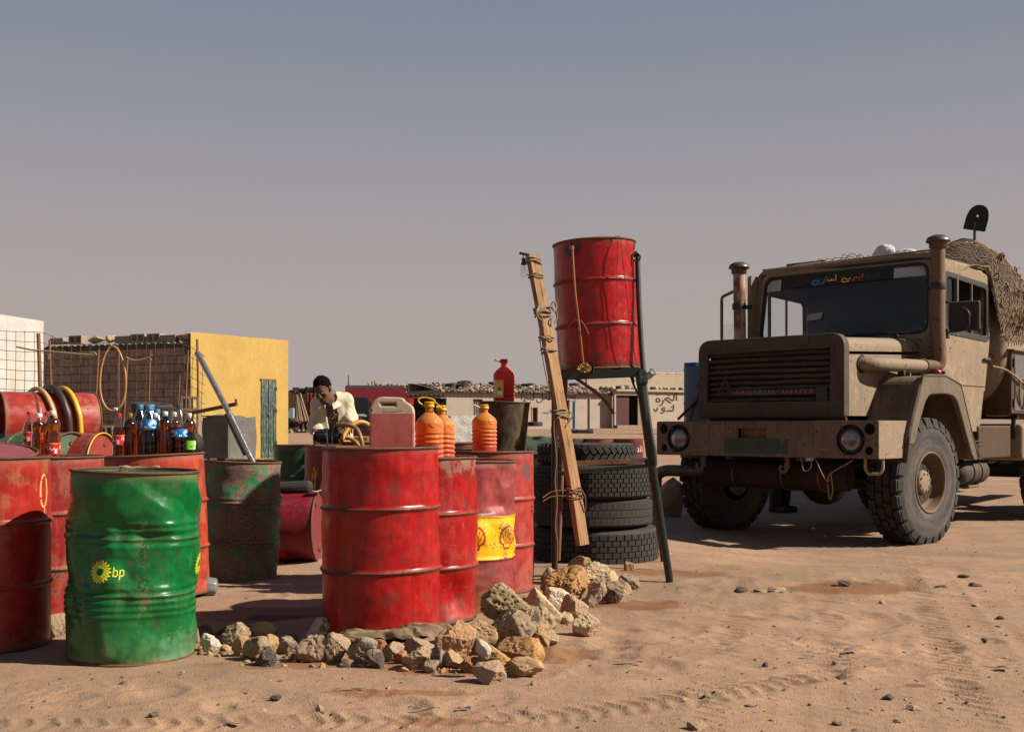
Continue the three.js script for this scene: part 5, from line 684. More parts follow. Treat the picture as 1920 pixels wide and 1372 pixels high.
{ // metal tank corner, angle iron, silver pipe
  const D = 12.6, t = thing('metal_tank', 'grey sheet-metal box with dents beside the silver pipe', 'tank', [PX(430, D), gh(-3, D), -D]), T = tex(512, 512, (u, v, o) => { const a = tf(u, v, 4, 141, 5), b = tf(u, v, 16, 142, 4), r = sstep(.33, .45, b * .7 + a * .5); const k = mix3([.135, .128, .115], [.05, .026, .016], r), s = 1 + a * .4 + b * .15; o[0] = k[0] * s; o[1] = k[1] * s; o[2] = k[2] * s; o[3] = .5 + r * .35; o[4] = .5 + a * .4; }, { bump: true, rough: false }), M = std([1, 1, 1], { t: T, metalness: .35, roughness: .9, bumpScale: .02 });
  const g = warp(new THREE.BoxGeometry(.40, 1.16, .42, 12, 20, 12).translate(0, .58, 0), v => { v.x += .02 * n3(v.x * 4, v.y * 3, v.z * 4); v.z += .03 * n3(v.x * 4 + 5, v.y * 3, 2); v.y += v.y > 1 ? .03 * n3(v.x * 5, 2, v.z * 5) : 0; }); part(t, 'shell', boxUV(g), M); part(t, 'flange', [box(.012, 1.14, .03, .205, .57, .215), box(.42, .012, .03, 0, 1.165, .212)], M); t.rotation.y = -.55;
  solo('angle_iron', 'rusty angle iron jutting out in front of the yellow wall', 'iron bar', [rod(P(352, 775, 14), P(443, 757, 13.6), .026, 5), rod(P(443, 760, 13.6), P(442, 748, 13.6), .016, 5), rod(P(352, 775, 14), P(352, 956, 14), .024, 5)], M_rustbar);
  solo('pipe', 'long silver pipe leaning in the rusted drum', 'pipe', [rod(P(371, 664, 8.5), P(428, 772, 8.3), .0215, 14), rod(P(428, 772, 8.3), P(500, 920, 8.12), .0205, 14), rod(P(369, 662, 8.51), P(373, 668, 8.49), .024, 14)], std([.42, .42, .41], { metalness: .75, roughness: .38, t: T_grime }));
  solo('pipe_sleeve', 'dark split pipe piece behind the silver pipe', 'pipe', rod(P(426, 776, 8.42), P(462, 850, 8.35), .03, 10), M_brown);
}
// ---------------------------------------------------------------- the red van
{
  const D = 24, x0 = PX(640, D), x1 = PX(768, D), g = gh(-2.7, D), w = x1 - x0, cx = (x0 + x1) / 2, t = thing('van', 'dark red van with black roof and darkened rear window, behind the man', 'van', [cx, g, -D], .10), H = 1.66, M_red = std([.20, .008, .014], { roughness: .35, phys: true, clearcoat: .5, t: null }), L = 3.4;
  const body = warp(new THREE.BoxGeometry(w, H - .28, L, 10, 14, 14).translate(0, .28 + (H - .28) / 2, -L / 2), v => { const k = sstep(.9, H, v.y); v.x *= 1 - .12 * k * k; if (v.z > -.2) v.z -= .10 * k * k; if (v.z < -2.6 && v.y > .95) { v.y = lerp(v.y, min(v.y, .98), sstep(-2.6, -3.4, v.z)); } });
  part(t, 'body', body, M_red); part(t, 'roof', warp(rbox(w * .90, .13, 2.75, .05, 0, H + .06, -1.5), v => { v.y -= .05 * sstep(-.4, 0, v.z) + .06 * (v.x / w * 2) ** 2; }), std([.035, .042, .046], { roughness: .5 }));
  const wins = [[-.36, .44], [.36, .44]]; for (const [wx, ww] of wins) { const wn = part(t, 'window', extrude(roundPoly([[wx - ww / 2, .78], [wx + ww / 2, .78], [wx + ww / 2 - .03, 1.42], [wx - ww / 2 + .03, 1.42]], .06), .02).translate(0, 0, .062), std([.008, .009, .010], { roughness: .15 })); wn.rotation.x = -.055; part(wn, 'window_seal', (() => { const s = roundPoly([[wx - ww / 2 - .03, .75], [wx + ww / 2 + .03, .75], [wx + ww / 2, 1.45], [wx - ww / 2, 1.45]], .07); s.holes.push(new THREE.Path(roundPoly([[wx - ww / 2, .78], [wx + ww / 2, .78], [wx + ww / 2 - .03, 1.42], [wx - ww / 2 + .03, 1.42]], .06).getPoints(6))); return extrude(s, .03).translate(0, 0, .057); })(), M_gum);
    if (wx < 0) { part(wn, 'sticker', [extrude(roundPoly([[-.43, 1.02], [-.36, 1.09], [-.24, 1.09], [-.17, 1.05], [-.22, 1.03], [-.34, 1.05]], .02), .002).translate(0, 0, .084)], std([.45, .45, .46])); part(wn, 'red_mark', extrude(roundPoly([[-.42, .96], [-.39, 1.01], [-.34, 1.0], [-.30, 1.02], [-.31, .94], [-.36, .90]], .01), .002).translate(0, 0, .084), std([.45, .04, .03])); } }
  part(t, 'door_seam', box(.014, 1.15, .02, 0, .95, .002), M_gum); const pl = part(t, 'number_plate', box(.40, .12, .012, -.34, .56, .012), std([.42, .35, .18])); part(pl, 'plate_figures', [-.46, -.41, -.36, -.30, -.25, -.20].map((x, i) => box(.03, .07 - (i % 2) * .015, .004, x, .56, .02)), M_gum);
  for (const s of [-1, 1]) { const l = part(t, 'tail_lamp', rbox(.09, .26, .03, .01, s * w * .43, .66, .01), std([.42, .02, .015], { roughness: .25 })); part(l, 'clear_lens', rbox(.09, .08, .034, .01, s * w * .43, .49, .01), std([.5, .48, .45], { roughness: .2 })); }
  part(t, 'bumper', rbox(w * .98, .13, .12, .03, 0, .34, .03), std([.05, .05, .05])); part(t, 'door_handle', rbox(.12, .03, .03, .01, -.07, .74, .02), M_gum); part(t, 'side_window', [rbox(.02, .36, .8, .02, w * .46, 1.18, -1.9), rbox(.02, .36, .7, .02, w * .47, 1.18, -.9)], std([.02, .022, .025], { roughness: .15 }));
  for (const [x, z] of [[-w * .42, -.65], [w * .42, -.65], [-w * .42, -2.8], [w * .42, -2.8]]) { const wh = new THREE.Group(); wh.name = 'wheel'; t.add(wh); wh.position.set(x, .29, z); part(wh, 'tyre', tyreGeo(.29, .18, .17, 40, .004).rotateZ(PI / 2), M_rub); part(wh, 'rim', cylX(.17, .12, 24), M_darksteel); }
}
// ---------------------------------------------------------------- far houses
const wallAt = (t, name, pa, pb, y0, y1, mat, th = .25) => { const d = pb.clone().sub(pa), L = hypot(d.x, d.z), g = boxUV(new THREE.BoxGeometry(L, y1 - y0, th), .4), m = part(t, name, g, mat); m.position.set((pa.x + pb.x) / 2, (y0 + y1) / 2, (pa.z + pb.z) / 2); m.rotation.y = atan2(-d.z, d.x); return m; };
const M_far = std([.46, .375, .31], { t: T_plaster }), M_far2 = std([.47, .39, .30], { t: T_plaster }), M_maroon = std([.085, .014, .014], { t: T_grime });
const farTyre = (() => { const t = thing('tyre', 'tyre weighing down the roof of the long white house, leftmost', 'tyre', [0, 0, 0], 0, 'tyres on the roof of the white house'); part(t, 'carcass', tyreGeo(.42, .28, .25, 28, .01), M_rubDark); return t; })();
function arabic(w, h, fn, col) { const c = document.createElement('canvas'); c.width = w; c.height = h; const x = c.getContext('2d'); x.clearRect(0, 0, w, h); x.strokeStyle = x.fillStyle = col; x.lineCap = x.lineJoin = 'round'; fn(x, (lw, ...ps) => { x.lineWidth = lw; for (const p of ps) { x.beginPath(); x.moveTo(p[0], p[1]); for (let i = 2; i + 3 < p.length; i += 4) x.quadraticCurveTo(p[i], p[i + 1], p[i + 2], p[i + 3]); x.stroke(); } }, (...ps) => { for (const p of ps) { x.beginPath(); x.arc(p[0], p[1], p[2] ?? 5, 0, 7); x.fill(); } }); const t = new THREE.CanvasTexture(c); t.colorSpace = THREE.SRGBColorSpace; return new THREE.MeshStandardMaterial({ map: t, transparent: true, roughness: .9 }); }
{
  const A = V(PX(830, 77), 0, -77), B = V(PX(1146, 83), 0, -83), g = gh(0, 78) - .02, EV = 3.42, t = thing('white_house', 'long low whitewashed house with stones and tyres on its sloping roof', 'house', [0, 0, 0]), d = B.clone().sub(A), L = hypot(d.x, d.z), u = d.clone().normalize(), nn = V(-u.z, 0, u.x); if (nn.z < 0) nn.negate(); const ry = atan2(-u.z, u.x);
  const on = (px, off = 0) => { const k = (px - CX) / FOC, s = (k * -A.z - A.x) / (u.x + k * u.z); return A.clone().addScaledVector(u, s).addScaledVector(nn, off); };   // the point of the front wall on a pixel column
  const yOn = (px, py) => EYE - (py - HZ) * -on(px).z / FOC;
  const cols = [830, 887, 905, 1036, 1068, 1146].map(p => on(p)); wallAt(t, 'front_wall', on(830, -.125), on(887, -.125), g, EV, M_far); wallAt(t, 'front_wall', on(905, -.125), on(998, -.125), g, EV, M_far); wallAt(t, 'front_wall', on(1008, -.125), on(1036, -.125), g, EV, M_far); wallAt(t, 'front_wall', on(1068, -.125), on(1146, -.125), g, EV, M_far);
  wallAt(t, 'lintel', on(887, -.125), on(905, -.125), yOn(896, 748), EV, M_far); wallAt(t, 'lintel', on(1036, -.125), on(1068, -.125), yOn(1050, 750), EV, M_far); wallAt(t, 'lintel', on(998, -.125), on(1008, -.125), yOn(1003, 764), EV, M_far); wallAt(t, 'sill', on(998, -.125), on(1008, -.125), g, yOn(1003, 791), M_far); wallAt(t, 'sill', on(887, -.125), on(905, -.125), g, yOn(896, 778), M_far);
  const win = wallAt(t, 'window', on(998, -.18), on(1008, -.18), yOn(1003, 791), yOn(1003, 764), M_maroon, .05); wallAt(t, 'window_frame', on(996.6, .01), on(998, .01), yOn(1003, 793), yOn(1003, 762), M_far2, .05); wallAt(t, 'window_frame', on(1008, .01), on(1009.4, .01), yOn(1003, 793), yOn(1003, 762), M_far2, .05);
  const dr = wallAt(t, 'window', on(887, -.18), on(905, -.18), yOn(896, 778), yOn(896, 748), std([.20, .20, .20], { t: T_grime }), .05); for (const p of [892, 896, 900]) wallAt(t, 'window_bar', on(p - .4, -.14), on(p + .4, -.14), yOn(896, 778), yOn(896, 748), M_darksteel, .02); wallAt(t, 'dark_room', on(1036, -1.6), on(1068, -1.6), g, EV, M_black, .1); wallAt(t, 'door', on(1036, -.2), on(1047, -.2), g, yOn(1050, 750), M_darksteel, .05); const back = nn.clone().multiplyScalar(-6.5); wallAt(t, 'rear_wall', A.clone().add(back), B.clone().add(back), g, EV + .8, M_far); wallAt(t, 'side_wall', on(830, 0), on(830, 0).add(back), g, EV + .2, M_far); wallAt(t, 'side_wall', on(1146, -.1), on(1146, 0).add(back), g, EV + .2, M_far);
  const roof = gridGeo(160, 12, (a, b) => { const p = A.clone().addScaledVector(u, lerp(-.25, L + .1, a)).addScaledVector(nn, lerp(.28, -6.4, b)); return [p.x, EV + .03 + 1.02 * b - .25 * pow(b, 4) + .025 * sin(a * L * 2 * PI / .3), p.z]; }); part(t, 'roof', roof, std([.16, .13, .11], { t: T_grime, side: THREE.DoubleSide })); wallAt(t, 'verge', on(828, .25), on(828, -6.4), EV - .02, EV + .16, std([.33, .26, .2])).rotation.z = 0;
  const r = rng(91), stones = []; for (let i = 0; i < 1100; i++) { const a = r(), b = pow(r(), 1.25) * .8, p = A.clone().addScaledVector(u, a * L).addScaledVector(nn, lerp(.2, -6.0, b)), s = .05 + r() * r() * .13, gg = ico(1); warp(gg, v => v.multiplyScalar(1 + .35 * n3(v.x * 1.5 + i, v.y * 1.5, v.z * 1.5))); const c = [[.30, .21, .14], [.42, .35, .29], [.12, .085, .06], [.05, .045, .04], [.26, .18, .12]][r() * 5 | 0]; paint(gg, () => c); tg(gg, p.x, EV + .10 + 1.0 * b - .25 * pow(b, 4), p.z, 0, r() * 6, 0, [s * 1.3, s * .8, s]); stones.push(gg); } part(t, 'roof_stones', merge(stones.map(q => toCreasedNormals(q, .5))), M_rock, { kind: 'stuff' });
  const tl = ['second tyre from the left on the roof of the white house', 'third tyre from the left on the roof of the white house, higher up', 'tyre left of the red jug on the roof of the white house', 'tyre just right of the red jug on the roof of the white house', 'tyre halfway between the red jug and the leaning post on the roof', 'tyre low beside the leaning post on the white house roof', 'tyre close left of the leaning post on the white house roof', 'tyre at the right end of the white house roof']; [[868, .36], [887, .34], [909, .62], [921, .7], [970, .62], [983, .42], [1004, .66], [1027, .5], [1128, .66]].forEach(([px, b], i) => { const p = on(px, lerp(.28, -6.4, b)); const o = i ? copy(farTyre, tl[i - 1], p) : farTyre; o.position.set(p.x, EV + .22 + 1.0 * b - .2 * pow(b, 4), p.z); o.rotation.set(.12, i, .05); });
  const writing = (a, b, y0, y1, mat, n) => { const pa = on(a, .012), pb = on(b, .012), w = pa.distanceTo(pb), h = yOn((a + b) / 2, y0) - yOn((a + b) / 2, y1), m = part(t, 'painted_words', new THREE.PlaneGeometry(w, h), mat); m.position.set((pa.x + pb.x) / 2, yOn((a + b) / 2, (y0 + y1) / 2), (pa.z + pb.z) / 2); m.rotation.y = ry; };
  const ink = '#2a211c'; writing(975, 1042, 735, 760, arabic(512, 192, (x, L, d) => { L(13, [500, 30, 500, 60, 496, 96], [420, 20, 424, 60, 420, 100], [420, 100, 400, 116, 384, 96, 372, 76, 356, 96, 340, 112, 326, 98], [322, 30, 320, 70, 318, 104, 312, 150, 262, 150, 236, 146, 240, 112], [196, 20, 198, 60, 196, 108, 180, 120, 160, 104, 150, 92, 136, 104, 128, 112, 112, 106], [216, 22, 200, 14, 186, 26], [104, 96, 84, 86, 60, 112, 90, 120, 46, 138], [24, 40, 26, 70, 24, 110]); d([356, 70, 8], [376, 64, 8], [150, 140, 7], [84, 136, 7]); }, ink), 'a'); writing(1016, 1034, 766, 778, arabic(192, 96, (x, L, d) => { L(10, [170, 16, 172, 40, 168, 66], [140, 56, 120, 40, 110, 62, 96, 74, 84, 54, 70, 74, 44, 66], [60, 60, 36, 70, 22, 56]); d([96, 86, 6], [112, 86, 6]); }, ink), 'b'); writing(1066, 1080, 738, 753, arabic(160, 128, (x, L, d) => { x.lineWidth = 7; x.strokeRect(8, 8, 144, 112); L(10, [130, 40, 128, 66, 110, 66, 96, 64, 94, 44], [94, 64, 70, 70, 60, 46, 76, 40, 80, 66, 48, 84, 30, 74]); d([112, 88, 6], [100, 88, 6]); }, ink), 'c');
  const pip = (px, y0, y1, m) => part(t, 'pipe', rod(V(on(px, .06).x, yOn(px, y0), on(px, .06).z), V(on(px, .06).x, yOn(px, y1), on(px, .06).z), .045, 8), m); pip(1077, 752, 812, std([.07, .25, .42])); pip(1105, 742, 810, std([.24, .33, .42])); 
  // second house on the right with maroon door
  const t2 = thing('flat_roofed_house', 'pale flat-roofed house with dark red door leaf and black opening, right of the stand', 'house', [0, 0, 0]), o2 = .5;
  const A2 = on(1146, o2), B2 = on(1310, o2); const y = (px, py) => EYE - (py - HZ) * -on(px, o2).z / FOC; wallAt(t2, 'front_wall', on(1205, o2), on(1330, o2), g, y(1240, 733), M_far2); wallAt(t2, 'lintel', on(1144, o2), on(1206, o2), y(1175, 741), y(1175, 734), M_far2); wallAt(t2, 'plinth', on(1144, o2 + .3), on(1207, o2 + .3), g - .1, y(1175, 797), std([.36, .27, .2], { t: T_concrete }), .5);
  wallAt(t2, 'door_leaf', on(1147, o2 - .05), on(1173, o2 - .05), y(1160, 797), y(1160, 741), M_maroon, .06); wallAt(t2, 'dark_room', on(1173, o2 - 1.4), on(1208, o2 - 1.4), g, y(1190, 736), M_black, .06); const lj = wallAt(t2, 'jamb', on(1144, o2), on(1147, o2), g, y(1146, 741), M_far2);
  const rf = wallAt(t2, 'roof_slab', on(1146, o2 - 2), on(1330, o2 - 2), y(1240, 735), y(1240, 731), M_far2, 4.6); wallAt(t2, 'upper_wall', on(1150, o2 - 4.5), on(1345, o2 - 4.5), y(1240, 740), y(1240, 697) + .1, std([.44, .35, .255], { t: T_plaster })); part(t2, 'parapet_stones', (() => { const gs = [], rr = rng(8); for (let i = 0; i < 70; i++) { const p = on(1150 + i * 2.8, o2 - 4.5), gg = ico(1); warp(gg, v => v.multiplyScalar(1 + .3 * n3(v.x + i, v.y, v.z))); paint(gg, () => [.46, .37, .28]); tg(gg, p.x, y(1240, 697) + .12, p.z, 0, i, 0, [.16, .08 + rr() * .05, .14]); gs.push(gg); } for (let i = 0; i < 60; i++) { const p = on(1150 + rr() * 150, o2 - rr() * 3), gg = ico(1), c = [[.5, .4, .32], [.3, .22, .16], [.1, .09, .08]][rr() * 3 | 0]; paint(gg, () => c); tg(gg, p.x, y(1240, 731) + .1, p.z, 0, i, 0, [.22, .12 + rr() * .1, .18]); gs.push(gg); } return gs; })(), M_rock, { kind: 'stuff' });
  { const pa = on(1214, o2 + .14), pb = on(1262, o2 + .14), m = part(t2, 'painted_words', new THREE.PlaneGeometry(pa.distanceTo(pb), y(1240, 733) - y(1240, 778)), arabic(384, 384, (x, L, d) => { L(20, [366, 40, 368, 90, 366, 150], [330, 60, 332, 120, 322, 150, 290, 160, 262, 128, 230, 96, 206, 130, 236, 176, 280, 190], [206, 120, 190, 160, 160, 160, 168, 220, 116, 240], [116, 150, 90, 100, 64, 140, 60, 190, 104, 176, 122, 168, 116, 150], [320, 230, 322, 300, 310, 320, 280, 330, 262, 312], [262, 312, 250, 330, 220, 326], [190, 280, 150, 262, 146, 300, 160, 326, 190, 306, 196, 340, 130, 360], [80, 280, 76, 310, 60, 330, 40, 320, 30, 300]); d([250, 70, 12], [76, 66, 11], [104, 60, 11], [290, 260, 11]); }, '#3a2416')); m.position.set((pa.x + pb.x) / 2, y(1240, 755), (pa.z + pb.z) / 2); m.rotation.y = ry; }
  const tyreUp = (px, py, lab, s = 1) => { const p = on(px, o2 - 1.2), o = copy(farTyre, lab, p, 0, 'tyres on the flat-roofed house'); o.position.set(p.x, EYE - (py - HZ) * -p.z / FOC, p.z); o.scale.setScalar(s); }; tyreUp(1177, 728, 'two-high tyre pile on the flat roof above the maroon door', 1.35); tyreUp(1245, 731, 'tyre on the flat roof above the painted words', 1.2);
  const chim = on(1249, o2 - 4.4); solo('chimney_pipe', 'short dark chimney pipe with a cap on the flat-roofed house', 'chimney', [cylY(.12, .5, 10, chim.x, y(1249, 692), chim.z), cylY(.28, .16, 12, chim.x, y(1249, 687), chim.z)], M_darksteel); const di = on(1275, o2 - 4.4); solo('satellite_dish', 'small dark satellite dish on the flat-roofed house', 'dish', tg(lathe([[0, 0], [.2, .04], [.34, .14]], 20), di.x, y(1275, 694), di.z, 1.0, .8), M_darksteel);
  const bl = on(1300, 6); solo('water_drum', 'tall dark blue water tank behind the truck wing', 'tank', [tg(lathe([[0, 0], [.80, 0], [.82, .1], [.80, .6], [.83, .7], [.80, .8], [.80, 2.4], [.83, 2.5], [.80, 2.6], [.80, 2.86], [0, 2.9]], 36), PX(1311, 60), 1.6, -60), box(1.4, 1.1, 1.4, PX(1311, 60), 1.05, -60)], std([.010, .055, .145], { roughness: .45 }));
  for (const [px, lab] of [[1103, 'left'], [1127, 'right']]) { const p = on(px, -5.9); solo('roof_loop', `bent iron loop on the roof ridge of the white house, the ${lab} one of two`, 'iron loop', tube([V(p.x - .16, 4.2, p.z), V(p.x - .1, 4.75, p.z), V(p.x, 4.9, p.z), V(p.x + .1, 4.75, p.z), V(p.x + .16, 4.2, p.z)], .04, 20, 6), M_darksteel); }
  for (const [px, py, lab] of [[653, 703, 'lone mast on the horizon above the van roof, with a crossbar'], [697, 715, 'left one of two short masts on the horizon'], [690, 718, 'faint short mast on the horizon'], [702, 714, 'right one of two short masts on the horizon']]) solo('mast', lab, 'mast', [rod(P(px, 735, 240), P(px, py, 240), .12, 6), ...(px === 653 ? [rod(P(652, 722, 240), P(654.5, 722, 240), .35, 6)] : [])], M_darksteel);
}
{ // brown dry-stone wall and dark shed behind the van
  const t = thing('stone_wall', 'long brown dry-stone wall behind the van', 'wall', [0, 0, 0]), gs = [], r = rng(17), D = 88, y0 = gh(-8, 88); for (let i = 0; i < 900; i++) { const px = 706 + r() * 150, tp_ = 721 + 6 * sstep(720, 830, px) + 3 * n3(px * .08, 1, 1), py = lerp(tp_, 752, r()), gg = ico(1); warp(gg, v => v.multiplyScalar(1 + .3 * n3(v.x + i, v.y, v.z))); const c = mix3([.30, .155, .085], [.42, .27, .17], r()); paint(gg, () => c); const p = P(px, py, D + r() * .3); tg(gg, p.x, p.y, p.z, 0, r() * 6, 0, [.16 + r() * .1, .10 + r() * .05, .16]); gs.push(gg); } part(t, 'stones', gs, M_rock, { kind: 'stuff' }); part(t, 'core', box(6.2, 3.2, .5, PX(781, D), 1.9, -D - .35), M_brown);
  const s = thing('shed', 'dark open shed between the van and the white house', 'shed', [0, 0, 0]); const q = (x, y, d) => P(x, y, d); part(s, 'roof', [warp(new THREE.BoxGeometry(2.6, .06, 2.5, 30, 1, 1).translate(PX(800, 70), EYE + 58 * 70 / FOC, -70), v => { v.y += .05 * sin(v.x * 22); })], M_brown); part(s, 'rear_wall', box(2.5, 2.2, .08, PX(800, 71), 1.75, -71), M_black); part(s, 'post', rod(V(PX(770, 69), .7, -69), V(PX(770, 69), 3.0, -69), .05, 6), M_brown);
}
{ const D = 40, t = thing('plaster_wall', 'short rough white plaster wall between the orange jugs', 'wall', [PX(869, D), gh(-1.7, D), -D], .35); part(t, 'face', boxUV(warp(new THREE.BoxGeometry(1.05, 1.03, .3, 20, 20, 3).translate(0, .5, 0), v => { v.z += .02 * n3(v.x * 4, v.y * 4, 1); v.y += v.y > .9 ? .02 * n3(v.x * 6, 2, 2) : 0; })), std([.62, .59, .57], { t: T_plaster, bumpScale: .03 })); }
{ // yard left of the man, far off: tan wall, red container, poles, drums, tyres
  const D = 66, g = gh(-12, D), q = (x, y, d = D) => P(x, y, d); const t = thing('yard_wall', 'tan wall with scrap along its top, far off left of the man', 'wall', [0, 0, 0]); part(t, 'face', boxUV(box(2.4, 2.35, .3, PX(553, D + 1), 1.9, -D - 1), .4), std([.47, .31, .18], { t: T_plaster })); part(t, 'scrap_on_top', Array.from({ length: 26 }, (_, i) => { const r = rng(i + 3); return box(.2 + r() * .5, .08 + r() * .16, .3, PX(541 + r() * 60, D), 3.12 + r() * .2, -D - .8, 0, r() * 3, (r() - .5) * .5); }), M_under, { kind: 'stuff' });
  const c = thing('container', 'rust-red corrugated container far off left of the man', 'container', [0, 0, 0]); part(c, 'side', [gridGeo(60, 2, (u, v) => [lerp(PX(574, D), PX(608, D), u), lerp(g, 3.05, v), -D + .05 * Math.sign(sin(u * 2 * PI * 5)) * .8]), box(1.05, 2.2, 1.5, PX(591, D), 1.9, -D - .85)], std([.24, .04, .018], { t: T_grime, side: THREE.DoubleSide })); part(c, 'orange_panel', box(.5, .9, .06, PX(604, D), 2.55, -D + .12), std([.46, .12, .03], { t: T_grime }));
  { const r = rng(6); [['leftmost pole of the bundle leaning on the tan wall', 556, 562], ['second pole of the bundle leaning on the tan wall', 558, 566], ['third pole of the bundle leaning on the tan wall', 560, 573], ['rightmost long pole leaning on the tan wall', 562, 579], ['short pole standing left in the bundle by the tan wall', 555, 557]].forEach(([lab, a, b]) => solo('pole', lab, 'pole', rod(q(a, 738 + r() * 5, D - .2), q(b, 790 + r() * 4, D - 1.2), .07, 7), std([.26, .17, .11], { t: T_wood }))); }
  solo('pale_box', 'light blue box standing by the yellow wall corner far off', 'box', rbox(.34, .62, .4, .03, ...q(546, 775).toArray()), std([.36, .50, .52], { roughness: .5 })); solo('green_bin', 'small green bin at the foot of the light blue box', 'bin', lathe([[0, 0], [.26, 0], [.28, .5], [.24, .52], [0, .5]], 20).translate(...q(545, 800).toArray()), std([.012, .12, .04]));
  const dr = thing('oil_drum', 'far red drum lying uppermost beside the tyres, left of the man', 'oil drum', q(566, 791)); part(dr, 'body', [cylX(.28, .95, 28), ...[-.16, .16, -.47, .47].map(x => cylX(.295, .03, 28, x))], std([.26, .028, .024], { t: T_grime })); const d2 = copy(dr, 'far red drum lying below the uppermost one, half hidden by a tyre', q(570, 799, D - .6)); 
  const ty = (x, y, rx, rz, lab, d = D - 1) => { const o = copy(farTyre, lab, q(x, y, d), 0, 'tyres lying far off left of the man'); o.rotation.set(rx, .2, rz); }; ty(577, 803, 1.2, -.5, 'grey tyre leaning in front of the far red drums'); ty(592, 787, 1.4, .6, 'tyre standing right of the far red drums'); ty(594, 800, 1.5, -.2, 'lower tyre right of the far red drums'); ty(551, 805, .1, .1, 'flat dark tyre at the foot of the far red drums');
  const rb = rng(23), gs = []; for (let i = 0; i < 46; i++) { const gg = ico(1), p = q(541 + rb() * 34, 806 + rb() * 10, D - 2), c = rb() < .4 ? [.08, .07, .06] : [.42, .27, .16]; paint(gg, () => c); tg(gg, p.x, p.y, p.z, 0, i, 0, [.07 + rb() * .16, .05 + rb() * .06, .1]); gs.push(gg); } const m = solo('rubble', 'rubble and scrap strewn by the yellow wall corner', 'rubble', gs, M_rock); m.userData.kind = 'stuff';
}
{ // bits between the faded red drum and the stand
  drum({ seed: 31, tw: 256, nu: 60, nv: 30, label: 'rusty drum glimpsed between the orange jugs in the background row', pos: at(862, 186), r: .284, h: .88, color: [.25, .06, .05], rust: .4, lidColor: [.16, .1, .08] });
  const D = 14.2, t = thing('crate', 'crate covered with green cloth left of the leaning post', 'crate', [PX(1012, D), gh(.3, D), -D]); part(t, 'box', rbox(.36, .86, .4, .02, 0, .43, 0), M_brown); part(t, 'cover', warp(new THREE.BoxGeometry(.40, .22, .44, 14, 6, 10).translate(0, .79, 0), v => { v.x += .02 * n3(v.x * 8, v.y * 8, v.z * 8); v.y += .025 * n3(v.x * 9 + 3, 1, v.z * 9); v.z += .02 * n3(v.x * 7, v.y * 9, 4); }), std([.13, .19, .13], { t: T_cloth })); const ty = thing('tyre', 'thin black tyre on the green covered crate', 'tyre', P(1001, 795, 14.1)); part(ty, 'carcass', tyreGeo(.115, .055, .07, 32, .004), M_rub);
  const dd = (px, w, lab, col, seed, logo) => drum({ seed, tw: 512, nu: 64, nv: 30, label: lab, pos: [PX(px, 20), gh(0, 20), -20], r: .262, h: .675, color: col, rust: .3, lidColor: [.2, .06, .05], dust: .35, logo });
  dd(1122, 0, 'short dusty red drum behind the top tyre, left of the lettered one', [.34, .05, .045], 32); dd(1178, 0, 'short maroon drum with pale lettering behind the stand', [.20, .02, .03], 33, (x, w, h) => { x.fillStyle = '#a8918c'; x.font = `bold ${h * .22 | 0}px sans-serif`; x.fillText('Mobil', w * .39, h * .34); }); dd(1068, 0, 'short black drum behind the leaning post', [.02, .018, .016], 34);
  solo('scrap_iron', 'dark machine part lying on the sand behind the leaning post', 'scrap iron', [rod(P(1062, 806, 62), P(1088, 810, 62), .12, 7), box(.6, .3, .4, ...P(1092, 811, 62).toArray()), rod(P(1100, 810, 62), P(1112, 811, 62), .2, 8), box(.4, .5, .4, ...P(1040, 808, 62).toArray())], M_under);
}
// ---------------------------------------------------------------- the truck; in its own axes x is its left side, z is forward, the front axle is at z = 0
const truck = thing('truck', 'beige bonneted desert truck with a slatted grille, parked at the right', 'truck', [3.153, -.086, -11.677], -.759);
const T_beige = tex(1024, 1024, (u, v, o) => {   // sand paint over rust, 1 m tile
  const a = tf(u, v, 3, 101, 5), b = tf(u, v, 12, 102, 4), c = tf(u, v, 50, 103, 3), st = tf(u, v * .1, 20, 104, 3), s = h2(floor(u * 300), floor(v * 300), 3);
  let k = [.185, .133, .084]; const m = 1 + a * .30 + b * .16 + st * .22; k = k.map(q => q * m); k = mix3(k, [.13, .085, .052], sstep(.0, .45, a * .6 + st * .6) * .55);
  const chip = max(sstep(.29, .40, b * .75 + c * .5 + a * .15), s > .9985 ? 1 : 0); k = mix3(k, [.07, .035, .02], chip * .85); k = mix3(k, [.36, .27, .18], .35 * sstep(.1, .5, -b + c * .3));
  o[0] = k[0]; o[1] = k[1]; o[2] = k[2]; o[3] = .60 - a * .15 + chip * .25; o[4] = .5 + a * .15 - chip * .4 + c * .05;
}, { bump: true, rough: false });
const T_wornShade = tex(1024, 1024, (u, v, o) => {   // the same paint, battered: chips to rust, runs, oil; base darkened to imitate the front's shade
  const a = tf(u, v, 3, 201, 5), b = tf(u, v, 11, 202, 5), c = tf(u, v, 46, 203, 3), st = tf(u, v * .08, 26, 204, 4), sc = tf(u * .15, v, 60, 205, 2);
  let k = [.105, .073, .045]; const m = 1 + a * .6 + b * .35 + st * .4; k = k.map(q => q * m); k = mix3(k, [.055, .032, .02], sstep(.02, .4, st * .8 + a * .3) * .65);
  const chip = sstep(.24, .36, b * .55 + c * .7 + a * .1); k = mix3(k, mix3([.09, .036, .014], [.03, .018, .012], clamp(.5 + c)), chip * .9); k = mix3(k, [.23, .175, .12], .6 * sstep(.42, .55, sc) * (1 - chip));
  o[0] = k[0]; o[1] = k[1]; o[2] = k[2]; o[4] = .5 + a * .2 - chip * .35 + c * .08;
}, { bump: true, rough: false });
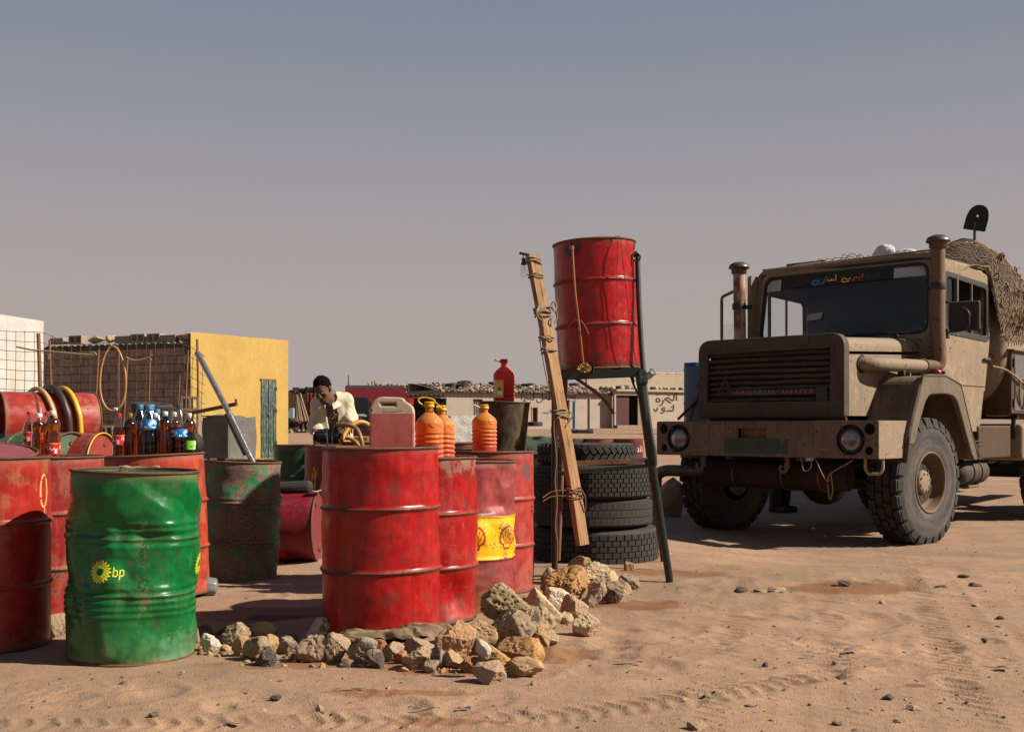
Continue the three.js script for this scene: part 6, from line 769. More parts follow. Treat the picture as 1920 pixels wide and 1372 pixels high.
const M_beige = std([1, 1, 1], { t: T_beige, bumpScale: .002, side: THREE.DoubleSide }), M_beigeDirtyShade = std([1, 1, 1], { t: T_wornShade, roughness: .75, bumpScale: .003, side: THREE.DoubleSide }), M_rustpaint = std([.86, .68, .52], { t: T_beige, side: THREE.DoubleSide });  // dirty beige is worn paint with the truck front's shade put into its colour
const M_grille = std([.66, .64, .62], { t: T_wornShade, roughness: .8, bumpScale: .003, side: THREE.DoubleSide });  // worn paint darkened further, as shade painted over the grille
const M_glass = new THREE.MeshPhysicalMaterial({ color: lin(.82, .86, .86), transmission: 1, thickness: 0, roughness: .02, ior: 1.45 });
const tp = (n, g, m = M_beige, par = truck, ex) => part(par, n, boxUV(merge(Array.isArray(g) ? g : [g]), .55), m, ex);
function sidePanel(pts, holes, x, depth, r = .03, bevel = .006) { const sh = roundPoly(pts, r); for (const h of holes) { const q = roundPoly(h, .07); sh.holes.push(new THREE.Path(q.getPoints(6))); } const g = extrude(sh, depth - 2 * bevel, bevel); g.rotateY(-PI / 2); g.translate(x - bevel, 0, 0); return g; }   // pts are [z, y]; from x inwards
const mirrorX = g => { const q = g.clone().applyMatrix4(new THREE.Matrix4().makeScale(-1, 1, 1)); const n = q.index ? q.toNonIndexed() : q; for (const k of Object.keys(n.attributes)) { const a = n.attributes[k], s = a.itemSize; for (let i = 0; i < a.count; i += 3) for (let c = 0; c < s; c++) { const t = a.array[(i + 1) * s + c]; a.array[(i + 1) * s + c] = a.array[(i + 2) * s + c]; a.array[(i + 2) * s + c] = t; } } return n; };
// cab front with the windscreen opening, raked back
{
  const rake = v => { if (v.y > 1.95) v.z -= (v.y - 1.95) * .13; v.z -= .05 * pow(abs(v.x) / 1.09, 4); };
  const sh = roundPoly([[-1.10, 1.55, .02], [1.10, 1.55, .02], [1.10, 2.1, .02], [1.065, 2.92, .16], [-1.065, 2.92, .16], [-1.10, 2.1, .02]], .05), hole = roundPoly([[-1.0, 2.075], [1.0, 2.075], [.965, 2.845], [-.965, 2.845]], .13); sh.holes.push(new THREE.Path(hole.getPoints(10)));
  const cab = tp('cab', [warp(extrude(sh, .05, .012).translate(0, 0, -.54), rake), box(2.14, 1.25, .04, 0, 2.15, -1.80), box(1.9, .14, .04, 0, 2.83, -1.82), box(2.14, .06, 1.3, 0, 1.56, -1.15)]);
  tp('cab_shade_panels', [box(2.08, 1.3, .01, 0, 2.2, -1.772), box(1.98, .01, 1.16, 0, 2.80, -1.20), box(2.08, .01, 1.2, 0, 1.60, -1.15), box(2.0, .07, .01, 0, 2.835, -.63)], M_gum);  // dark panels added so the cab interior looks unlit
  const rub = new THREE.Shape(roundPoly([[-1.03, 2.045], [1.03, 2.045], [.995, 2.875], [-.995, 2.875]], .15).getPoints(10)); rub.holes.push(new THREE.Path(roundPoly([[-.965, 2.105], [.965, 2.105], [.93, 2.815], [-.93, 2.815]], .11).getPoints(10)));
  const wf = part(truck, 'windscreen', warp(new THREE.ShapeGeometry(roundPoly([[-.99, 2.085], [.99, 2.085], [.955, 2.835], [-.955, 2.835]], .12), 10).translate(0, 0, -.50), rake), M_glass);
  part(wf, 'rubber_seal', warp(extrude(rub, .03, .008).translate(0, 0, -.525), rake), M_gum);
  // banner along the top with hand-lettered words
  const c = document.createElement('canvas'); c.width = 1024; c.height = 96; const x = c.getContext('2d'); x.fillStyle = '#060607'; x.fillRect(0, 0, 1024, 96); x.lineCap = x.lineJoin = 'round';
  const pen = (col, w, ...ps) => { x.strokeStyle = col; x.lineWidth = w; for (const p of ps) { x.beginPath(); x.moveTo(p[0], p[1]); for (let i = 2; i < p.length; i += 4) if (i + 3 < p.length) x.quadraticCurveTo(p[i], p[i + 1], p[i + 2], p[i + 3]); else x.lineTo(p[i], p[i + 1]); x.stroke(); } };
  const dot = (col, ...ps) => { x.fillStyle = col; for (const p of ps) { x.beginPath(); x.arc(p[0], p[1], 5, 0, 7); x.fill(); } };
  pen('#3a3a3c', 6, [902, 20, 902, 62], [870, 30, 872, 60, 850, 60, 834, 62, 832, 40], [820, 60, 790, 66, 790, 46, 804, 36, 812, 54]);
  pen('#c2331f', 9, [760, 24, 758, 60], [740, 50, 738, 62, 722, 62, 708, 64, 704, 48]); pen('#c2421f', 9, [690, 46, 694, 74, 664, 78]); dot('#c2331f', [732, 80], [744, 80]);
  pen('#dc9a16', 10, [650, 46, 652, 64, 630, 62, 604, 62, 600, 46, 596, 40, 580, 52], [580, 52, 566, 84, 610, 82, 640, 78]); dot('#dc9a16', [632, 84], [600, 98], [588, 96]);
  pen('#d9b01e', 9, [520, 26, 518, 62], [512, 12, 526, 10, 516, 18], [500, 46, 500, 60, 488, 60, 478, 60, 476, 46, 474, 62, 460, 60, 450, 60, 448, 46]); pen('#2f9a4c', 9, [446, 60, 430, 64, 428, 44], [414, 44, 418, 74, 388, 80]); dot('#2f9a4c', [424, 26], [436, 26]);
  pen('#2b77c4', 10, [372, 42, 370, 60, 350, 60, 336, 60, 330, 44, 320, 40, 306, 52, 292, 84, 340, 82, 372, 76]); dot('#2b77c4', [350, 30], [316, 98], [330, 97]);
  pen('#33302e', 6, [250, 44, 230, 30, 226, 54, 240, 66, 214, 62, 200, 40, 176, 60, 160, 60], [206, 26, 190, 20, 176, 34]);
  const bt = new THREE.CanvasTexture(c); bt.colorSpace = THREE.SRGBColorSpace;
  const bg = gridGeo(24, 1, (u, v) => [lerp(-.74, .58, u), lerp(2.685, 2.80, v), -.507]); part(wf, 'banner', warp(bg, rake), new THREE.MeshStandardMaterial({ map: bt, roughness: .7, side: THREE.DoubleSide }));
  for (const gg of [gridGeo(10, 1, (u, v) => [lerp(.585, .935, u), lerp(2.69, 2.81, v), -.507]), gridGeo(8, 1, (u, v) => [lerp(-.93, -.745, u), lerp(2.67, 2.80, v), -.507])]) part(wf, 'sun_strip', warp(gg, rake), new THREE.MeshPhysicalMaterial({ color: lin(.46, .47, .45), transmission: .35, thickness: 0, roughness: .6, side: THREE.DoubleSide }));
  part(wf, 'sticker', warp(gridGeo(6, 3, (u, v) => [lerp(-.40, -.22, u) + .02 * v, lerp(2.30, 2.375, v) + .012 * u, -.508]), rake), std([.30, .29, .27], { side: THREE.DoubleSide }));
  for (const s of [-1, 1]) { part(truck, 'wiper', [rod(V(s * .5 + .18, 2.075, -.46), V(s * .5 - .30, 2.125, -.485), .008, 6), rod(V(s * .5 + .10, 2.115, -.48), V(s * .5 - .52, 2.105, -.485), .009, 6), cylZ(.022, .03, 12, s * .5 + .18, 2.07, -.46)], M_gum); }
  // roof
  const roof = gridGeo(60, 40, (u, v) => { const a = lerp(-1, 1, u), f = 1 - pow(abs(a), 5), z = lerp(-.545, -1.86, v), e = sstep(0, .14, v) * sstep(1, .88, v); return [a * 1.10 * (1 - .03 * (1 - e)), 2.78 + .185 * pow(max(0, f), .55) * (.62 + .38 * e), z - .07 * (1 - sstep(0, .1, v)) - .05 * pow(abs(a), 4) * (1 - v)]; });
  tp('roof', [roof, rod(V(-1.0, 2.93, -.66), V(1.0, 2.95, -.66), .012, 6)]);
  part(truck, 'roof_vent', boxUV(rbox(.5, .03, .35, .01, -.55, 2.985, -1.0)), M_beigeDirtyShade);
  part(truck, 'marker_lamp', lathe([[0, .055], [.018, .05], [.03, .03], [.034, 0]], 20).translate(1.0, 2.86, -.66), std([.45, .13, .01], { roughness: .3 }));
  // insides
  tp('dashboard', [box(2.1, .42, .34, 0, 1.86, -.74), box(.5, .1, .2, .5, 2.07, -.66)], M_gum); for (const q of [-.5, .5]) tp('seat', [rbox(.55, .16, .5, .05, q, 1.84, -1.35), rbox(.52, .52, .14, .05, q, 2.1, -1.66, -.12)], std([.03, .025, .022], { roughness: .9 }));
  const sw = part(truck, 'steering_wheel', [tg(new THREE.TorusGeometry(.235, .014, 10, 48), 0, 0, 0, -.75), cylY(.03, .05, 12), tg(box(.44, .02, .03), 0, 0, 0, -.75), rod(V(0, -.3, .28), V(0, 0, 0), .025, 8)], M_gum); sw.position.set(.52, 2.17, -1.0);
}
// doors
for (const s of [1, -1]) {
  const q = s > 0 ? g => g : mirrorX, win = [[-.66, 2.70], [-1.785, 2.66], [-1.80, 2.085], [-.66, 2.115]];
  const d = tp('door', q(sidePanel([[-.50, 2.86, .05], [-1.80, 2.79, .10], [-1.845, 2.70, .08], [-1.86, 2.06, .02], [-1.735, 1.575, .01], [-.50, 1.575, .01]], [win], 1.105, .05)));
  tp('lower_panel', q(sidePanel([[-.60, 1.562, .01], [-1.73, 1.562, .01], [-1.60, 1.09, .03], [-1.05, 1.09, .03], [-.80, 1.56, .01]], [], 1.095, .04)));
  part(d, 'window_seal', q(sidePanel([[-.63, 2.725, .09], [-1.81, 2.69, .1], [-1.825, 2.06, .09], [-.63, 2.09, .06]], [[[-.69, 2.68], [-1.765, 2.64], [-1.775, 2.11], [-.69, 2.14]]], 1.112, .03)), M_gum);
  tp('window_frame', [q(box(.03, .62, .03, 1.10, 2.39, -.97)), q(box(.02, .56, .022, 1.10, 2.38, -1.36))], M_beigeDirtyShade);
  part(d, 'pane', q(new THREE.PlaneGeometry(.30, .60).rotateY(PI / 2).translate(1.085, 2.40, -.815)), M_glass);
  if (s > 0) { part(d, 'pane', new THREE.PlaneGeometry(.80, .26).rotateY(PI / 2).translate(1.088, 2.22, -1.38), M_glass); tp('door_handle', [rbox(.03, .03, .16, .012, 1.125, 1.865, -1.73), rbox(.025, .05, .06, .01, 1.118, 1.865, -1.80)], M_darksteel); }
}
// bonnet: a hood that narrows to the front, with seams
{
  const hw = z => .792 + .108 * (.84 - z) / 1.34, topY = z => 1.985 + .055 * (.84 - z) / 1.34, prof = (z, t) => { const w = hw(z), Y = topY(z), r = .10; const L1 = Y - r - 1.24, a = t * 2 - 1, s = abs(a), k = s > .5 ? 1 - (s - .5) * 2 : 1; const sg = a < 0 ? -1 : 1; if (s > .55) { const y = lerp(Y - r, 1.24, (s - .55) / .45); return [sg * w, y]; } if (s > .42) { const an = (s - .42) / .13 * PI / 2; return [sg * (w - r + r * sin(an)), Y - r + r * cos(an)]; } return [sg * (w - r) * s / .42, Y + .028 * (1 - (s / .42) ** 2) * 1]; };
  const strip = (t0, t1, z0 = .83, z1 = -.505) => gridGeo(40, 24, (u, v) => { const z = lerp(z0, z1, v), p = prof(z, lerp(t0, t1, u)); return [p[0], p[1], z]; });
  const tSeam = z => .5 + .5 * (.55 + .45 * (topY(.2) - .1 - 1.86) / (topY(.2) - .1 - 1.24));
  const ts = tSeam(0); tp('hood', [strip(1 - ts + .004, ts - .004)]); tp('hood_side', [strip(ts + .006, 1, .83, -.50)]); tp('hood_side', [strip(0, 1 - ts - .006, .83, -.50)]);
  tp('engine_light_block', [box(1.42, .8, 1.25, 0, 1.50, .14), box(1.1, .5, 1.2, 0, .98, .1)], M_black);  // plain black boxes in the engine's place, added to block light
  const cap_ = roundPoly([[-.80, 1.235, .02], [.80, 1.235, .02], [.80, 2.0, .12], [-.80, 2.0, .12]], .05); cap_.holes.push(new THREE.Path(roundPoly([[-.752, 1.295], [.735, 1.295], [.735, 1.925], [-.752, 1.925]], .02).getPoints(6)));
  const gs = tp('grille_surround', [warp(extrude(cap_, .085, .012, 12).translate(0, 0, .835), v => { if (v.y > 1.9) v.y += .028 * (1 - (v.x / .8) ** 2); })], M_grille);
  const fr = roundPoly([[-.752, 1.295, .01], [.735, 1.295, .01], [.725, 1.935, .01], [-.747, 1.915, .01]], .01); fr.holes.push(new THREE.Path(roundPoly([[-.710, 1.375], [.672, 1.375], [.672, 1.890], [-.710, 1.880]], .01).getPoints(4)));
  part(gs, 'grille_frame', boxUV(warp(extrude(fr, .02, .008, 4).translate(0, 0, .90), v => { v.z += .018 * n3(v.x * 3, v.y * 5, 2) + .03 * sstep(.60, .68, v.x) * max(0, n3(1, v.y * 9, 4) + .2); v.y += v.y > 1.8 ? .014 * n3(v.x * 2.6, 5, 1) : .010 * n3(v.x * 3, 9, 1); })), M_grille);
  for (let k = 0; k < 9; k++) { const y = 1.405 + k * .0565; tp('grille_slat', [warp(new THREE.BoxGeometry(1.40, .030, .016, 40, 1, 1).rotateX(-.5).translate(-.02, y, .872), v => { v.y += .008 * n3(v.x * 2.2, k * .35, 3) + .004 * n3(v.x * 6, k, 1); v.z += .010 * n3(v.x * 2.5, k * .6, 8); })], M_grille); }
  tp('radiator', [box(1.42, .6, .01, -.01, 1.60, .838)], M_black);
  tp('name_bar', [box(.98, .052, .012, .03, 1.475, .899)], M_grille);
  const font = await new FontLoader().loadAsync('fonts/droid/droid_sans_bold.typeface.json'); const tx = new TextGeometry('MAGIRUS  DEUTZ', { font, size: .034, depth: .006, curveSegments: 3 }); tx.computeBoundingBox(); const bw = tx.boundingBox.max.x; tx.scale(.93 / bw, 1, 1); part(truck, 'lettering', tx.translate(-.44, 1.459, .9055), std([.20, .125, .075], { roughness: .7 }));
  const E = (a, b) => rod(V(a[0], a[1], .912), V(b[0], b[1], .912), .0065, 6); part(truck, 'emblem', [E([-.585, 1.455], [-.52, 1.60]), E([-.52, 1.52], [-.497, 1.66]), E([-.497, 1.66], [-.474, 1.52]), E([-.41, 1.455], [-.474, 1.60]), E([-.52, 1.60], [-.52, 1.52]), E([-.474, 1.60], [-.474, 1.52]), E([-.555, 1.458], [-.525, 1.495]), E([-.525, 1.495], [-.498, 1.462]), E([-.498, 1.462], [-.47, 1.495]), E([-.47, 1.495], [-.44, 1.458])], M_grille);
  tp('badge_plate', [warp(new THREE.BoxGeometry(.115, .13, .004, 6, 6, 1).translate(.575, 1.445, .915), v => { v.z += .006 * n3(v.x * 12, v.y * 12, 1); })], std([.018, .045, .025], { t: T_grime }));
  tp('valance', [box(1.5, .08, .03, .05, 1.20, .86, .5)], M_brown);
  tp('side_badge', [box(.006, .034, .19, hw(-.58) - .012, 1.83, -.34)], std([.10, .07, .045])); part(truck, 'badge_face', box(.004, .026, .09, hw(-.5) - .012 + .0, 1.83, -.29), std([.45, .43, .40]));
  // air intake pipe along the bonnet and the two upright stacks
  tp('intake_pipe', [tube([V(.70, 1.735, .60), V(.86, 1.735, .55), V(.93, 1.735, .42), V(.99, 1.735, .1), V(1.05, 1.735, -.2), V(1.09, 1.735, -.34)], .066, 40, 20), tg(new THREE.TorusGeometry(.07, .008, 8, 28), 1.06, 1.735, -.22, 0, .15)]);
  part(truck, 'recess', lathe([[0, 0], [.088, 0], [.09, .004]], 28).rotateZ(-PI / 2).translate(hw(.56) + .001, 1.735, .58), M_black);
  const stack = (x, z, y0, y1, m, capY, bend) => { const sn = tp('snorkel', [tube(bend ? [V(1.06, 1.735, -.26), V(1.10, 1.735, -.33), V(1.135, 1.75, -.40), V(1.15, 1.82, -.42), V(x + .01, 1.95, z), V(x, 2.2, z), V(x, 2.6, z), V(x, y1, z)] : [V(x + .02, y0, z), V(x + .01, 2.3, z), V(x, y1, z)], .068, 60, 20)], m); part(sn, 'rain_cap', lathe([[.068, -.05], [.085, -.04], [.09, .02], [.115, .018], [.118, .028], [.105, .062], [.06, .085], [0, .09]], 32).translate(x, y1, z), M_brown); part(sn, 'clamp', boxUV(merge([lathe([[.07, -.035], [.078, -.03], [.078, .03], [.07, .035]], 28).translate(x, capY, z), box(.12, .04, .05, x - sign(x) * .07, capY - .01, z - .04)])), M_gum); return sn; };
  const sign = Math.sign; stack(1.135, -.42, 1.74, 2.965, M_rustpaint, 2.545, true); stack(-1.13, -.36, 1.7, 2.915, std([1, 1, 1], { t: tex(256, 512, (u, v, o) => { const a = tf(u, v, 4, 111, 4), b = tf(u, v, 14, 112, 4); const k = mix3([.30, .21, .135], [.12, .045, .018], sstep(-.15, .25, a + b * .5)); o[0] = k[0]; o[1] = k[1]; o[2] = k[2]; }, { rough: false }), roughness: .85 }), 2.50, false);
}
// wings over the front wheels
for (const s of [1, -1]) {
  const q = s > 0 ? g => g : mirrorX, out = [[.57, .98], [.50, 1.16], [.245, 1.62], [-.28, 1.635], [-.645, 1.56], [-1.10, .80]], inn = [[.535, .98], [.468, 1.15], [.225, 1.585], [-.28, 1.598], [-.615, 1.53], [-1.065, .80]];
  const ring = (a, b) => roundPoly([...a, ...b.slice().reverse()], .13);
  const wg = tp('wing', q(merge([extrude(ring(out, inn), .43, .004, 6).rotateY(-PI / 2).translate(1.245, 0, 0)])), M_beigeDirtyShade);
  part(wg, 'wing_edge', boxUV(q(extrude(ring(out.map(([a, b]) => [a * 1.01, b + .004]), [[.44, .98], [.375, 1.13], [.16, 1.455], [-.27, 1.475], [-.54, 1.45], [-.985, .80]]), .035, .012, 6).rotateY(-PI / 2).translate(1.262, 0, 0))), std([1, 1, 1], { t: T_wornShade, roughness: .8 }));
  part(wg, 'rubber_edge', boxUV(q(merge([0, 1, 2, 3, 4].map(i => rod(V(1.268, out[i][1], out[i][0]), V(1.268, out[i + 1][1], out[i + 1][0]), .012, 6))))), M_gum);
  tp('wheel_arch', q(box(.02, .75, 1.35, .80, 1.2, -.28)), M_black);
  tp('wing_lamp', q(rbox(.07, .06, .05, .015, 1.0, 1.66, .12)), M_gum);
  tp('mudflap', q(box(.34, .30, .012, 1.10, .95, .56, -.2)), M_brown);
}
part(truck, 'marker_lamp', [lathe([[0, .06], [.02, .055], [.032, .03], [.036, 0]], 20).rotateX(.9).translate(1.2, 1.655, -.28)], std([.42, .05, .015], { roughness: .3 })); tp('lamp_foot', [rbox(.16, .03, .10, .01, 1.18, 1.655, -.30, 0, .3, .3)], M_beigeDirtyShade);
// bumper
{
  const sh = roundPoly([[-1.215, .849], [1.215, .849], [1.215, 1.188], [-1.215, 1.188]], .012), circ = (x, y, r) => { const p = new THREE.Path(); p.absarc(x, y, r, 0, 2 * PI, true); return p; };
  for (const s of [-1, 1]) { sh.holes.push(circ(s * .95, 1.018, .145)); sh.holes.push(circ(s * 1.135, 1.115, .055)); sh.holes.push(circ(s * 1.13, .92, .042)); } sh.holes.push(new THREE.Path([[-.246, .985], [.08, .985], [.08, 1.125], [-.246, 1.125]].map(p => new THREE.Vector2(...p))));
  const b = tp('bumper', [extrude(sh, .012, .004, 20).translate(0, 0, 1.07), box(2.43, .012, .10, 0, 1.184, 1.02), box(2.43, .012, .10, 0, .853, 1.02)], M_beigeDirtyShade);
  for (const s of [-1, 1]) part(b, 'bumper_end', boxUV(extrude(roundPoly([[.468, .849], [1.082, .849], [1.082, 1.188], [.468, 1.188]], .015), .012, .004).rotateY(-PI / 2).translate(s * 1.215 + .006, 0, 0)), M_beige);
  part(b, 'backing', box(2.38, .31, .02, 0, 1.018, .985), M_black); part(b, 'number_recess', boxUV(box(.32, .135, .006, -.083, 1.055, 1.02)), M_rustbar);
  { const p = [[-.40, .88], [.31, .875], [.305, 1.01], [.275, 1.02], [.25, .945], [.225, 1.015], [.20, 1.025], [-.395, 1.025]]; part(b, 'green_patch', extrude(roundPoly(p, .008), .002).translate(0, 0, 1.0865), std([.012, .042, .022], { t: T_grime, roughness: .8 })); }
  for (const s of [-1, 1]) { const h = part(truck, 'headlight', lathe([[0, .012], [.05, .010], [.088, .002], [.10, -.012]], 36).rotateX(PI / 2).translate(s * .95, 1.013, 1.085), std([.22, .22, .215], { roughness: .12, metalness: .55 })); part(h, 'lamp_ring', boxUV(lathe([[.098, -.03], [.098, .012], [.106, .016], [.112, .006], [.112, -.03]], 40).rotateX(PI / 2).translate(s * .95, 1.013, 1.075)), M_darksteel); part(h, 'lamp_guard', [lathe([[.112, -.02], [.15, -.02], [.15, -.012], [.112, -.012]], 40).rotateX(PI / 2).translate(s * .95, 1.015, 1.062), ...[0, 1, 2].map(k => rbox(.03, .04, .012, .006, s * .95 + .135 * cos(k * 2.1 + .1), 1.015 + .135 * sin(k * 2.1 + .1), 1.086))], M_gum); }
  for (const s of [-.715, .245]) tp('tow_hook', [box(.045, .13, .03, s, .80, .98), tube([V(s, .76, .98), V(s - .01, .715, .985), V(s - .05, .70, .985), V(s - .075, .73, .985), V(s - .06, .765, .985)], .016, 20, 8)], M_beigeDirtyShade);
  tp('step_loop', [tube([V(1.02, .86, .93), V(1.02, .75, .93), V(1.05, .705, .93), V(1.16, .705, .93), V(1.19, .75, .93), V(1.19, .86, .93)], .014, 40, 8, false, .1)], std([.36, .29, .21], { roughness: .5 }));
  tp('silencer', [cylX(.135, 1.56, 28, -.03, .655, .72), cylX(.07, .03, 20, .76, .655, .72)], std([.16, .085, .045], { t: T_rust, roughness: .9 })); part(truck, 'silencer_band', [-.45, .1, .5].map(x => tg(new THREE.TorusGeometry(.138, .012, 6, 28), x, .655, .72, 0, PI / 2)), M_brown);
  tp('exhaust_pipe', [tube([V(-.80, .665, .72), V(-1.1, .665, .72), V(-1.38, .66, .72), V(-1.5, .60, .70), V(-1.53, .50, .68)], .062, 36, 16)], M_brown);
  part(truck, 'cord', [tube([V(.55, .85, 1.0), V(.62, .72, 1.02), V(.68, .62, 1.0), V(.72, .70, 1.02), V(.95, .83, 1.03)], .006, 30, 5), tube([V(.72, .70, 1.02), V(.73, .55, 1.0), V(.70, .45, 1.0), V(.69, .6, 1.02)], .006, 20, 5), tube([V(.42, .84, 1.03), V(.45, .72, 1.03), V(.52, .75, 1.03), V(.53, .84, 1.03)], .005, 20, 5)], M_rope);
}
// chassis, axle, springs
tp('chassis', [box(.09, .24, 8.2, .40, .93, -3.1), box(.09, .24, 8.2, -.40, .93, -3.1), box(2.0, .2, .2, 0, .93, -2.5)], M_under); tp('front_axle', [cylX(.095, 1.9, 16, 0, .60, 0), tg(new THREE.SphereGeometry(.25, 24, 16), .12, .58, 0, 0, 0, 0, [1, 1, .9]), rod(V(-.7, .62, .2), V(.7, .60, .2), .025, 8), rod(V(0.1, .6, -.1), V(.1, .75, -2.6), .05, 10)], M_under); tp('spring', [.55, -.55].map(x => Array.from({ length: 5 }, (_, k) => box(.08, .014, 1.3 - k * .2, x, .76 - k * .02, 0))).flat(), M_under);
// wheels: the axle of the model lies along x, the outer side looks to +x
function makeWheel() {
  const R = .618, W = .355, w = new THREE.Group(); w.name = 'wheel'; const ry = g => g.applyMatrix4(new THREE.Matrix4().makeRotationZ(-PI / 2));
  const prof = [[.27, -.15], [.30, -.165], [.36, -.175], [.44, -.178], [.52, -.168], [.570, -.155], [.580, -.14], [.584, 0], [.580, .14], [.570, .155], [.545, .163], [.54, .168], [.52, .170], [.51, .174], [.47, .1775], [.46, .181], [.44, .181], [.43, .178], [.375, .178], [.365, .182], [.345, .181], [.335, .176], [.30, .165], [.285, .16], [.27, .15]];
  const tyre = part(w, 'tyre', ry(lathe(prof, 96)), std([1.15, 1.12, 1.08], { t: T_rubber, roughness: .9 })), blocks = [], N = 25;
  for (let k = 0; k < N; k++) for (let r = 0; r < 4; r++) { const a = (k + (r % 2 ? .5 : 0) + (r > 1 ? .18 : 0)) / N * 2 * PI, L = 2 * PI * R / N * .74, y = (r - 1.5) * .080; const g = rbox(L, r === 0 || r === 3 ? .066 : .064, .06, .009); tg(g, sin(a) * (R - .024), y, cos(a) * (R - .024), 0, a); blocks.push(g); if (r === 0 || r === 3) { const sl = rbox(L * .92, .026, .085, .008, 0, 0, 0, (r ? 1 : -1) * .22); tg(sl, sin(a) * (R - .055), (r ? 1 : -1) * .157, cos(a) * (R - .055), 0, a); blocks.push(sl); } }
  part(tyre, 'tread', ry(merge(blocks)), M_rub, { kind: 'stuff' });
  const rim = part(w, 'rim', boxUV(ry(lathe([[.30, .168], [.295, .176], [.282, .176], [.272, .160], [.262, .10], [.25, .06], [.20, .045], [.13, .05], [0, .05]], 56))), M_rustpaint);
  part(rim, 'hub', boxUV(ry(merge([lathe([[0, .118], [.075, .116], [.105, .108], [.115, .09], [.118, .04]], 32), ...Array.from({ length: 8 }, (_, k) => cylY(.010, .012, 6, .085 * sin(k * .785 + .2), .118, .085 * cos(k * .785 + .2)))]))), M_beige); part(rim, 'wheel_nut', ry(merge(Array.from({ length: 10 }, (_, k) => cylY(.018, .04, 6, .155 * sin(k * .628), .066, .155 * cos(k * .628)))))  , M_brown);
  part(w, 'brake_drum', ry(cylY(.21, .26, 32, 0, -.05, 0)), M_under); return w;
}
{ const w0 = makeWheel(); const put = (x, z, ry, g0) => { const w = g0 ? w0 : w0.clone(); w.name = 'wheel'; truck.add(w); w.position.set(x, .60, z); w.rotation.y = ry; return w; }; put(1.075, 0, -.075, true).rotation.x = .1; put(-1.075, 0, PI - .075).rotation.x = .3; for (const z of [-3.95, -5.3]) { put(1.06, z, 0).rotation.x = .5; put(-1.06, z, PI).rotation.x = .7; } }
// things slung on the frame behind the cab
tp('rear_axle', [cylX(.10, 1.9, 14, 0, .6, -3.95), cylX(.10, 1.9, 14, 0, .6, -5.3), tg(new THREE.SphereGeometry(.27, 20, 14), 0, .6, -3.95)], M_under);
tp('frame_box', [rbox(.55, .36, .95, .02, .84, .97, -2.0)], M_brown); tp('fuel_tank', [rbox(.6, .42, .9, .05, .90, .96, -3.05)], M_beige); tp('step_bracket', [box(.5, .03, .5, .88, .80, -1.34), tg(box(.03, .5, .03), 1.12, 1.0, -1.35, .75), rod(V(1.1, 1.05, -1.05), V(1.1, .80, -1.6), .014, 6), rod(V(1.05, .98, -1.25), V(1.16, .98, -1.45), .01, 6), rod(V(1.05, .94, -1.25), V(1.16, .94, -1.5), .01, 6)], M_under);
{ const at_ = tp('air_tank', [tg(new THREE.CapsuleGeometry(.135, .55, 8, 28), .95, .645, -1.62, PI / 2)], std([.24, .20, .16], { t: T_beige })); for (const z of [-1.5, -1.72]) part(at_, 'strap', tg(new THREE.TorusGeometry(.14, .010, 6, 28), .95, .645, z), M_beigeDirtyShade); part(at_, 'bracket', rbox(.12, .03, .3, .01, .98, .49, -1.61), M_beigeDirtyShade); }
// body: water tank and the tool box with a shiny door
tp('water_tank', [gridGeo(72, 30, (u, v) => { const p = u * 2 * PI, q = v < .3 ? v / .3 : 1, f = q < 1 ? pow(1 - pow(1 - q, 2.6), 1 / 2.6) : 1, rr = 1 / pow(pow(abs(cos(p)), 2.6) + pow(abs(sin(p)), 2.6), 1 / 2.6); return [sin(p) * rr * 1.17 * f, 2.04 + cos(p) * rr * .80 * f, q < 1 ? -2.08 - .24 * q * q : lerp(-2.32, -7, (v - .3) / .7)]; })]);
{ const b = tp('tool_box', [rbox(.62, .72, 1.35, .012, .89, 1.645, -2.93)], M_brown); part(b, 'box_lid', boxUV(rbox(.68, .02, 1.42, .008, .90, 2.012, -2.93, 0, 0, -.06)), M_beigeDirtyShade); part(b, 'shiny_door', boxUV(warp(new THREE.BoxGeometry(.006, .62, 1.2, 1, 16, 24).translate(1.206, 1.63, -2.94), v => { v.x += .004 * n3(v.y * 9, v.z * 12, 2); })), std([.62, .64, .60], { metalness: .9, roughness: .22, t: T_grime })); part(b, 'hinge', [cylY(.012, .1, 8, 1.21, 1.85, -2.30), cylY(.012, .1, 8, 1.21, 1.40, -2.30)], M_darksteel); tp('box_arm', [rbox(.5, .05, .06, .01, .9, 1.25, -2.6), box(.04, .3, .04, 1.1, 1.15, -2.6)], M_under); }
part(truck, 'lashing', [tube([V(1.12, 1.80, -1.9), V(1.2, 1.76, -2.1), V(1.235, 1.66, -2.4), V(1.24, 1.62, -2.56), V(1.24, 1.56, -2.8), V(1.24, 1.5, -3.1)], .013, 30, 7), tube([V(1.235, 1.66, -2.42), V(1.23, 1.5, -2.42), V(1.2, 1.35, -2.5), V(1.05, 1.27, -2.55), V(.9, 1.26, -2.3)], .012, 30, 7), tube([V(1.24, 1.62, -2.56), V(1.24, 1.5, -2.55), V(1.22, 1.33, -2.56)], .012, 20, 7), tg(new THREE.TorusKnotGeometry(.022, .013, 40, 6), 1.25, 1.635, -2.54)], M_rope);
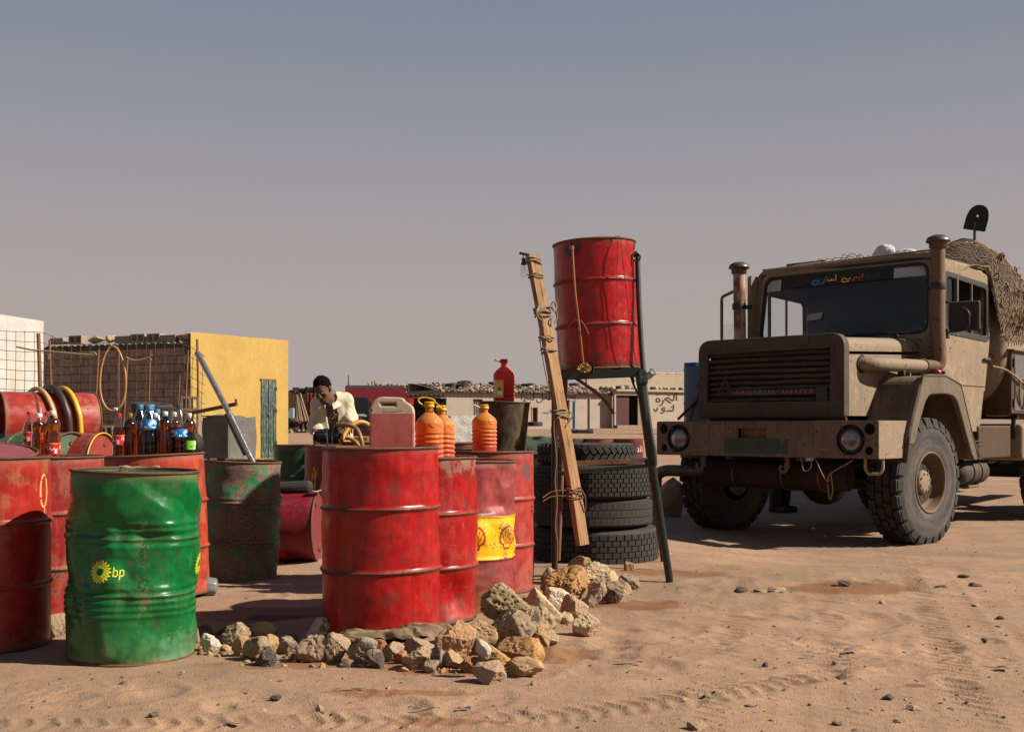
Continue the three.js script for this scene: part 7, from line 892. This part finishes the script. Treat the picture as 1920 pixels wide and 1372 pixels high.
// mirrors
{ const m = part(truck, 'mirror', boxUV(merge([rbox(.30, .30, .05, .035, 1.32, 2.245, -.62, 0, .22)])), M_gum); part(m, 'mirror_arm', tube([V(1.12, 2.40, -.62), V(1.2, 2.38, -.60), V(1.36, 2.30, -.57), V(1.385, 2.22, -.57), V(1.37, 2.13, -.58), V(1.30, 2.10, -.60), V(1.12, 2.095, -.64)], .010, 50, 8), M_darksteel); part(m, 'mirror_bracket', [rbox(.05, .10, .06, .01, 1.13, 2.08, -.64), cylX(.016, .04, 10, 1.13, 2.40, -.62)], M_gum); part(m, 'mirror_knob', cylZ(.02, .02, 12, 1.38, 2.25, -.585), M_darksteel); }
{ const m = tp('mirror_frame', [tube([V(-1.14, 2.10, -.42), V(-1.38, 2.10, -.42), V(-1.40, 2.14, -.42), V(-1.40, 2.60, -.42), V(-1.385, 2.64, -.42), V(-1.14, 2.72, -.42)], .018, 60, 8, false, .05)], M_beigeDirtyShade); part(m, 'mirror_glass', new THREE.PlaneGeometry(.2, .2).translate(-1.28, 2.22, -.425), M_glass); }
// a tie bar from the left wing to the bonnet
tp('tie_bar', [rod(V(-1.42, 1.22, .42), V(-.82, 1.72, .40), .016, 8)], M_gum);
// ---------------------------------------------------------------- load on the truck
truck.updateMatrixWorld(true); const TW = (x, y, z) => truck.localToWorld(V(x, y, z));
const onTruck = o => { o.position.copy(truck.position); o.rotation.copy(truck.rotation); return o; };
{
  // a heaped bundle under a cargo net: over the back of the cab, the tank and down behind the door
  const ridgeY = z => 2.99 + .03 * sstep(-.8, -1.3, z) + .08 * gauss(z + 2.55, .5) - .28 * sstep(-2.7, -4.4, z) - .10 * gauss(z + .95, .2) + .06 * gauss(z + .70, .12);
  const lowY = z => z > -1.86 ? ridgeY(z) - .16 : lerp(2.18, 2.05, sstep(-1.86, -2.3, z)) + .12 * sstep(-2.3, -3.2, z) + .05 * n3(z * 4, 1, 1);
  const surf = (u, v, off) => { const z = lerp(-.72, -4.6, u), top = ridgeY(z) + .05 * n3(z * 2.2, v * 4, 1) + .03 * n3(z * 6, v * 9, 2); let x, y; const tz = z > -1.86 ? 0 : 1; if (v < .6) { x = lerp(-.75, .98, v / .6) * (z > -1.0 ? .85 : 1); y = top + .28 * gauss(z + 2.55, .34) * gauss(x - .68, .34) - (tz ? .0 : .10) * 0 - .10 * pow(abs(v / .6 - .55) / .55, 2) - (z > -1.86 ? .14 * sstep(.3, .6, v) : .0) - .15 * sstep(.45, .6, v) * tz; } else { const t = (v - .6) / .4, a = surf(u, .5999, 0); x = a[0] + .22 * sin(min(1, t * 1.6) * PI / 2) * (.5 + .5 * tz) + .05 * n3(z * 3, t * 3, 6); y = lerp(a[1], lowY(z), t); } return [x + off * .5 * (v > .55 ? 1 : 0), y + off * (v < .62 ? 1 : .2), z + off * (z > -.8 ? 1 : 0)]; };
  const bun = onTruck(solo('cargo_bundle', 'heaped brown load under the net behind the truck cab', 'cargo', gridGeo(90, 50, (u, v) => surf(u, min(v, .93), -.035 - .03 * (n3(u * 14, v * 9, 3) + .3))), std([.042, .026, .016], { t: T_cloth, side: THREE.DoubleSide, bumpScale: .01 })));
  const net = onTruck(thing('cargo_net', 'sand-coloured rope net thrown over the load behind the cab', 'net')); const gs = [], NU = 70, NV = 56;
  const strand = (i0, dir, jit, r) => { const pts = []; for (let k = 0; k <= NV; k++) { const u = (i0 + dir * k * .55 ) / NU; if (u < 0 || u > 1) { if (pts.length > 2) gs.push(mk(pts, r)); pts.length = 0; continue; } const v = k / NV, zig = (k % 2 ? 1 : -1) * dir * .0022; const p = surf(clamp(u + zig + jit * n3(u * 20, v * 20, 5), 0, 1), v, .012 + .012 * n3(i0, k * .7, jit * 99)); pts.push(V(...p)); } if (pts.length > 2) gs.push(mk(pts, r)); };
  const mk = (pts, r) => new THREE.TubeGeometry(new THREE.CatmullRomCurve3(pts.slice()), (pts.length - 1) * 2, r, 4, false);
  for (let i = -NV; i < NU + NV; i += 1.25) { strand(i, 1, .008, .0046); strand(i, -1, .008, .0046); }
  for (let i = 40; i < NU + NV; i += 2.3) { strand(i + .4, 1, .02, .005); strand(i + .9, -1, .02, .005); }   // a second, bunched layer at the back
  const M_net = std([.235, .150, .085], { roughness: .95 }); part(net, 'netting', gs, M_net);
  const wad = []; { const r = rng(5); for (let k = 0; k < 14; k++) { const u = .30 + r() * .3, v = .58 + r() * .37, p = surf(u, v, .02), pts = []; for (let q = 0; q < 7; q++) pts.push(V(p[0] + (r() - .3) * .10, p[1] + (r() - .5) * .16, p[2] + (r() - .5) * .2)); wad.push(tube(pts, .009, 30, 5)); } } part(net, 'loose_folds', wad, M_net);
  const sh = onTruck(thing('shovel', 'black shovel standing upright in the load above the cab', 'shovel')); const bs = roundPoly([[-.125, 0, .01], [.125, 0, .01], [.125, .2, .1], [.06, .30, .09], [-.06, .30, .09], [-.125, .2, .1]], .03); { const hl = new THREE.Path(); hl.absarc(-.005, .17, .014, 0, 7, true); bs.holes.push(hl); }
  const bl = part(sh, 'blade', warp(extrude(bs, .004, .001, 12), v => { v.z += .25 * v.x * v.x * 4 - .05 * v.y; }), std([.014, .013, .013], { roughness: .8 })); bl.position.set(.675, 3.425, -2.55); bl.rotation.z = -.24; bl.rotation.y = .15; part(sh, 'handle', rod(V(.67, 2.9, -2.55), V(.685, 3.53, -2.545), .017, 10), std([.16, .10, .055], { t: T_wood }));
  const sack = (x, y, z, w, h, lab, s) => { const g = warp(mergeVertices(new THREE.IcosahedronGeometry(1, 12)), v => { const k = 1 + .12 * n3(v.x * 2 + s, v.y * 2, v.z * 2) + .05 * n3(v.x * 6, v.y * 6 + s, v.z * 6); v.multiplyScalar(k); v.x *= w; v.y *= h; v.z *= w * .8; v.x += v.y * .25; }); const m = onTruck(solo('sack', lab, 'sack', g, std([.56, .54, .52], { roughness: .6 }))); m.geometry.translate(x, y, z); return m; };
  sack(.06, 3.09, -1.5, .13, .115, 'white plastic sack sticking up from the net on the cab roof', 1); sack(.30, 3.04, -1.52, .16, .09, 'flatter white sack lying right of the upright one on the cab roof', 4);
}
// ---------------------------------------------------------------- people: bodies meshed from distance fields
function surfaceNet(f, lo, hi, cell) {
  const n = [0, 1, 2].map(k => Math.ceil((hi[k] - lo[k]) / cell) + 1), [nx, ny, nz] = n, val = new Float32Array(nx * ny * nz), id = (i, j, k) => (k * ny + j) * nx + i;
  for (let k = 0; k < nz; k++) for (let j = 0; j < ny; j++) for (let i = 0; i < nx; i++) val[id(i, j, k)] = f(lo[0] + i * cell, lo[1] + j * cell, lo[2] + k * cell);
  const vid = new Int32Array(nx * ny * nz).fill(-1), pos = [], ix = [];
  for (let k = 0; k < nz - 1; k++) for (let j = 0; j < ny - 1; j++) for (let i = 0; i < nx - 1; i++) {
    let c = 0, x = 0, y = 0, z = 0; const q = [];
    for (let b = 0; b < 8; b++) q.push(val[id(i + (b & 1), j + (b >> 1 & 1), k + (b >> 2))]);
    for (let a = 0; a < 8; a++) for (const s of [1, 2, 4]) if (!(a & s)) { const b = a | s; if ((q[a] < 0) !== (q[b] < 0)) { const t = q[a] / (q[a] - q[b]); x += (a & 1) + (s === 1 ? t : 0); y += (a >> 1 & 1) + (s === 2 ? t : 0); z += (a >> 2) + (s === 4 ? t : 0); c++; } }
    if (c) { vid[id(i, j, k)] = pos.length / 3; pos.push(lo[0] + (i + x / c) * cell, lo[1] + (j + y / c) * cell, lo[2] + (k + z / c) * cell); }
  }
  const quad = (a, b, c, d, flip) => { if (a < 0 || b < 0 || c < 0 || d < 0) return; flip ? ix.push(a, c, b, a, d, c) : ix.push(a, b, c, a, c, d); };
  for (let k = 1; k < nz - 1; k++) for (let j = 1; j < ny - 1; j++) for (let i = 1; i < nx - 1; i++) { const a = val[id(i, j, k)] < 0; 
    if (a !== val[id(i + 1, j, k)] < 0) quad(vid[id(i, j - 1, k - 1)], vid[id(i, j, k - 1)], vid[id(i, j, k)], vid[id(i, j - 1, k)], !a);
    if (a !== val[id(i, j + 1, k)] < 0) quad(vid[id(i - 1, j, k - 1)], vid[id(i - 1, j, k)], vid[id(i, j, k)], vid[id(i, j, k - 1)], !a);
    if (a !== val[id(i, j, k + 1)] < 0) quad(vid[id(i - 1, j - 1, k)], vid[id(i, j - 1, k)], vid[id(i, j, k)], vid[id(i - 1, j, k)], !a); }
  const g = new THREE.BufferGeometry(); g.setAttribute('position', new THREE.Float32BufferAttribute(pos, 3)); g.setIndex(ix); g.computeVertexNormals(); g.setAttribute('uv', new THREE.BufferAttribute(new Float32Array(pos.length / 3 * 2), 2)); return g;
}
function caps(list) { const B = list.map(([a, b, ra, rb, sq]) => ({ a, d: [b[0] - a[0], b[1] - a[1], b[2] - a[2]], ra, rb, sq: sq ?? 1 })); for (const c of B) c.l2 = c.d[0] ** 2 + c.d[1] ** 2 + c.d[2] ** 2 || 1e-9; return (x, y, z, k = .03) => { let r = 9; for (const c of B) { const px = x - c.a[0], py = y - c.a[1], pz = z - c.a[2], t = clamp((px * c.d[0] + py * c.d[1] + pz * c.d[2]) / c.l2), qx = (px - c.d[0] * t), qy = py - c.d[1] * t, qz = (pz - c.d[2] * t) / c.sq; const d = hypot(qx, qy, qz) * (c.sq < 1 ? c.sq * .5 + .5 : 1) - lerp(c.ra, c.rb, t); const h = clamp(.5 + .5 * (r - d) / k); r = lerp(r, d, h) - k * h * (1 - h); } return r; }; }
const M_skin = std([.125, .056, .032], { roughness: .85 }), M_hair = std([.005, .004, .004], { roughness: 1, phys: true, specularIntensity: .15 });
const boxUV2 = (g, s) => { const p = g.attributes.position, uv = new Float32Array(p.count * 2); for (let i = 0; i < p.count; i++) { uv[2 * i] = (p.getX(i) + p.getZ(i)) * s; uv[2 * i + 1] = p.getY(i) * s; } g.setAttribute('uv', new THREE.BufferAttribute(uv, 2)); return g; };
function hand(wr, dir, palmUp, side, curl) {                     // a palm with four fingers and a thumb, as tapered bones
  const f = dir.clone().normalize(), up = palmUp.clone().addScaledVector(f, -palmUp.dot(f)).normalize(), rt = f.clone().cross(up).multiplyScalar(side), out = [], A = v => v.toArray();
  const kn = wr.clone().addScaledVector(f, .085); out.push([A(wr), A(kn.clone().addScaledVector(rt, .018)), .024, .019], [A(wr), A(kn.clone().addScaledVector(rt, -.018)), .024, .018]);
  [[.030, .040, .030, .021], [.010, .045, .033, .023], [-.011, .042, .030, .022], [-.031, .033, .024, .018]].forEach(([o, a, b, c], i) => { let p = wr.clone().addScaledVector(f, .088).addScaledVector(rt, o), an = curl * .6, r = .0095; for (const L of [a, b, c]) { const d = f.clone().multiplyScalar(cos(an)).addScaledVector(up, -sin(an)); const q = p.clone().addScaledVector(d, L); out.push([A(p), A(q), r, r * .9]); p = q; an += curl; r *= .9; } });
  let p = wr.clone().addScaledVector(f, .03).addScaledVector(rt, .026); const td = f.clone().multiplyScalar(.6).addScaledVector(rt, .7).addScaledVector(up, -.35).normalize(); const q = p.clone().addScaledVector(td, .045), q2 = q.clone().addScaledVector(td.clone().addScaledVector(f, .7).normalize(), .032); out.push([A(p), A(q), .013, .011], [A(q), A(q2), .0105, .009]); return out;
}
function person(o) {
  const t = thing('person', o.label, 'person', o.pos, o.ry ?? 0), J = o.J;
  const hd = J.head, hr = o.headRot;   // head grid, finer
  const inv = new THREE.Matrix4().makeRotationFromEuler(new THREE.Euler(...hr, 'YXZ')).invert(), hv = V(0, 0, 0);
  const local = (x, y, z) => hv.set(x - hd[0], y - hd[1], z - hd[2]).applyMatrix4(inv);
  const ell = (p, x, y, z, a, b, c) => { const k = hypot((p.x - x) / a, (p.y - y) / b, (p.z - z) / c); return (k - 1) * min(a, b, c); };
  const sm = (a, b, k) => { const h = clamp(.5 + .5 * (a - b) / k); return lerp(a, b, h) - k * h * (1 - h); };
  const face = (x, y, z) => { const p = local(x, y, z); let d = ell(p, 0, .03, -.012, .074, .095, .094); d = sm(d, ell(p, 0, -.045, .030, .054, .070, .062), .03); d = sm(d, ell(p, 0, -.092, .058, .026, .024, .026), .02); d = sm(d, ell(p, 0, -.012, .094, .013, .030, .020), .012); d = sm(d, ell(p, 0, -.028, .106, .017, .010, .012), .008); d = sm(d, ell(p, 0, .024, .076, .050, .010, .014), .014);
    for (const s of [-1, 1]) { d = sm(d, ell(p, s * .040, -.018, .066, .020, .018, .018), .015); d = max(d, -ell(p, s * .030, .006, .096, .018, .011, .014) * .8); d = min(d, ell(p, s * .030, .004, .080, .0125, .010, .0125)); d = sm(d, ell(p, s * .078, -.005, -.005, .010, .030, .019), .006); } d = sm(d, ell(p, 0, -.062, .090, .024, .006, .010), .005); d = sm(d, ell(p, 0, -.073, .087, .020, .006, .010), .005); return d; };
  const bodyCaps = caps(o.bones), neck = caps([[J.neck, [hd[0], hd[1] - .03, hd[2] - .02], .058, .055]]);
  const f = (x, y, z) => { let d = bodyCaps(x, y, z, .03); d = sm(d, neck(x, y, z), .03); return d; };
  const gb = surfaceNet(f, o.lo, o.hi, .013), gh_ = surfaceNet((x, y, z) => sm(face(x, y, z), neck(x, y, z), .02), hd.map((v, k) => v - .19), hd.map((v, k) => v + .17), .0045);
  const hands = (o.hands ?? []).map(h => { const c = caps(h), b = [9, 9, 9], e = [-9, -9, -9]; for (const q of h) for (const p of [q[0], q[1]]) for (let k = 0; k < 3; k++) { b[k] = min(b[k], p[k] - .035); e[k] = max(e[k], p[k] + .035); } return surfaceNet((x, y, z) => c(x, y, z, .006), b, e, .004); });
  const body = part(t, 'body', [gb, gh_, ...hands], o.skin ?? M_skin);
  const hairF = (x, y, z) => { const p = local(x, y, z); let d = ell(p, 0, .042, -.018, .081, .096, .098) - .004 * n3(p.x * 45, p.y * 45, p.z * 45) - .003 * n3(p.x * 120, p.y * 120, p.z * 120); d = max(d, (p.z * .95 - p.y * .80) + .004 + .010 * n3(p.x * 45, 3, p.y * 45)); d = max(d, -(p.y + .055 + .3 * p.z)); return d; };
  part(t, 'hair', surfaceNet(hairF, hd.map(v => v - .15), hd.map(v => v + .17), .005), M_hair);
  for (const [name, fn, lo, hi, mat, cell] of o.clothes ?? []) part(t, name, boxUV2(surfaceNet(fn, lo, hi, cell ?? .012), 3.2), mat);
  const eye = (s, a, r, m, n) => { const p = V(s * .030, .005, .089 + a).applyEuler(new THREE.Euler(...hr, 'YXZ')); part(t, n, new THREE.SphereGeometry(r, 10, 8).translate(hd[0] + p.x, hd[1] + p.y, hd[2] + p.z), m); }; if (!o.noEyes) for (const s of [-1, 1]) { eye(s, -.004, .0085, std([.35, .3, .26], { roughness: .3 }), 'eye'); }
  return t;
}
{ // the man at the pump: bent forward, cream jacket open over a patterned shirt
  const D = 10.75, X = PX(628, D), q = (px, py, z = 0) => [(px - 628) / 195.3, EYE + (800 - py) / 195.3 - gh(X, D), z];
  const pel = q(628, 842, -.12), ch = q(626, 782, .06), nk = q(622, 752, .17), hd = q(614, 733, .25), sL = q(603, 760, .12), sR = q(648, 753, .10), eL = q(594, 797, .10), eR = q(659, 786, .12), wL = q(603, 814, .34), wR = q(664, 796, .33);
  const hip = s => [pel[0] + s * .09, pel[1] - .04, -.12], kn = s => [pel[0] + s * .10, .50, -.05], an = s => [pel[0] + s * .10, .08, -.13];
  const bones = [[pel, ch, .125, .135, .72], [ch, nk, .13, .06, .75], [nk, sL, .06, .06], [nk, sR, .06, .06], [sL, eL, .048, .040], [eL, wL, .040, .027], [sR, eR, .048, .040], [eR, wR, .040, .027], ...[-1, 1].flatMap(s => [[hip(s), kn(s), .085, .058], [kn(s), an(s), .055, .036]])];
  const shirtF = caps([[pel, ch, .138, .150, .74], [ch, nk, .142, .07, .78], [nk, sL, .07, .07], [nk, sR, .07, .07]]);
  const jackCaps = caps([[[pel[0] - .03, pel[1] - .03, -.10], ch, .178, .165, .80], [ch, [nk[0], nk[1] - .02, nk[2] - .03], .165, .078, .80], [nk, sL, .082, .080], [nk, sR, .082, .080], [sL, eL, .078, .066], [eL, [lerp(eL[0], wL[0], .45), lerp(eL[1], wL[1], .45), lerp(eL[2], wL[2], .45)], .066, .058], [sR, eR, .078, .064], [eR, [lerp(eR[0], wR[0], .5), lerp(eR[1], wR[1], .5), lerp(eR[2], wR[2], .5)], .064, .056], [[pel[0] + .06, pel[1] + .02, -.02], [pel[0] + .13, pel[1] - .07, .06], .10, .085], [[pel[0] - .08, pel[1], -.02], [pel[0] - .11, pel[1] - .10, .02], .11, .10]]);
  const jacket = (x, y, z) => { let d = jackCaps(x, y, z, .045); d += .016 * fbm(x * 7 + y * 3, y * 4, z * 7, 3) + .018 * ridge(x * 6 - y * 4, y * 5, z * 5, 3) + .010 * ridge(x * 13 + y * 9, y * 8 - x * 6, z * 12, 2) - .013; const t = clamp((nk[1] - y) / (nk[1] - pel[1])), cx = lerp(nk[0] + .005, pel[0] + .02, t) + .015, half = .040 + .010 * sin(t * 5) - .012 * sstep(.55, .85, t) + .05 * sstep(.85, 1.1, t); const slit = max(abs(x - cx) - half, -(z - lerp(nk[2] - .10, -.05, t))); d = max(d, -slit); const nt = hypot(x - nk[0], (y - nk[1] - .02) * 1.1, z - nk[2] - .03) - .078; return max(d, -nt); };
  const trou = caps([-1, 1].flatMap(s => [[hip(s), kn(s), .105, .085], [kn(s), [an(s)[0], .1, an(s)[2]], .08, .075]]));
  const M_shirt = std([1, 1, 1], { t: tex(256, 256, (u, v, o) => { const a = tn(u * 26, v * 26, 26, 5), b = tn(u * 40, v * 40, 40, 8), k = a > .18 ? [.24, .15, .095] : b > .28 ? [.10, .03, .02] : [.016, .011, .010]; o[0] = k[0]; o[1] = k[1]; o[2] = k[2]; }, { rough: false }), roughness: .95 });
  const M_jack = std([.60, .51, .36], { roughness: .95, side: THREE.DoubleSide });
  const H = [hand(V(...wL), V(.30, -.25, .75), V(.2, .9, .3), -1, .75), hand(V(...wR), V(.05, -.2, .9), V(0, .9, .3), 1, .8)];
  const man = person({ label: 'man in an open cream jacket and patterned shirt bending over the pump', pos: [X, gh(X, D), -D], J: { head: hd, neck: nk }, headRot: [.50, -.28, .24], bones, hands: H, lo: [-.42, 0, -.36], hi: [.42, 1.5, .48], clothes: [['shirt', (x, y, z) => max(shirtF(x, y, z, .04) + .006 * n3(x * 12, y * 12, z * 12), (y - nk[1] - .012) * .9 + (z - nk[2]) * .35), [-.3, .75, -.4], [.3, 1.46, .4], M_shirt], ['jacket', jacket, [-.46, .62, -.42], [.46, 1.52, .48], M_jack, .010], ['trousers', (x, y, z) => trou(x, y, z, .03) + .008 * n3(x * 9, y * 6, z * 9), [-.35, .02, -.4], [.35, 1.0, .2], std([.10, .085, .07], { t: T_cloth })], ['shoe', caps([-1, 1].map(s => [[an(s)[0], .04, -.16], [an(s)[0] + s * .03, .035, .06], .05, .045])), [-.35, -.04, -.3], [.35, .15, .2], M_gum]] });
  // turned-down collar of the jacket
  for (const s of [-1, 1]) part(man, 'collar', gridGeo(14, 6, (u, v) => { const a = s * lerp(2.7, .55, u), r = .088 + .034 * v; return [nk[0] + sin(a) * r, nk[1] + .028 - .052 * v - .05 * u * u + .01 * sin(u * 5), nk[2] + .012 + cos(a) * r * .95 + .02 * u]; }), M_jack);
}
{ // feet of somebody standing on the far side of the truck
  const D = 14.5, X = PX(1462, D), g = gh(X, D), M_dark = std([.012, .012, .014], { t: T_cloth });
  const an = s => [s * .09, .09, 0], kn = s => [s * .09, .50, .03], hp = s => [s * .09, .90, 0], ch = [0, 1.28, 0], nk = [0, 1.48, 0], hd = [0, 1.60, .02];
  const bones = [...[-1, 1].flatMap(s => [[hp(s), kn(s), .08, .055], [kn(s), an(s), .055, .036], [[s * .19, 1.42, 0], [s * .26, 1.14, .02], .045, .038], [[s * .26, 1.14, .02], [s * .24, .90, .10], .038, .027], [nk, [s * .19, 1.42, 0], .06, .055]]), [[0, .95, 0], ch, .13, .15, .7], [ch, nk, .14, .06, .7]];
  person({ label: 'person in dark trousers behind the truck, only the shins and shoes showing', pos: [X, g, -D], ry: .7, J: { head: hd, neck: nk }, headRot: [.1, 0, 0], bones, hands: [-1, 1].map(s => hand(V(s * .24, .90, .10), V(0, -1, .2), V(0, .2, 1), s, .4)), noEyes: true, lo: [-.4, 0, -.3], hi: [.4, 1.6, .3], clothes: [['trousers', (x, y, z) => caps([-1, 1].flatMap(s => [[hp(s), kn(s), .10, .085], [kn(s), [s * .09, .1, 0], .085, .08]]))(x, y, z, .03) + .007 * n3(x * 9, y * 6, z * 9), [-.3, .02, -.25], [.3, 1.05, .25], M_dark, .014], ['shirt', (x, y, z) => caps([[[0, .92, 0], ch, .15, .17, .72], [ch, nk, .16, .075, .74], ...[-1, 1].flatMap(s => [[nk, [s * .19, 1.42, 0], .07, .07], [[s * .19, 1.42, 0], [s * .26, 1.14, .02], .065, .055]])])(x, y, z, .03), [-.4, .75, -.3], [.4, 1.55, .3], M_dark, .014], ['shoe', (x, y, z) => caps([-1, 1].map(s => [[s * .09, .045, -.05], [s * .10, .035, .16], .05, .042]))(x, y, z, .02), [-.25, -.03, -.15], [.25, .14, .25], M_gum, .008]] });
  solo('hose', 'brown hose hanging under the truck beside the shins', 'hose', tube([P(1442, 905, 13.6), P(1437, 930, 13.6), P(1425, 955, 13.6), P(1410, 968, 13.6)], .03, 20, 8), M_brown);
  solo('tarpaulin', 'blue tarpaulin on the ground behind the truck axle', 'tarpaulin', (() => { const p = GP(1492, 925); return gridGeo(20, 10, (u, v) => [p.x + lerp(-.3, .75, u), p.y + .02 + .22 * sin(v * PI) * sin(u * PI) + .03 * n3(u * 6, v * 5, 2), p.z + lerp(-.5, .25, v)]); })(), std([.02, .10, .24], { t: T_cloth, side: THREE.DoubleSide }));
}
{ // the fuel pump and its hoses
  const D = 10.0, s = FOC / D, q = (x, y, d = D) => P(x, y, d), t = thing('pump', 'dark electric fuel pump lying on the maroon drum before the man', 'pump', q(617, 817)), M = std([.020, .024, .025], { roughness: .55, t: T_grime }); t.scale.setScalar(.76);
  part(t, 'motor', [cylX(.072, .18, 28, -.055), ...Array.from({ length: 14 }, (_, k) => box(.16, .012, .008, -.055, .074 * cos(k * .449), .074 * sin(k * .449), k * .449)), lathe([[0, 0], [.045, .0], [.066, .035]], 24).rotateZ(PI / 2).translate(-.145, 0, 0).scale(1, 1, 1)], M); part(t, 'volute', [cylX(.098, .045, 32, .078), cylX(.085, .03, 32, .105), cylX(.034, .06, 18, .14)], M); part(t, 'outlet', [cylY(.026, .08, 16, .085, .115), cylY(.034, .03, 16, .085, .15)], M); part(t, 'foot', [box(.12, .02, .14, -.04, -.085)], M);
  const M_o = std([.50, .24, .028], { roughness: .45 }), M_ob = std([.27, .15, .05], { roughness: .5 });
  solo('hose', 'orange hose arching from the man’s hand to the right behind the jerrycan', 'hose', tube([q(640, 826, 9.9), q(648, 810, 9.95), q(660, 797, 10), q(676, 791, 10.05), q(690, 796, 10.1), q(700, 806, 10.15), q(708, 830, 10.2)], .021, 50, 10), M_o); solo('hose', 'brown-grey hose curving down from the pump outlet', 'hose', [tube([q(637, 796, 9.95), q(652, 797, 9.9), q(668, 804, 9.85), q(676, 820, 9.8), q(680, 840, 9.8), q(684, 862, 9.85)], .019, 50, 10), rod(q(632, 797, 9.96), q(644, 796, 9.93), .023, 12)], M_ob); solo('hose', 'short orange hose leaving the pump mouth to the right', 'hose', tube([q(638, 822, 9.98), q(654, 822, 9.95), q(666, 828, 9.9), q(674, 838, 9.85)], .018, 30, 10), M_o);
  solo('cord', 'dark cord hanging from the pump down the maroon drum', 'cord', [tube([q(612, 806, 9.9), q(613, 820, 9.68), q(614, 850, 9.66), q(613, 870, 9.66)], .006, 20, 6)], M_gum); solo('twine', 'green twine knotted in the man’s right hand', 'twine', tube([q(605, 808, 10.35), q(607, 816, 10.2), q(611, 820, 9.95), q(608, 812, 9.95), q(613, 818, 9.9)], .008, 24, 6), std([.03, .20, .17]));
  solo('plug', 'pale knotted plug on the hanging cord', 'plug', [rbox(.03, .045, .03, .01, ...q(613, 872, 9.65).toArray()), rbox(.02, .05, .02, .008, ...q(611, 880, 9.65).toArray())], std([.4, .38, .36])); solo('cloth', 'dark red cloth hung on the maroon drum beside the cord', 'cloth', (() => { const a = q(612, 876, 9.64); return gridGeo(16, 16, (u, v) => [a.x + lerp(-.09, .12, u) * (.15 + v), a.y - v * .24, a.z + .03 * sin(u * 9) * v + .02]); })(), std([.14, .012, .03], { t: T_cloth, side: THREE.DoubleSide }));
  solo('bag', 'dark fabric bag lying on the crimson drum', 'bag', warp(rbox(.30, .085, .16, .035), v => { v.y += .012 * n3(v.x * 12, 1, v.z * 12); v.y *= 1 + .25 * (v.x > .09 ? 1 : -.1); v.z *= 1 + .2 * n3(v.x * 6, 4, 4); }).translate(...P(550, 913, 9.1).toArray()), std([.035, .027, .022], { t: T_cloth })); solo('rag', 'pale rag tucked between the crimson drum and the clean red drum', 'rag', warp(new THREE.PlaneGeometry(.12, .06, 10, 6).rotateX(-PI / 2), v => { v.y += .02 * n3(v.x * 25, 1, v.z * 25); }).translate(...P(594, 920, 9.0).toArray()), std([.45, .36, .28], { side: THREE.DoubleSide }));
}
renderer.render(scene, camera);
